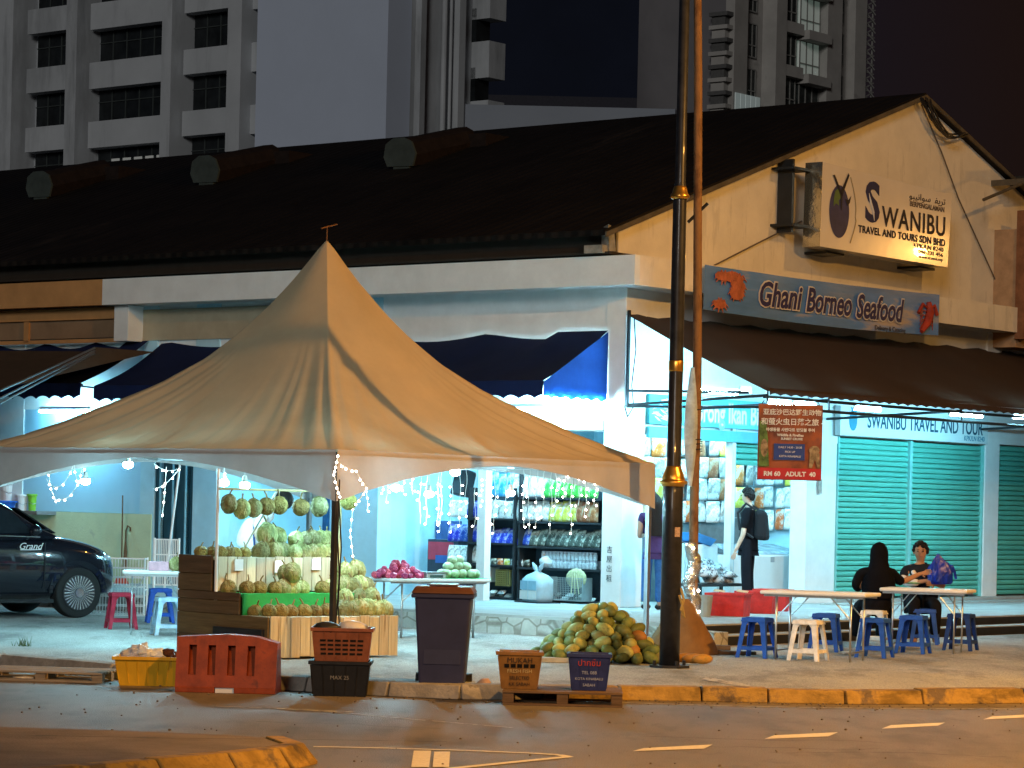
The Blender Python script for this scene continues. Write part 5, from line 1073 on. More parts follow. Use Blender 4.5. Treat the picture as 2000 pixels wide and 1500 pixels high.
MB().box(-.13, .13, -.12, .12, 0, .06).build('body', M('scale_grey', (.5, .55, .56), .4), sc_, bevel=.006); MB().box(-.15, .15, -.13, .13, .07, .08).build('pan', steel, sc_); MB().box(-.09, .09, -.124, -.121, .012, .045).build('display', M('display', (.05, .10, .10), .3), sc_)
# red bins on the platform
for i, (x, s) in enumerate(((1425, 1.0), (1482, 1.0), (1513, .9))):
    p = gnd(x, 1204-5*i, PF); fcrate('storage_bin', ['largest red plastic bin with papers on its rim on the platform edge', 'second red plastic bin, between the other two red bins', 'rearmost red plastic bin, touching the near white table'][i], (p.x+.0, p.y+.22+.02*i, PF), -.35, .52*s, .36, .30, crim, .95, cat='bin', grp='red bins on the platform', ridge=False)
for i, (x, y) in enumerate(((1405, 1157), (1450, 1158))):
    o = MB().box(-.07, .07, -.03, .03, 0, .012).build('paper_sheet', M('cream_paper', (.7, .65, .45), .8)); o.location = at(x, y, 35.7)+Vector((0, .0, .015)); o.rotation_euler = (.2, .1, -.3); tag(o, f'{["left", "right"][i]} one of two cream papers on the rim of the largest red bin', 'paper')
o = MB().lathe([(.10, 0), (.13, .28), (.12, .28), (.09, .02)], 16).build('bucket', M('grey_bucket', (.30, .36, .36), .5)); o.location = gnd(1374, 1205, PF)+Vector((0, .15, 0)); tag(o, 'grey bucket left of the red bins on the platform', 'bucket')
# ================================================================ SHOP GOODS
bW = lambda a, b, z: W(a, b, z)
def rack(label, a0, a1, b0_, b1__, zs, back=True):
    t = thing('display_shelf', label, 'shelf', C0, ANG)
    for z in zs: MB().box(a0, a1, b0_, b1__, z-.03, z).build('shelf_board', dark, t)
    MB().box(a1, a1+.02, b0_, b1__, PF, zs[-1]+.45).build('back_panel', M('shelf_back', (.04, .06, .08), .7), t)
    for b in (b0_, b1__-.03): MB().box(a0+.02, a1, b, b+.03, PF, zs[-1]+.45).build('upright', dark, t)
    return t
ash = .62
zr = lambda y, x=1080: la(x, y, ash).z
zs = [zr(1172), zr(1110), zr(1068), zr(1019), zr(972)]; print('shelf z', [round(z, 2) for z in zs])
rack('black steel shelf rack of packets facing the street in the corner shop', ash, ash+.42, .45, 2.38, zs)
rack('black steel shelf rack of blue bags left of the door post in the corner shop', ash, ash+.42, 2.45, 3.35, [zs[0], zs[1]+.02, zs[2]+.03, zs[3]+.03])
def pouch(mat, wd=.15, h=.20, d=.05):
    mb = MB(); N, K = 8, 10; vs = []
    for i in range(N+1):
        f = i/N; b = sin(pi*f)**.5 if 0 < f < 1 else .06
        for k in range(K): a = 2*pi*k/K; vs.append((wd/2*(abs(cos(a))**.6)*(1 if cos(a) > 0 else -1)*(.93+.07*b), d/2*sin(a)*b, h*f))
    mb.add(vs, [(i*K+k, i*K+(k+1) % K, (i+1)*K+(k+1) % K, (i+1)*K+k) for i in range(N) for k in range(K)]+[tuple(range(K-1, -1, -1)), tuple(range(N*K, (N+1)*K))])
    return mb.build('food_packet', mat, smooth=True)
def pm(n, c, c2, sc=14, p2=.52): return M(n, c, .28, var=.3, sc=sc, col2=c2, p2=p2, bump=.5, bsc=22, rand=.22)
PM = {'white': pm('packet_white', (.66, .66, .64), (.32, .34, .34)), 'green': pm('packet_green', (.05, .32, .05), (.60, .62, .35)), 'yellow': pm('packet_yellow', (.55, .52, .08), (.72, .72, .62)), 'blue': pm('packet_blue', (.02, .05, .32), (.35, .42, .60)),
      'brown': pm('packet_brown', (.30, .12, .05), (.50, .38, .25)), 'dark': pm('packet_dark', (.05, .06, .05), (.42, .44, .38)), 'clear': pm('packet_clear', (.62, .66, .66), (.36, .34, .30), 16), 'orange': pm('packet_orange', (.55, .16, .04), (.66, .60, .52)), 'sky': pm('packet_sky', (.05, .30, .62), (.6, .66, .7))}
proto = {}
def packet(kind, p, label, grp, s=(1, 1, 1), rz=None, tilt=0):
    rz = ANG-pi/2 if rz is None else rz
    if kind not in proto:
        o = pouch(PM[kind]); proto[kind] = o; o.location = p; o.scale = s; o.rotation_euler = (tilt, 0, rz); return tag(o, label, 'packet', grp)
    o = dup(proto[kind], p, label=label, scale=s, rot=(tilt, 0, rz)); o['group'] = grp; return o
rr = random.Random(14)
def bx_(x, y): return la(x, y, ash+.16)
rows = ((4, 'top', (('sky', 965, 1005), ('white', 1006, 1065), ('green', 1066, 1172)), .36, 15), (3, 'second', (('clear', 952, 1020), ('white', 1021, 1075), ('yellow', 1076, 1128), ('brown', 1129, 1172)), .31, 14), (2, 'third', (('blue', 950, 1040), ('dark', 1041, 1172)), .27, 15))
for zi, rn, segs, hh, stp_ in rows:
    n = 0
    for kind, x0, x1 in segs:
        x = x0+6
        while x < x1-3:
            n += 1; b = bx_(x, 1050).y
            packet(kind, bW(ash+.10+rr.uniform(-.02, .02), b, zs[zi]+.002), f'{ORDS[min(n, 30)]} packet from the left on the {rn} shelf of the street-facing rack, {kind if kind != "sky" else "pale blue"}', f'packets on the {rn} shelf', (stp_*.0076/.15*1.42, 1.3, hh/.20*rr.uniform(.9, 1.05)), ANG-pi/2+rr.uniform(-.15, .15), rr.uniform(-.15, .05) if zi != 2 else -.35)
            x += stp_
# jars on the fourth shelf
jm = M('jar_glass', (.45, .47, .50), .15, var=.3, sc=20); jl = M('jar_lid', (.5, .5, .55), .4); jp = None; n = 0
for r_ in range(2):
    for i in range(15):
        x = 1068+7.2*i; b = bx_(x, 1100).y; p = bW(ash+.08+.16*r_, b, zs[1]+.002+.14*r_*0); n += 1
        if jp is None:
            jp = MB().lathe([(.030, 0), (.033, .01), (.033, .085), (.024, .10)], 10).build('jar', jm, smooth=True); MB().lathe([(.027, .10), (.027, .122)], 10).build('lid', jl, jp); o = jp; o.location = p; tag(o, 'x', 'jar')
        else: o = dup(jp, p)
        o['group'] = 'jars on the fourth shelf'; o['label'] = f'{ORDS[i+1]} small jar from the left in the {"front" if r_ == 0 else "back"} row on the jar shelf'
        p2 = p.copy(); p2.z += .124
        if r_ == 0: o = dup(jp, p2, label=f'{ORDS[i+1]} small jar from the left in the upper layer on the jar shelf'); o['group'] = 'jars on the fourth shelf'
for i, x in enumerate(range(956, 1040, 13)):
    packet(('clear', 'dark', 'orange', 'yellow', 'clear', 'white', 'dark')[i], bW(ash+.1, bx_(x, 1100).y, zs[1]+.003), f'{ORDS[i+1]} small packet from the left beside the jars on the jar shelf', 'small packets beside the jars', (.75, 1, .55))
for i, x in enumerate((886, 897, 909, 921, 932)):
    for zi, kk in ((1, 'clear'), (2, 'blue'), (3, 'dark')):
        packet(kk if zi < 3 else ('blue' if i > 2 else 'white'), bW(ash+.12, bx_(x, 1050).y, zs[zi]+.032), f'{ORDS[i+1]} packet on the {("", "lower", "middle", "upper")[zi]} board of the rack left of the door post', 'packets left of the door post', (1.2, 1.3, 1.3), tilt=-.15)
# baskets on the bottom shelf
def basket(label, a, b, z, w_, h, mat):
    t = thing('wire_basket', label, 'basket', W(a, b, z), ANG-pi/2, 'baskets on the bottom shelf'); mb = MB(); n = int(w_/.03)
    for k in range(n+1): mb.box(-w_/2+w_*k/n-.003, -w_/2+w_*k/n+.003, -.13, -.124, 0, h)
    for k in range(int(h/.03)+1): mb.box(-w_/2, w_/2, -.135, -.129, k*.03, k*.03+.006)
    mb.build('front_grid', mat, t); MB().box(-w_/2, w_/2, -.12, .12, 0, .01).box(-w_/2, -w_/2+.01, -.12, .12, .011, h).box(w_/2-.01, w_/2, -.12, .12, .011, h).build('tray', mat, t); return t
basket('white wire basket at the left end of the bottom shelf', ash+.16, bx_(957, 1120).y, zs[0]+.22, .16, .22, whitep)
basket('olive wire basket of goods on the bottom shelf', ash+.16, bx_(992, 1125).y, zs[0]+.17, .26, .24, M('olive_wire', (.25, .22, .08), .6))
basket('grey wire basket at the right of the bottom shelf', ash+.0, bx_(1125, 1140).y, zs[0]+.002, .66, .34, M('grey_wire', (.35, .38, .38), .5))
for i in range(12):
    packet('clear' if i % 3 else 'dark', bW(ash+.06+.05*(i % 2), bx_(952+8.5*i if i < 6 else 1092+13*(i-6), 1150).y, zs[0]+.004+(.0 if i % 2 else .05)), f'{ORDS[i+1]} flat packet from the left lying on the bottom shelf', 'flat packets on the bottom shelf', (.9, .8, .45), tilt=-1.0)
p = la(1128, 1130, ash-.05); t = thing('woven_fan', 'round woven fan with straw handles leaning on the bottom basket', 'basket', W(ash-.08, p.y, p.z), ANG-pi/2)
MB().ball((0,0,0), .19, 16, 8, (1.0, .2, .78)).build('dish', M('straw', (.50, .46, .26), .8, var=.3, sc=30), t, smooth=True)
for k in (-1, 0, 1): MB().cyl((.03*k, -.05, .10), (.03+.07*k, -.06, -.22), .008, n=5).build('straw', M('straw_pale', (.65, .62, .40), .8), t)
# big pale plastic bag of boxes
p = la(1045, 1172, .20); bg_ = thing('carrier_bag', 'large pale blue tied plastic bag full of boxes in the shop opening', 'bag', W(.25, p.y, p.z-.02), ANG-pi/2-.3)
fm = M('bag_film', (.55, .72, .80), .25, var=.12, sc=6, trans=.35, bump=.5, bsc=9)
mb = MB(); vs = []; K = 20; rs = ((0, .235, .15), (.05, .25, .165), (.22, .25, .165), (.32, .245, .16), (.38, .17, .11), (.42, .07, .05), (.44, .03, .03))
for z, rx, ry in rs:
    for k in range(K): a = 2*pi*k/K; c_, s_ = cos(a), sin(a); e = .5; vs.append((rx*abs(c_)**e*(1 if c_ > 0 else -1)*(1+.03*sin(k*5+z*30)), ry*abs(s_)**e*(1 if s_ > 0 else -1), z))
mb.add(vs, [(i*K+k, i*K+(k+1) % K, (i+1)*K+(k+1) % K, (i+1)*K+k) for i in range(len(rs)-1) for k in range(K)]+[tuple(range(K-1, -1, -1))]); mb.build('film', fm, bg_, smooth=True)
for s in (-1, 1): MB().tube([(s*.01, 0, .42), (s*.08, 0, .50), (s*.14, 0, .56)], [.02, .035, .008], 8).build('handle', fm, bg_)
MB().box(-.21, -.01, -.17, -.165, .03, .16).box(.01, .21, -.17, -.165, .03, .16).build('boxes', whitep, bg_)
MB().box(-.20, -.01, -.172, -.169, .17, .30).box(.01, .21, -.172, -.169, .17, .30).build('boxes', M('box_blue', (.3, .5, .62), .5), bg_)
o = MB().box(-.3, .3, -.2, .2, 0, .05).build('low_stand', dark); o.location = W(.25, p.y, PF); o.rotation_euler = (0, 0, ANG-pi/2-.3)
o.scale = (1, 1, max(.4, (p.z-.025-PF)/.05)); tag(o, 'low dark stand under the big pale plastic bag', 'stand')
o = MB().ball((0,0,0), .12, 12, 8, (1.2, .8, .75), fn=lambda p_, a, b: 1+.2*noise.noise(p_*12)).build('plastic_bag', M('white_bag', (.6,.6,.62), .4, bump=.6, bsc=12), smooth=True); o.location = bW(ash+.1, bx_(1078, 1100).y, zs[1]+.09); tag(o, 'white knotted plastic bag on the jar shelf', 'bag')
# hanging packets on the display wall
pb = 1.35
t = thing('display_wall', 'white pegboard wall hung with packets in the right opening of the corner shop', 'display', C0, ANG)
al_, ar_ = lb(1262, 1000, pb).x, 5.2
MB().box(al_-.3, ar_, pb+.06, pb+.10, PF, 3.4).build('board', M('pegboard', (.16, .21, .23), .7, var=.3, sc=4), t)
for i, (y, z) in enumerate(((853, 0), (898, 0), (940, 0), (982, 0), (1010, 0))): 
    z_ = lb(1380, y, pb).z; MB().cyl((al_-.2, pb-.02, z_), (ar_-.1, pb-.02, z_), .008, n=5).build('hang_rail', steel, t)
kinds = ('clear', 'white', 'clear', 'orange', 'clear', 'yellow', 'clear', 'brown'); n = 0
for r_, (y, rn) in enumerate(((893, 'top'), (936, 'second'), (977, 'third'), (1020, 'bottom'))):
    for c_i in range(8):
        x = 1262+21.5*c_i; q = lb(x, y, pb-.03)
        kd = kinds[(c_i*3+r_*5) % 8]; packet(kd, W(q.x, pb-.04+rr.uniform(-.02, .02), q.z+rr.uniform(-.01, .01)), f'{ORDS[c_i+1]} packet from the left in the {rn} row hung left of the steel door post', 'packets hanging left of the steel post', (1.95*rr.uniform(.9, 1.1), 1.2, 1.66), ANG+rr.uniform(-.2, .2), rr.uniform(-.12, .12))
aw_ = 5.38
for r_, (y, rn) in enumerate(((905, 'top'), (948, 'second'), (992, 'third'), (1036, 'bottom'))):
    for c_i in range(7):
        x = 1444+19.5*c_i
        if r_ == 3 and c_i == 0: continue
        if x < 1478: q = lb(x, y, pb-.06); p = W(q.x, pb-.06, q.z); rz_ = ANG+rr.uniform(-.2, .2)
        else: q = la(x, y, aw_); p = W(aw_+rr.uniform(-.03, .01), q.y, q.z+rr.uniform(-.015, .015)); rz_ = ANG-pi/2+rr.uniform(-.2, .2)
        kd = ('clear', 'white', 'clear', 'orange', 'clear', 'white', 'yellow')[(c_i*2+r_*3) % 7]; packet(kd, p, f'{ORDS[c_i+1]} packet from the left in the {rn} row of the hanging display above the freezer', 'packets hanging above the freezer', (1.25 if x > 1478 else 1.9, 1.2, 1.62), rz_, rr.uniform(-.12, .12))
for r_, y in enumerate((865, 908, 952, 996)):
    z_ = la(1520, y, aw_).z+.0; t2 = MB().cyl((0, 0, 0), (0, 1.6, 0), .008, n=5).build('hang_rail', steel); t2.location = W(aw_+.02, .35, z_); t2.rotation_euler = (0, 0, ANG); tag(t2, f'{ORDS[r_+1]} steel rail from the top on the shop side wall above the freezer', 'rail')
for i, (x, y) in enumerate(((1350, 912), (1395, 900), (1300, 915), (1330, 960), (1405, 965))): pass
# chest freezer
q0 = lb(1415, 1160, .55); q1 = lb(1572, 1170, .55); fz = thing('chest_freezer', 'white glass-topped chest freezer below the hanging packets', 'freezer', W(q0.x, .5, PF), ANG); L_ = q1.x-q0.x
fzw = M('freezer_white', (.66, .72, .74), .35, var=.04); MB().box(0, L_, 0, .6, .08, .74).build('body', fzw, fz, bevel=.03)
mb = MB(); mb.prism([(-.0, .745), (.6, .745), (.6, .90), (.42, .90), (.08, .80)], 'x', .0, .05); mb.prism([(-.0, .745), (.6, .745), (.6, .90), (.42, .90), (.08, .80)], 'x', L_-.05, L_); mb.build('end_cap', M('freezer_grey', (.10, .13, .15), .4), fz)
MB().hexa([(.05,.02,.745),(L_-.05,.02,.745),(L_-.05,.58,.745),(.05,.58,.745)], [(.05,.10,.79),(L_-.05,.10,.79),(L_-.05,.58,.89),(.05,.58,.89)]).build('glass_lid', M('lid_glass', (.30, .40, .45), .08, var=.4, sc=6), fz)
mb = MB()
for k in range(8): mb.box(L_-.42+.05*k, L_-.415+.05*k, -.012, -.004, .09, .27)
for k in range(5): mb.box(L_-.43, L_-.06, -.016, -.012, .10+.04*k, .105+.04*k)
mb.build('grille', M('grille_pale', (.5, .5, .4), .5), fz); MB().box(L_-.44, L_-.05, -.003, -.0005, .08, .28).build('grille_back', blackp, fz)
MB().box(L_*.52, L_*.52+.10, -.006, -.001, .62, .70).build('badge', M('badge_grey', (.3, .33, .36), .4), fz)
for k in (0, 1): MB().box(.1+k*(L_-.3), .2+k*(L_-.3), .05, .5, 0, .079).build('foot', blackp, fz)
# silver heap of dried fish packs in front
q = lb(1392, 1150, -.25); lt = thing('low_table', 'low table hidden under the heap of crinkled silver packs', 'table', W(q.x, -.25, PF), ANG); MB().box(-.65, .55, -.25, .25, .30, .34).build('tabletop', dark, lt)
for a_, b_ in ((-.6,-.2), (.5,-.2), (.5,.2), (-.6,.2)): MB().box(a_-.02, a_+.02, b_-.02, b_+.02, 0, .30).build('leg', dark, lt)
slv = pm('packet_silver', (.40, .44, .46), (.07, .08, .09), 22, .5); PM['silver'] = slv
for i in range(34):
    ly = i//12; u = -.58+1.1*((i % 12)/11)*(1-.25*ly)+.12*ly; packet('silver', W(q.x+u, -.25+rr.uniform(-.2, .1), PF+.35+ly*.09), f'crinkled silver pack in the {["bottom", "middle", "top"][ly]} layer of the silver heap by the pole, {"left" if u < 0 else "right"} side', f'silver packs {ly} {u < 0}', (1.2, 1.6, .9), ANG+rr.uniform(-.8, .8), -.9+rr.uniform(-.5, .5))
for i in range(10):
    packet('silver', W(q.x-.5+.12*i, -.62+rr.uniform(-.05, .05), PF+.03+(.07 if i % 2 else 0)), f'crinkled silver pack on the floor in front of the low table, {"left" if i < 5 else "right"} part', f'silver packs on the floor {i < 5}', (1.2, 1.6, .8), ANG+rr.uniform(-.6, .6), -1.1)
q = lb(1358, 1055, .6); o = MB().hexa([(-.2,-.15,0),(.2,-.15,0),(.2,.15,0),(-.2,.15,0)], [(-.26,-.2,.12),(.26,-.2,.12),(.26,.2,.12),(-.26,.2,.12)]).build('basin', M('blue_basin', (.05, .22, .5), .4), bevel=.01); o.location = W(q.x, .6, q.z-.05); o.rotation_euler = (0, .2, ANG); tag(o, 'blue plastic basin on the counter right of the thin pole', 'basin')
o = MB().box(-.45, .4, -.25, .25, 0, q.z-.06-PF).build('counter', white_w); o.location = W(q.x, .72, PF); o.rotation_euler = (0, 0, ANG); tag(o, 'white counter under the blue basin behind the silver packs', 'counter')
# counter area left of the door post
q = la(800, 1130, 1.3); ct = thing('shop_counter', 'pale counter with green and dark front panels inside the shop', 'counter', W(1.35, la(880, 1100, 1.35).y, PF), ANG); Lb = la(750, 1100, 1.35).y-la(880, 1100, 1.35).y
MB().box(0, .5, 0, Lb, 0, .80).build('body', blue_w, ct); MB().box(-.03, .55, -.03, Lb+.03, .80, .84).build('countertop', whitep, ct)
MB().box(-.02, -.001, Lb-.22, Lb-.02, .05, .78).build('green_panel', grn, ct); MB().box(-.02, -.001, Lb-.62, Lb-.24, .05, .76).build('dark_panel', dark, ct)
fr = thing('drinks_cooler', 'low dark cooler with a red and blue front right of the counter', 'cooler', W(1.0, la(895, 1100, 1.0).y, PF), ANG); MB().box(0, .4, 0, .62, 0, .86).build('body', M('cooler_dark', (.04, .05, .07), .4), fr, bevel=.01)
MB().box(-.006, -.001, .1, .6, .55, .82).build('red_panel', M('cooler_red', (.45, .05, .08), .5), fr); MB().box(-.010, -.0065, .08, .45, .50, .62).build('blue_panel', M('cooler_blue', (.05, .12, .35), .5), fr)
for i, (x, c, lb_) in enumerate(((800, (.35, .45, .48), 'clear plastic box on the shop counter'), (835, (.03, .05, .09), 'dark monitor on the shop counter'), (872, (.05, .10, .25), 'blue carton at the right end of the shop counter'))):
    z_ = PF+.842; b_ = la(x, 1050, 1.5).y; o = MB().box(-.12, .12, -.17, .17, 0, (.22, .34, .30)[i]).build(('storage_box', 'monitor', 'carton')[i], M(f'ctr{i}', c, .35, var=.3, sc=6), bevel=.01); o.location = W(1.55, b_, z_); o.rotation_euler = (0, 0, ANG); tag(o, lb_, ('box', 'monitor', 'carton')[i])
q = la(905, 950, 1.0); o = MB().box(-.12, .12, -.12, .12, -.2, .2).build('speaker', dark, bevel=.02); o.location = W(1.0, q.y, q.z+.05); o.rotation_euler = (.1, .2, ANG); tag(o, 'black loudspeaker hung near the ceiling left of the door post', 'speaker')
MB().cyl((0,0,.2), (.0,.0,.6), .01, n=5).build('bracket', dark, o)
# ---------------- left side clutter
for i, (x, y, r, h, m_, lb_) in enumerate(((20, 962, .17, .30, whitep, 'large white bucket on the dwarf wall at the left frame edge'), (48, 968, .15, .27, whitep, 'white bucket beside the green one on the dwarf wall'), (68, 968, .12, .28, M('lime_bucket', (.22, .52, .05), .5), 'lime green bucket on the dwarf wall'), (14, 985, .22, .16, M('blue_tub', (.02, .10, .40), .5), 'blue tub at the left frame edge on the dwarf wall'))):
    q = la(x, y, .1+(.0 if i != 3 else -.25)); t = thing('bucket', lb_, 'bucket', W(.1 if i != 3 else -.22, q.y, 1.50 if i != 0 else 1.66), 0); MB().lathe([(r*.82, 0), (r, h), (r+.012, h), (r+.012, h-.03), (r*.94, h-.03), (r*.80, .02)], 20).build('shell', m_, t, smooth=False)
    MB().tube([(r, 0, h-.02), (r*.8, -.08, h-.13), (0, -.10-r*.6, h-.17), (-r*.8, -.08, h-.13), (-r, 0, h-.02)], .005, 5).build('handle', steel, t)
q = la(20, 996, .0); o = MB().box(-.45, .3, -.3, 1.6, -.06, -.002).build('wall_shelf', M('shelf_grey', (.2, .22, .22), .6)); o.location = W(0, la(88, 996, 0).y, 1.502-.0); o.rotation_euler = (0, 0, ANG); tag(o, 'grey shelf board on top of the dwarf wall carrying the buckets', 'shelf')
def wire_panel(name, label, p, rz, w_, h, n, mat, horiz=3, d_=0, z0=0):
    t = thing(name, label, 'rack', p, rz); 
    for j, yy in enumerate((0, d_) if d_ else (0,)):
        mb = MB()
        for k in range(n+1): mb.cyl((w_*k/n, yy, z0), (w_*k/n, yy, h), .005, n=4)
        for k in range(horiz+1): mb.cyl((0, yy, z0+(h-z0)*k/horiz), (w_, yy, z0+(h-z0)*k/horiz), .008, n=4)
        mb.build('wire_panel', mat, t)
    mb = MB()
    for x in (0, w_):
        for yy in (0, d_) if d_ else (0,): mb.cyl((x, yy, 0), (x, yy, h+.02), .014, n=6)
        if d_: mb.cyl((x, 0, h), (x, d_, h), .01, n=5); mb.cyl((x, 0, h*.45), (x, d_, h*.45), .01, n=5)
    mb.build('frame', mat, t); return t
p = gnd(128, 1178, PV); p = at(118, 1175, 38.9); wire_panel('wire_rack', 'white wire rack standing between the black car and the red stool', (p.x, p.y+.6, PV), .05, 1.05, .78, 26, whitep, 6, .5)
p = gnd(295, 1190, PV); wire_panel('slatted_chair_back', 'white slatted metal chair standing against the blue door', (p.x, p.y+.2, PV), .1, .36, 1.02, 14, whitep, 3, .4, .35)
t = thing('umbrella', 'closed umbrella with a hooked handle leaning on the pale green wall', 'umbrella', W(-.08, la(248, 1060, -.05).y, PF), 0); MB().tube([(0,0,0), (0,0,.85), (.03,0,.93), (.07,0,.90), (.07,0,.84)], .014, 6).build('handle', wood_d, t); MB().lathe([(.01, .05), (.035, .15), (.03, .5), (.012, .7)], 8).build('furled_canopy', M('umbrella_brown', (.16, .09, .05), .8), t)
t = thing('broom', 'thin stick leaning on the pale green wall beside the umbrella', 'broom', W(-.35, la(252, 1060, -.2).y, PF), 0); MB().cyl((0,0,0), (-.05,.3,1.42), .012, n=6).build('handle', wood_d, t); MB().frus(-.12, .12, -.03, .03, 0, .1, .6).build('head', M('red_broom', (.45, .08, .05), .8), t)
t = thing('support_pole', 'white slanting pole in front of the dark teal doors', 'pole', gnd(317, 1180, PV), 0); MB().cyl((0,0,0), (.22,0,2.15), .018, n=8).build('shaft', whitep, t)
o = MB().lathe([(.14, 0), (.20, .16), (.19, .16), (.13, .01)], 14).build('basin', M('red_basin', (.5, .08, .04), .5)); o.location = gnd(274, 1163, PV); tag(o, 'small red basin on the ground behind the left table', 'basin')

# ================================================================ CAR
car = thing('parked_car', 'glossy black crossover car with a many-spoked wheel parked at the left frame edge', 'car')
cw = gnd(146, 1206, PV); ch = radians(36); fx, hw = 1.36, .82
hd = Vector((cos(ch), sin(ch), 0)); sd = Vector((sin(ch), -cos(ch), 0))   # heading, right side
car.location = cw-hd*fx-sd*hw; car.rotation_euler = (0, 0, ch)
paintm = M('black_car_paint', (.010, .012, .018), .16, var=.1, coat=1.0); cg = M('car_glass', (.015, .02, .025), .05, var=.2); chrm = M('chrome', (.7, .7, .7), .15, metal=1); tyre = M('tyre', (.02, .02, .02), .8)
# stations: x, half width at belt, sill z, belt z, top z (body without cabin)
ST = [(-2.22, .60, .42, .86, .92), (-2.12, .78, .30, .98, 1.04), (-1.6, .89, .24, 1.04, 1.10), (-.6, .92, .22, 1.03, 1.10), (.5, .92, .22, 1.02, 1.10), (.95, .92, .22, 1.0, 1.12), (1.4, .90, .23, .96, 1.07), (1.74, .86, .25, .90, .99), (1.96, .76, .28, .80, .90), (2.08, .58, .34, .66, .76)]
mb = MB(); K = 14; vs = []
for x, hw_, zs_, zb_, zt_ in ST:
    pr = [(0, zs_), (hw_*.80, zs_), (hw_*.97, zs_+.10), (hw_, (zs_+zb_)*.52), (hw_*.985, zb_-.08), (hw_*.94, zb_), (hw_*.75, zt_-.01), (0, zt_+.02)]
    vs += [(x, y, z) for y, z in pr]+[(x, -y, z) for y, z in pr[-2:0:-1]]
nn = 14; mb.add(vs, [(i*nn+k, (i+1)*nn+k, (i+1)*nn+(k+1) % nn, i*nn+(k+1) % nn) for i in range(len(ST)-1) for k in range(nn)]+[tuple(range(nn)), tuple(range(len(ST)*nn-1, (len(ST)-1)*nn-1, -1))])
mb.build('body', paintm, car, smooth=True, sub=2)
CB = [(-1.95, .62, 1.05, 1.10), (-1.55, .70, 1.05, 1.52), (-1.0, .70, 1.06, 1.63), (-.3, .70, 1.06, 1.67), (.25, .68, 1.06, 1.62), (.62, .66, 1.07, 1.40), (1.08, .64, 1.07, 1.10)]
mb = MB(); vs = []
for x, ht, z0, z1 in CB:
    hb = .86; vs += [(x, hb, z0-.03), (x, hb-(hb-ht)*.5, (z0+z1)/2+.04), (x, ht, z1-.04), (x, ht*.7, z1), (x, 0, z1+.015), (x, -ht*.7, z1), (x, -ht, z1-.04), (x, -(hb-(hb-ht)*.5), (z0+z1)/2+.04), (x, -hb, z0-.03)]
mb.add(vs, [(i*9+k, i*9+k+1, (i+1)*9+k+1, (i+1)*9+k) for i in range(6) for k in range(8)]); mb.build('cabin', paintm, car, smooth=True, sub=1)
for s in (-1, 1):
    for nm, pts in (('side_window', ((.72, 1.12), (.42, 1.40), (.10, 1.53), (-.28, 1.57), (-.30, 1.12))), ('side_window', ((-.38, 1.12), (-.36, 1.57), (-1.0, 1.54), (-1.22, 1.40), (-1.2, 1.12)))):
        q_ = [(x, s*(.875-(z-1.05)*.30+.004), z) for x, z in pts]; MB().add(q_+[(x, y-s*.012, z) for x, y, z in q_], [tuple(range(5)), tuple(range(9, 4, -1))]+[(k, (k+1) % 5, 5+(k+1) % 5, 5+k) for k in range(5)]).build(nm, cg, car)
    MB().tube([(.78, s*.895, 1.075), (.3, s*.91, 1.085), (-.5, s*.91, 1.085), (-1.3, s*.90, 1.075)], .008, 5).build('window_trim', chrm, car)
    mr = MB().ball((.66, s*.99, 1.16), .105, 12, 8, (.75, 1.0, .72)).build('mirror', paintm, car, smooth=True)
    MB().ball((1.80, s*.71, .80), .12, 12, 8, (1.1, .75, .5)).build('headlight', M('lamp_glass', (.5, .55, .6), .1), car, smooth=True)
    MB().box(-.34, -.33, s*.925-.003, s*.925+.003, .35, 1.03).build('door_gap', blackp, car)
    MB().box(-.22, -.05, s*.93-.012, s*.93+.012, .90, .93).build('door_handle', chrm, car)
    for x in (fx, -1.32):
        wv = MB(); y0 = s*.93; wl = wv.cyl((x, s*.70, .335), (x, s*.92, .335), .335, n=40).build('wheel', tyre, car, bevel=.02)
        MB().cyl((x, s*.90, .335), (x, s*.932, .335), .235, n=36).build('rim', M('rim_dark', (.05, .05, .06), .3, metal=.6), wl)
        sp = MB()
        for k in range(30): a = 2*pi*k/30; sp.hexa([(x+cos(a-.035)*.07, s*.934, .335+sin(a-.035)*.07),(x+cos(a+.035)*.07, s*.934, .335+sin(a+.035)*.07),(x+cos(a+.035)*.07, s*.940, .335+sin(a+.035)*.07),(x+cos(a-.035)*.07, s*.940, .335+sin(a-.035)*.07)], [(x+cos(a-.035)*.225, s*.934, .335+sin(a-.035)*.225),(x+cos(a+.035)*.225, s*.934, .335+sin(a+.035)*.225),(x+cos(a+.035)*.225, s*.940, .335+sin(a+.035)*.225),(x+cos(a-.035)*.225, s*.940, .335+sin(a-.035)*.225)])
        sp.build('spokes', M('spoke_metal', (.75, .70, .66), .25, metal=.8), wl); MB().cyl((x, s*.93, .335), (x, s*.95, .335), .06, n=16).build('hub', chrm, wl)
        ar = MB(); vs = []
        for k in range(25): a = pi*k/24; vs += [(x+cos(a)*.36, s*.885, .335+sin(a)*.36), (x+cos(a)*.43, s*.905, .335+sin(a)*.43), (x+cos(a)*.41, s*.80, .335+sin(a)*.41), (x+cos(a)*.36, s*.80, .335+sin(a)*.36)]
        ar.add(vs, [(4*k+j, 4*k+4+j, 4*k+4+(j+1) % 4, 4*k+(j+1) % 4) for k in range(24) for j in range(4)]); ar.build('wheel_arch', paintm, car, smooth=False)
        MB().cyl((x, s*.6, .34), (x, s*.905, .34), .365, n=36).build('wheel_well', blackp, car) if False else None
ws = MB().add([(.66, .60, 1.40), (.66, -.60, 1.40), (1.10, -.66, 1.12), (1.10, .66, 1.12)], [(0, 1, 2, 3)]); 
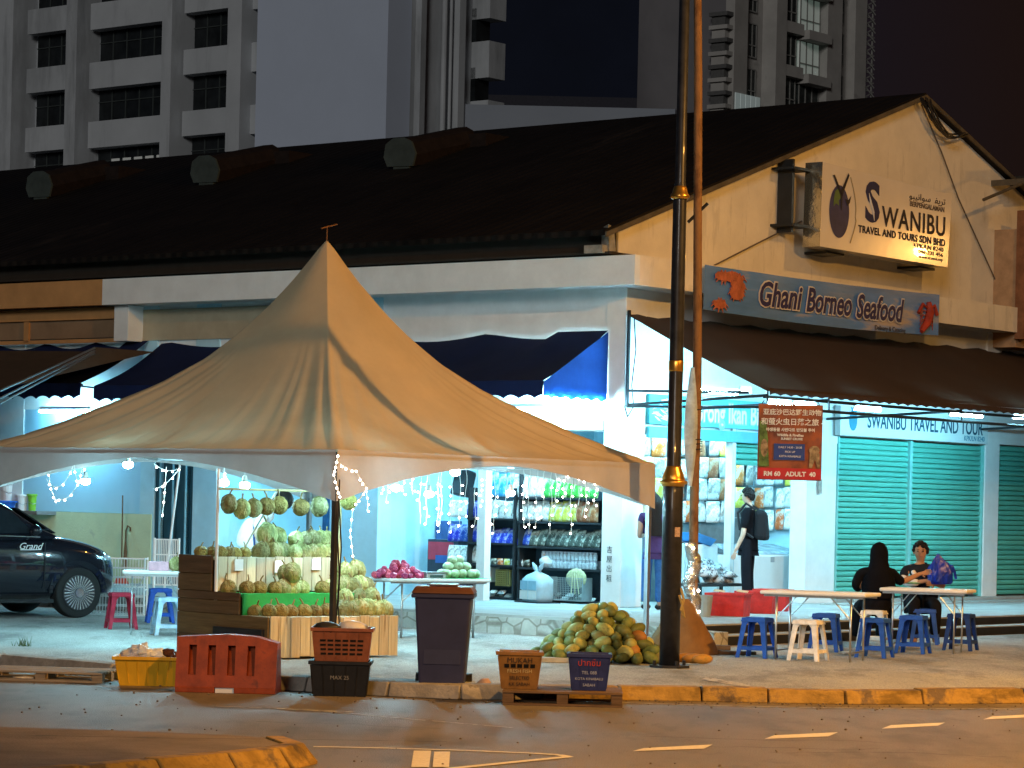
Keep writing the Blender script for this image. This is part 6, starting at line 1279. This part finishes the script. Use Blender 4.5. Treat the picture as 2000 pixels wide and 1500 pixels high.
MB().add([(.60, .58, 1.455), (.60, -.58, 1.455), (1.13, -.66, 1.13), (1.13, .66, 1.13), (.58, .58, 1.445), (.58, -.58, 1.445), (1.11, -.66, 1.12), (1.11, .66, 1.12)], [(0,1,2,3),(7,6,5,4),(0,4,5,1),(1,5,6,2),(2,6,7,3),(3,7,4,0)]).build('windscreen', cg, car)
o = txt('lettering', 'Grand', .12, whitep, car, (.62, -.932, .95), rot=(pi/2, 0, 0), shear=.35, xs=1.1)
MB().tube([(.48, -.934, .905), (.62, -.934, .905), (.78, -.932, .91)], .008, 4).build('script_underline', whitep, car)
MB().box(.845, .852, -.928, -.915, .36, 1.0).build('door_gap', blackp, car); MB().box(-1.0, 1.0, -.90, -.86, .20, .25).build('sill_trim', blackp, car)
MB().box(2.04, 2.10, -.45, .45, .38, .60).build('grille', blackp, car)

# ================================================================ STRING LIGHTS
fg = EM('fairy_glow', (1, .94, .84), 14.0); cordm = M('white_cord', (.75, .75, .72), .6)
xs_ = (718, 748, 757, 776, 789, 806, 822, 834, 857, 863, 884, 899, 911, 929, 941, 957, 968, 990, 1024, 1035, 1049, 1062, 1078, 1087, 1103, 1117, 1131, 1145, 1163)
bb0 = MB().ball((0,0,0), .0105, 8, 6).build('bulb_mesh', fg); bme = bb0.data; bpy.data.objects.remove(bb0)
rr = random.Random(77)
R0 = TF+RD*TS; R1 = TF+RD*TS+LD*TS      # right corner -> back corner
ic = thing('light_curtain_wire', 'thin wire along the rear tent edge that the icicle lights hang from', 'wire', (0, 0, 0)); MB().tube([R0+(R1-R0)*f+Vector((0, 0, TZ-.02-.07*sin(pi*f))) for f in [k/12 for k in range(13)]], .004, 4).build('cord', cordm, ic)
for i, x in enumerate(xs_):
    n_r = Vector((-(R1-R0).y, (R1-R0).x, 0)).normalized(); p = plane(x, 920, R0, n_r); f = (p-R0).dot((R1-R0).normalized())/(R1-R0).length
    zt_ = TZ-.02-.07*sin(pi*max(0, min(1, f))); L_ = rr.choice((.34, .45, .58, .70, .78)); t = thing('icicle_light', f'{ORDS[i+1] if i < 30 else "last"} strand of icicle lights from the left along the rear tent edge', 'string light', (p.x, p.y, zt_), 0, 'icicle light strands')
    pts = [Vector((.012*sin(k*1.3+i), .01*cos(k+i), -L_*k/7)) for k in range(8)]; MB().tube(pts, .0045, 4).build('cord', cordm, t)
    for k in range(2, 8):
        if rr.random() < .75: o = bpy.data.objects.new('bulb', bme); COL.objects.link(o); o.parent = t; o.location = pts[k]+Vector((rr.uniform(-.03, .03), -.01, 0))
def garland(label, pts, sag, nb, cord=True):
    t = thing('fairy_lights', label, 'string light', pts[0]); P = []
    for a, b in zip(pts, pts[1:]):
        for k in range(8): f = k/8; P.append(a+(b-a)*f-Vector((0, 0, sag*4*f*(1-f)))-pts[0])
    P.append(pts[-1]-pts[0]); MB().tube(P, .005, 4).build('cord', cordm, t)
    for k in range(nb): o = bpy.data.objects.new('bulb', bme); COL.objects.link(o); o.parent = t; o.location = P[int((k+.5)*len(P)/nb)]+Vector((0, -.015, -.015))
    return t
garland('fairy lights drooping in front of the blue wall left of the tent opening', [at(90, 935, 33.6), at(145, 905, 33.4), at(160, 915, 33.2)], .18, 8)
garland('fairy lights curving from the dwarf wall corner up to the tent edge', [at(95, 925, 34), at(115, 975, 34), at(165, 915, 34)], .12, 9)
garland('fairy lights looped between the dark teal doors and the tent edge', [at(300, 905, 33), at(350, 915, 32.6), at(300, 955, 33)], .05, 7)
garland('fairy lights hanging down the white slanted pole', [at(325, 912, 33.2), at(322, 960, 33.2), at(317, 1010, 33.2)], .0, 5)
garland('cluster of fairy lights pinned round the top of the front tent pole', [at(660, 888, 29.15), at(652, 925, 29.1), at(664, 968, 29.1)], .02, 9)
garland('fairy lights scattered over the valance right of the front tent pole', [at(664, 905, 29.12), at(696, 918, 29.3), at(716, 952, 29.5), at(692, 985, 29.25)], .02, 10)
garland('fairy lights hanging beside the bamboo post of the stall', [at(690, 985, 31.3), at(684, 1040, 31.3), at(690, 1090, 31.3)], .0, 6)

# ================================================================ PEOPLE
def skin(name, verts, edges, radii, mat, parent, root=0, sub=2):
    me = bpy.data.meshes.new(name); me.from_pydata([tuple(v) for v in verts], edges, []); me.materials.append(mat)
    bm = bmesh.new(); bm.from_mesh(me); bm.verts.layers.skin.verify(); bm.to_mesh(me); bm.free()
    o = bpy.data.objects.new(name, me); COL.objects.link(o); o.parent = parent
    sk = o.modifiers.new('skin', 'SKIN'); sk.use_smooth_shade = True; sk.branch_smoothing = .6
    d = me.skin_vertices[0].data
    for i, r in enumerate(radii): d[i].radius = (r, r) if not isinstance(r, tuple) else r; d[i].use_root = (i == root)
    s = o.modifiers.new('sub', 'SUBSURF'); s.levels = sub; s.render_levels = sub
    return o
class G:
    def __init__(s): s.v = []; s.e = []; s.r = []
    def add(s, p, r, par=None):
        s.v.append(Vector(p)); s.r.append(r); i = len(s.v)-1
        if par is not None: s.e.append((par, i))
        return i
    def chain(s, pts, rs, par):
        for p, r in zip(pts, rs): par = s.add(p, r, par)
        return par
    def mk(s, name, mat, parent): return skin(name, s.v, s.e, s.r, mat, parent)
def hand(g, wrist, d, side, par, curl=.3):
    d = Vector(d).normalized(); up = Vector(side).normalized(); n = d.cross(up).normalized()
    palm = g.add(wrist+d*.055, .026, par); 
    for j, (o, L_) in enumerate(((-.027, .062), (-.009, .074), (.009, .070), (.027, .055))):
        b = wrist+d*.085+up*o; g.chain([b, b+d*L_*.5+n*curl*.02, b+d*L_*.9+n*curl*.06], [.011, .009, .007], palm)
    g.chain([wrist+d*.045-up*.035, wrist+d*.075-up*.055+n*.01], [.011, .008], palm)
skn = M('skin_tone', (.42, .23, .14), .55, var=.08, sc=8); skl = M('skin_light', (.52, .36, .27), .55, var=.08, sc=8); hairm = M('black_hair', (.012, .010, .010), .5, var=.4, sc=30, stretch=(6, 6, 1), bump=.5)
def head(g, neck, c, f, par, r=.088):
    """neck base -> head centre c, facing f"""
    f = Vector(f).normalized(); a = g.add(neck, .052, par); b = g.add(neck+(Vector(c)-neck)*.45+f*.005, .060, a)
    m = g.add(Vector(c)-Vector((0,0,.02))+f*.012, (r*.98, r*.84), b); t_ = g.add(Vector(c)+Vector((0,0,.055)), (r*.92, r*.82), m); g.add(Vector(c)+Vector((0,0,.095)), r*.55, t_)
    return m
def face(t, c, f, mat):
    c = Vector(c); f = Vector(f).normalized(); s = Vector((-f.y, f.x, 0)); 
    MB().add([c+f*.098+Vector((0,0,.02)), c+f*.100+s*.014+Vector((0,0,-.022)), c+f*.100-s*.014+Vector((0,0,-.022)), c+f*.122+Vector((0,0,-.02))], [(0,1,3),(0,3,2),(1,2,3),(0,2,1)]).build('nose', mat, t, smooth=True)
    for k in (-1, 1):
        MB().ball(c+f*.086+s*k*.032+Vector((0,0,.014)), .011, 8, 6).build('eye', M('eye_dark', (.03, .02, .015), .3), t); MB().ball(c+s*k*.083+Vector((0,0,-.002)), .026, 8, 6, (.5, .5, 1)).build('ear', mat, t, smooth=True)
        MB().box(-.016, .016, -.004, .004, -.003, .003).build('eyebrow', hairm, t).location = c+f*.094+s*k*.032+Vector((0,0,.036))
    MB().ball(c+f*.090+Vector((0,0,-.050)), .02, 8, 6, (1, .5, .32)).build('mouth', M('lips', (.35, .13, .10), .5), t)
def tufts(t, c, F, n=90, r=.024, seed=6, mat=None):
    rr = random.Random(seed); mb = MB()
    for k in range(n):
        u = Vector((rr.gauss(0, 1), rr.gauss(0, 1), rr.gauss(0, 1))).normalized()
        if u.z < -.25 and u.dot(F) > -.5 or u.z < -.6 or (u.dot(F) > .35 and u.z < .45) or (abs(u.dot(F)) < .35 and u.z < -.05): continue
        mb.ball(c+Vector((0,0,.02))-F*.008+Vector((u.x*.086, u.y*.086, u.z*.10)), r*rr.uniform(.8, 1.1), 6, 5)
    return mb.build('hair', hairm, t, smooth=True)
# --- standing man in black with backpack, facing left
pm_ = at(1459, 1184, 41.6); man = thing('person', 'person in a black T-shirt with a black backpack standing in the shop doorway', 'person', (pm_.x, pm_.y, PF), 0)
F = Vector((-.95, .3, 0)).normalized(); S = Vector((-F.y, F.x, 0))   # S: his left? (points toward -Y if F=-X)
V = lambda f, s, z: F*f+S*s+Vector((0, 0, z))
def stander(t, F, S, H, shirt, trous, arms, shoe=blackp, skm=skl, hairlen=0, sleeve=.5):
    k = H/1.70; V = lambda f, s, z: (F*f+S*s)*k+Vector((0, 0, z*k)); g = G()
    pel = g.add(V(0,0,.93), (.095, .07)); ch = g.chain([V(.0,0,1.08), V(.01,0,1.25), V(0,0,1.38)], [(.09,.07), (.105,.08), (.09,.065)], pel)
    head(g, V(.0,0,1.46), V(.03,0,1.59), F, ch, .088*k)
    for s in (-1, 1):
        g.chain([V(0,s*.09,.86), V(.01,s*.10,.50), V(-.02,s*.10,.10)], [.085, .058, .042], pel); 
        g.chain([V(.10,s*.11,.03)], [.035], len(g.v)-1)
        sh, el, wr, hd_ = arms[s]; i = g.chain([V(0,s*.17,1.37), V(*sh), V(*el), V(*wr)], [.055, .048, .038, .028], ch); d = V(*hd_)-V(*wr); hand(g, V(*wr), d, F if abs(d.normalized().z) > .5 else Vector((0,0,1)), i)
    g.mk('body', skm, t)
    c = G(); a = c.add(V(0,0,.88), (.152,.125)); b = c.chain([V(0,0,1.08), V(.01,0,1.25), V(0,0,1.39)], [(.14,.118), (.155,.125), (.13,.10)], a); c.add(V(0,0,1.44), .07, b)
    for s in (-1, 1):
        sh, el, wr, _ = arms[s]; m = V(*sh)*.35+V(*el)*.65 if sleeve < 1 else V(*wr); c.chain([V(0,s*.18,1.38), V(*sh), m], [.066, .062, .060 if sleeve < 1 else .04], b)
    c.e.append((a, len(c.v))); c.v.append(V(0,0,.83)); c.r.append((.148,.122)); c.mk('shirt', shirt, t)
    l = G(); a = l.add(V(0,0,1.06), (.125,.10)); a = l.add(V(0,0,.93), (.145,.12), a)
    for s in (-1, 1): l.chain([V(0,s*.09,.85), V(.01,s*.10,.50), V(-.02,s*.10,.09)], [.098, .075, .066], a)
    l.mk('trousers', trous, t)
    for s in (-1, 1):
        p = V(.05, s*.10, .04); o = MB().ball(p, .07, 12, 8, (1, 1, .6)).build('shoe', shoe, t, smooth=True)
    return V
blackc = M('black_cloth', (.007, .007, .009), .95, spec=.05, var=.3, sc=9, bump=.3, bsc=14); dtr = M('dark_trousers', (.010, .011, .015), .95, var=.2, spec=.05)
Vm = stander(man, F, S, 1.72, blackc, dtr, {-1: ((.0,-.20,1.28), (.02,-.22,1.05), (.10,-.20,.86), (.14,-.20,.76)), 1: ((.0,.21,1.28), (.03,.24,1.03), (.13,.24,.82), (.17,.24,.70))})
hc = Vm(.03, 0, 1.59); tufts(man, hc, F, 170, .026, 3); face(man, hc, F, skl)
MB().hexa([tuple(Vm(-.10,-.15,.98)),tuple(Vm(-.30,-.12,.96)),tuple(Vm(-.30,.12,.96)),tuple(Vm(-.10,.15,.98))],[tuple(Vm(-.10,-.13,1.42)),tuple(Vm(-.26,-.10,1.38)),tuple(Vm(-.26,.10,1.38)),tuple(Vm(-.10,.13,1.42))]).build('backpack', M('backpack_black', (.008, .008, .010), .7, bump=.3), man, bevel=.06)
for s in (-1, 1): MB().tube([Vm(-.12, s*.10, 1.40), Vm(.02, s*.12, 1.49), Vm(.14, s*.12, 1.35), Vm(.10, s*.15, 1.12), Vm(-.1, s*.14, 1.0)], .02, 6).build('backpack_strap', blackp, man)
# --- woman in purple top and jeans behind the lamp post
pw2 = gnd(1275, 1191, PF); wo = thing('person', 'person in a purple top and blue jeans, half hidden behind the lamp post', 'person', (pw2.x, pw2.y+.1, PF), 0)
Fw = Vector((.1, 1, 0)).normalized(); Sw = Vector((-Fw.y, Fw.x, 0))
Vw = stander(wo, Fw, Sw, 1.62, M('purple_top', (.06, .035, .13), .8, var=.25, sc=6, bump=.3), M('blue_jeans', (.04, .14, .38), .8, var=.25, sc=12, bump=.3), {-1: ((.02,-.20,1.26), (.10,-.22,1.05), (.28,-.14,1.10), (.36,-.12,1.12)), 1: ((.02,.20,1.26), (.10,.22,1.05), (.28,.14,1.10), (.36,.12,1.12))}, sleeve=1)
hw2 = Vw(.02, 0, 1.585); g = MB(); N, K = 14, 16; vs = []
for i in range(N+1):
    f = i/N; z = .13-.62*f; r = .108*(sin(min(1, f*3.2)*pi/2)) if f < .35 else .108+.03*(f-.35)
    for k in range(K): a = 2*pi*k/K; vs.append((hw2.x+r*1.05*cos(a)*(1+.05*sin(k*3+i)), hw2.y-.02-(.03*f)+r*.85*sin(a)*(1 if sin(a) < 0 else .55), hw2.z+z))
g.add(vs, [(i*K+k, i*K+(k+1) % K, (i+1)*K+(k+1) % K, (i+1)*K+k) for i in range(N) for k in range(K)]); g.build('hair', hairm, wo, smooth=True)
# --- seated woman in black abaya, seen from behind
ps = gp(1710, 1262); sw = thing('person', 'person in a long black robe and black headscarf seated with back turned, arm reaching right', 'person', (ps.x, ps.y, PV), 0)
g = G(); pel = g.add((0,0,.54), (.11,.10)); ch = g.chain([(0,.0,.68), (.01,.01,.82), (.01,.01,.94)], [(.09,.08), (.10,.08), (.085,.065)], pel); head(g, Vector((.01,.02,1.02)), Vector((.02,.04,1.15)), (.5,.85,0), ch, .086)
for s in (-1, 1): g.chain([(s*.10,.05,.50), (s*.14,.40,.47), (s*.15,.42,.08)], [.09, .065, .045], pel); g.chain([(s*.15,.52,.04)], [.035], len(g.v)-1)
i = g.chain([(.18,.02,.92), (.22,.05,.86), (.34,.16,.80), (.56,.26,.90)], [.055, .05, .042, .026], ch); hand(g, Vector((.56,.26,.90)), (1,.1,.25), (0,0,1), i, .8)
i = g.chain([(-.18,.02,.92), (-.24,.04,.74), (-.12,.24,.70)], [.055, .048, .03], ch); hand(g, Vector((-.12,.24,.70)), (.6,.8,0), (0,0,1), i)
g.mk('body', skn, sw)
rb = G(); a = rb.add((0,.0,.40), (.24,.23)); a = rb.add((0,.01,.52), (.21,.20), a); b = rb.chain([(0,.01,.66), (.01,.0,.82), (.01,.0,.94)], [(.17,.15), (.17,.14), (.15,.11)], a); rb.add((.01,.01,1.02), .08, b)
for s in (-1, 1): rb.chain([(s*.12,.12,.48), (s*.14,.40,.46), (s*.16,.44,.20), (s*.17,.44,.08)], [.13, .115, .12, .13], a)
rb.chain([(.19,.02,.92), (.25,.06,.84), (.34,.15,.79)], [.072, .066, .075], b); rb.chain([(-.19,.02,.92), (-.26,.04,.76), (-.20,.16,.70)], [.07, .066, .06], b)
rb.mk('robe', blackc, sw)
mb = MB(); N, K = 20, 22; vs = []; hcx = Vector((.02, .03, 1.16))
PRF = [(0, .0), (.02, .05), (.05, .085), (.10, .108), (.17, .115), (.24, .112), (.30, .125), (.38, .165), (.46, .20), (.56, .215), (.66, .20), (.70, .19)]
for zz, r in PRF:
    for k in range(K):
        a = 2*pi*k/K; yb = .92 if sin(a) < 0 else .80; fr = .0
        vs.append((hcx.x+r*cos(a)*(1+.04*sin(5*a)*min(1, zz*3)), hcx.y-.02+r*.82*yb*sin(a)-.03*min(1, zz*2), hcx.z+.135-zz+(.10*max(0, sin(a))*(1 if zz > .5 else 0))))
mb.add(vs, [(i*K+k, (i+1)*K+k, (i+1)*K+(k+1) % K, i*K+(k+1) % K) for i in range(len(PRF)-1) for k in range(K)]); mb.build('headscarf', M('black_scarf', (.006, .006, .008), .95, spec=.05, var=.3, sc=5, bump=.25, bsc=7), sw, smooth=True)
# --- seated man facing the camera
pn = gp(1798, 1256); sm = thing('person', 'person with short curly black hair in a dark and white shirt seated facing the road', 'person', (pn.x, pn.y+.1, PV), 0)
Ff = Vector((-.15, -1, 0)).normalized()
g = G(); pel = g.add((0,0,.53), (.11,.09)); ch = g.chain([(0,.0,.68), (0,-.01,.84), (-.01,-.01,.97)], [(.085,.07), (.095,.075), (.08,.06)], pel); hcm = Vector((-.02,-.05,1.16)); head(g, Vector((-.01,-.02,1.04)), hcm, Ff, ch, .087)
for s in (-1, 1): g.chain([(s*.10,-.06,.50), (s*.14,-.42,.50), (s*.13,-.40,.08)], [.085, .06, .042], pel); g.chain([(s*.13,-.50,.04)], [.033], len(g.v)-1)
i = g.chain([(-.18,-.01,.95), (-.24,-.06,.80), (-.16,-.26,.76), (.0,-.34,.80)], [.055, .048, .038, .026], ch); hand(g, Vector((.0,-.34,.80)), (1,-.1,.2), (0,0,1), i, .8)
i = g.chain([(.18,-.01,.95), (.26,-.05,.78), (.24,-.28,.74), (.14,-.36,.76)], [.055, .048, .038, .026], ch); hand(g, Vector((.14,-.36,.76)), (-.6,-.6,.1), (0,0,1), i, .8)
g.mk('body', skn, sm); face(sm, hcm, Ff, skn)
tp_ = G(); a = tp_.add((0,0,.54), (.15,.13)); b = tp_.chain([(0,.0,.68), (0,-.01,.84), (-.01,-.01,.97)], [(.14,.12), (.15,.12), (.135,.10)], a); tp_.add((-.01,-.02,1.02), .07, b)
tp_.chain([(.19,-.01,.95), (.25,-.05,.80), (.25,-.16,.76)], [.065, .06, .055], b); tp_.chain([(-.19,-.01,.95), (-.24,-.05,.84)], [.065, .06], b)
tp_.mk('shirt', M('charcoal_shirt', (.016, .02, .03), .9, var=.2, spec=.05), sm)
wsl = G(); a = wsl.add((-.24,-.05,.84), .062); wsl.chain([(-.24,-.14,.79), (-.15,-.27,.765), (-.06,-.31,.785)], [.06, .056, .05], a); wsl.mk('white_sleeve', M('white_cloth', (.72, .72, .72), .8), sm)
wc = G(); a = wc.add((-.13,-.12,.93), (.055,.03)); wc.chain([(-.09,-.14,.86)], [(.05,.03)], a); wc.mk('white_shoulder_panel', MATS['white_cloth'], sm)
tr = G(); a = tr.add((0,0,.53), (.16,.14))
for s in (-1, 1): tr.chain([(s*.11,-.1,.51), (s*.14,-.42,.50), (s*.13,-.41,.10)], [.105, .082, .07], a)
tr.mk('trousers', dtr, sm)
rr = random.Random(6); mb = MB()
for k in range(90):
    u = Vector((rr.gauss(0, 1), rr.gauss(0, 1), rr.gauss(0, 1))).normalized()
    if u.z < -.15 or (u.dot(Ff) > .45 and u.z < .48): continue
    mb.ball(hcm+Vector((0,0,.02))-Ff*.008+Vector((u.x*.088, u.y*.092, u.z*.108)), .027, 6, 5)
mb.build('hair', hairm, sm, smooth=True)
# blue bag held between them
pb_ = Vector((pn.x+.19, pn.y-.30, PV+.765)); bg2 = thing('carrier_bag', 'shiny blue plastic bag held up over the far table', 'bag', pb_, .1)
mb = MB(); vs = []; K = 28; rs = ((0, .14, .07), (.03, .165, .095), (.09, .16, .10), (.15, .15, .09), (.20, .135, .075), (.25, .11, .055), (.30, .08, .035), (.33, .05, .022), (.36, .028, .012), (.38, .008, .006))
for j, (z, rx, ry) in enumerate(rs):
    for k in range(K):
        a = 2*pi*k/K; wq = 1+.30*noise.noise(Vector((cos(a)*2.2, sin(a)*2.2, z*7)))+.07*sin(k*3.3+z*20)
        vs.append((rx*cos(a)*wq*.9-.10*z+.04*(cos(a) > 0)*(1 if .1 < z < .3 else 0), ry*sin(a)*wq, z+.03*noise.noise(Vector((cos(a)*3, sin(a)*3, z*5)))*(1 if z > .05 else 0)))
mb.add(vs, [(i*K+k, i*K+(k+1) % K, (i+1)*K+(k+1) % K, (i+1)*K+k) for i in range(len(rs)-1) for k in range(K)]+[tuple(range(K-1, -1, -1))]); mb.build('film', M('blue_film', (.012, .045, .50), .25, var=.35, sc=9, trans=.25, bump=.9, bsc=14, spec=.5), bg2)
MB().add([(.10,0,.26), (.16,-.01,.24), (.20,0,.16), (.22,.01,.07), (.19,.01,.07), (.17,0,.15), (.14,-.01,.20), (.09,0,.20), (.10,.02,.26), (.16,.01,.24), (.20,.02,.16), (.22,.03,.07), (.19,.03,.07), (.17,.02,.15), (.14,.01,.20), (.09,.02,.20)], [(0,1,6,7), (1,2,5,6), (2,3,4,5), (8,15,14,9), (9,14,13,10), (10,13,12,11)]).build('handle', MATS['blue_film'], bg2)
o = MB().ball((0,0,0), .07, 12, 6, (1.6, 1, .22), fn=lambda p_, a, b: 1+.4*noise.noise(p_*18)).build('food_wrapper', M('green_wrap', (.20, .42, .28), .6, var=.5, sc=8)); o.location = (pn.x-.18, pn.y-.42, PV+.775); tag(o, 'green and white food wrapper on the far table before the blue bag', 'wrapper')
# --- stall keeper bending, white shirt
pk2 = at(508, 1200, 33.4); kp_ = thing('person', 'person in a white shirt with dark braces bending down behind the durian stall', 'person', (pk2.x, pk2.y, PV), 0)
g = G(); pel = g.add((-.10,0,.86), (.10,.09)); ch = g.chain([(-.10,-.02,1.02), (-.04,-.04,1.17), (.05,-.05,1.27)], [(.09,.08), (.10,.085), (.085,.07)], pel); head(g, Vector((.12,-.07,1.31)), Vector((.20,-.09,1.37)), (.9,-.3,-.3), ch, .086)
for s in (-1, 1): g.chain([(-.10,s*.09,.80), (-.06,s*.10,.46), (-.12,s*.10,.08)], [.085, .06, .042], pel); g.chain([(-.02,s*.10,.04)], [.033], len(g.v)-1)
for s in (-1, 1): i = g.chain([(.02,s*.18-.04,1.25), (-.02,s*.22-.06,1.05), (.08,s*.18-.08,.92)], [.055, .048, .028], ch); hand(g, Vector((.08,s*.18-.08,.92)), (.6,0,-.6), (0,1,0), i)
g.mk('body', skl, kp_)
c = G(); a = c.add((-.11,0,.88), (.16,.14)); b = c.chain([(-.11,-.02,1.02), (-.05,-.04,1.17), (.05,-.05,1.28)], [(.155,.135), (.16,.14), (.135,.115)], a); c.add((.11,-.06,1.31), .07, b)
for s in (-1, 1): c.chain([(.02,s*.19-.04,1.26), (-.02,s*.22-.06,1.10)], [.07, .062], b)
c.mk('shirt', MATS['white_cloth'], kp_); MB().ball((.205,-.085,1.40), .104, 12, 9, (1, 1, .95)).build('hair', hairm, kp_, smooth=True)
l = G(); a = l.add((-.10,0,.86), (.155,.135))
for s in (-1, 1): l.chain([(-.10,s*.09,.79), (-.06,s*.10,.46), (-.12,s*.10,.08)], [.1, .078, .066], a)
l.mk('trousers', M('navy_cloth', (.03, .05, .16), .8), kp_)
kp_.scale = (1.2, 1.1, 1.17)
MB().tube([(.10,-.17,1.37), (.0,-.20,1.32), (-.06,-.20,1.15), (-.06,-.185,1.0), (-.05,-.16,.9)], .012, 5).build('braces', MATS['navy_cloth'], kp_)
# --- person with dark headscarf behind the counter
pz_ = la(764, 1070, 2.15); ck_ = thing('person', 'person in a dark headscarf standing behind the shop counter', 'person', W(2.15, pz_.y, PF), 0)
Fc = Vector((0, -1, 0)); stander(ck_, Fc, Vector((1, 0, 0)), 1.45, M('grey_top', (.10, .11, .12), .8), dtr, {-1: ((0,-.20,1.26), (.10,-.22,1.06), (.26,-.16,1.05), (.34,-.14,1.05)), 1: ((0,.20,1.26), (.10,.22,1.06), (.26,.16,1.05), (.34,.14,1.05))}, sleeve=1)
hk = Vector((0, -.03, 1.36)); face(ck_, hk, Fc, skl); MB().ball(hk+Vector((0, .03, .0)), .125, 14, 10, (1, 1, 1.2), fn=lambda p_, i, k: .74 if p_.y < -.055 and abs(p_.x) < .07 and abs(p_.z) < .085 else 1).build('headscarf', blackc, ck_, smooth=True)

# dark trims and a door leaf on the inner wall behind the stall keeper
for i, (x0, x1) in enumerate(((432, 440), (476, 495), (590, 604), (628, 640))):
    b0_, b1__ = la(x1, 1000, 2.55).y, la(x0, 1000, 2.55).y
    if b1__ > bP[1]+.25: part('inner_door', M('inner_blue_door', (.03, .10, .22), .5, var=.2), (2.53, 2.598, max(b0_, bP[1]+.25), min(b1__, bP[4]-.1), PF, 3.0))
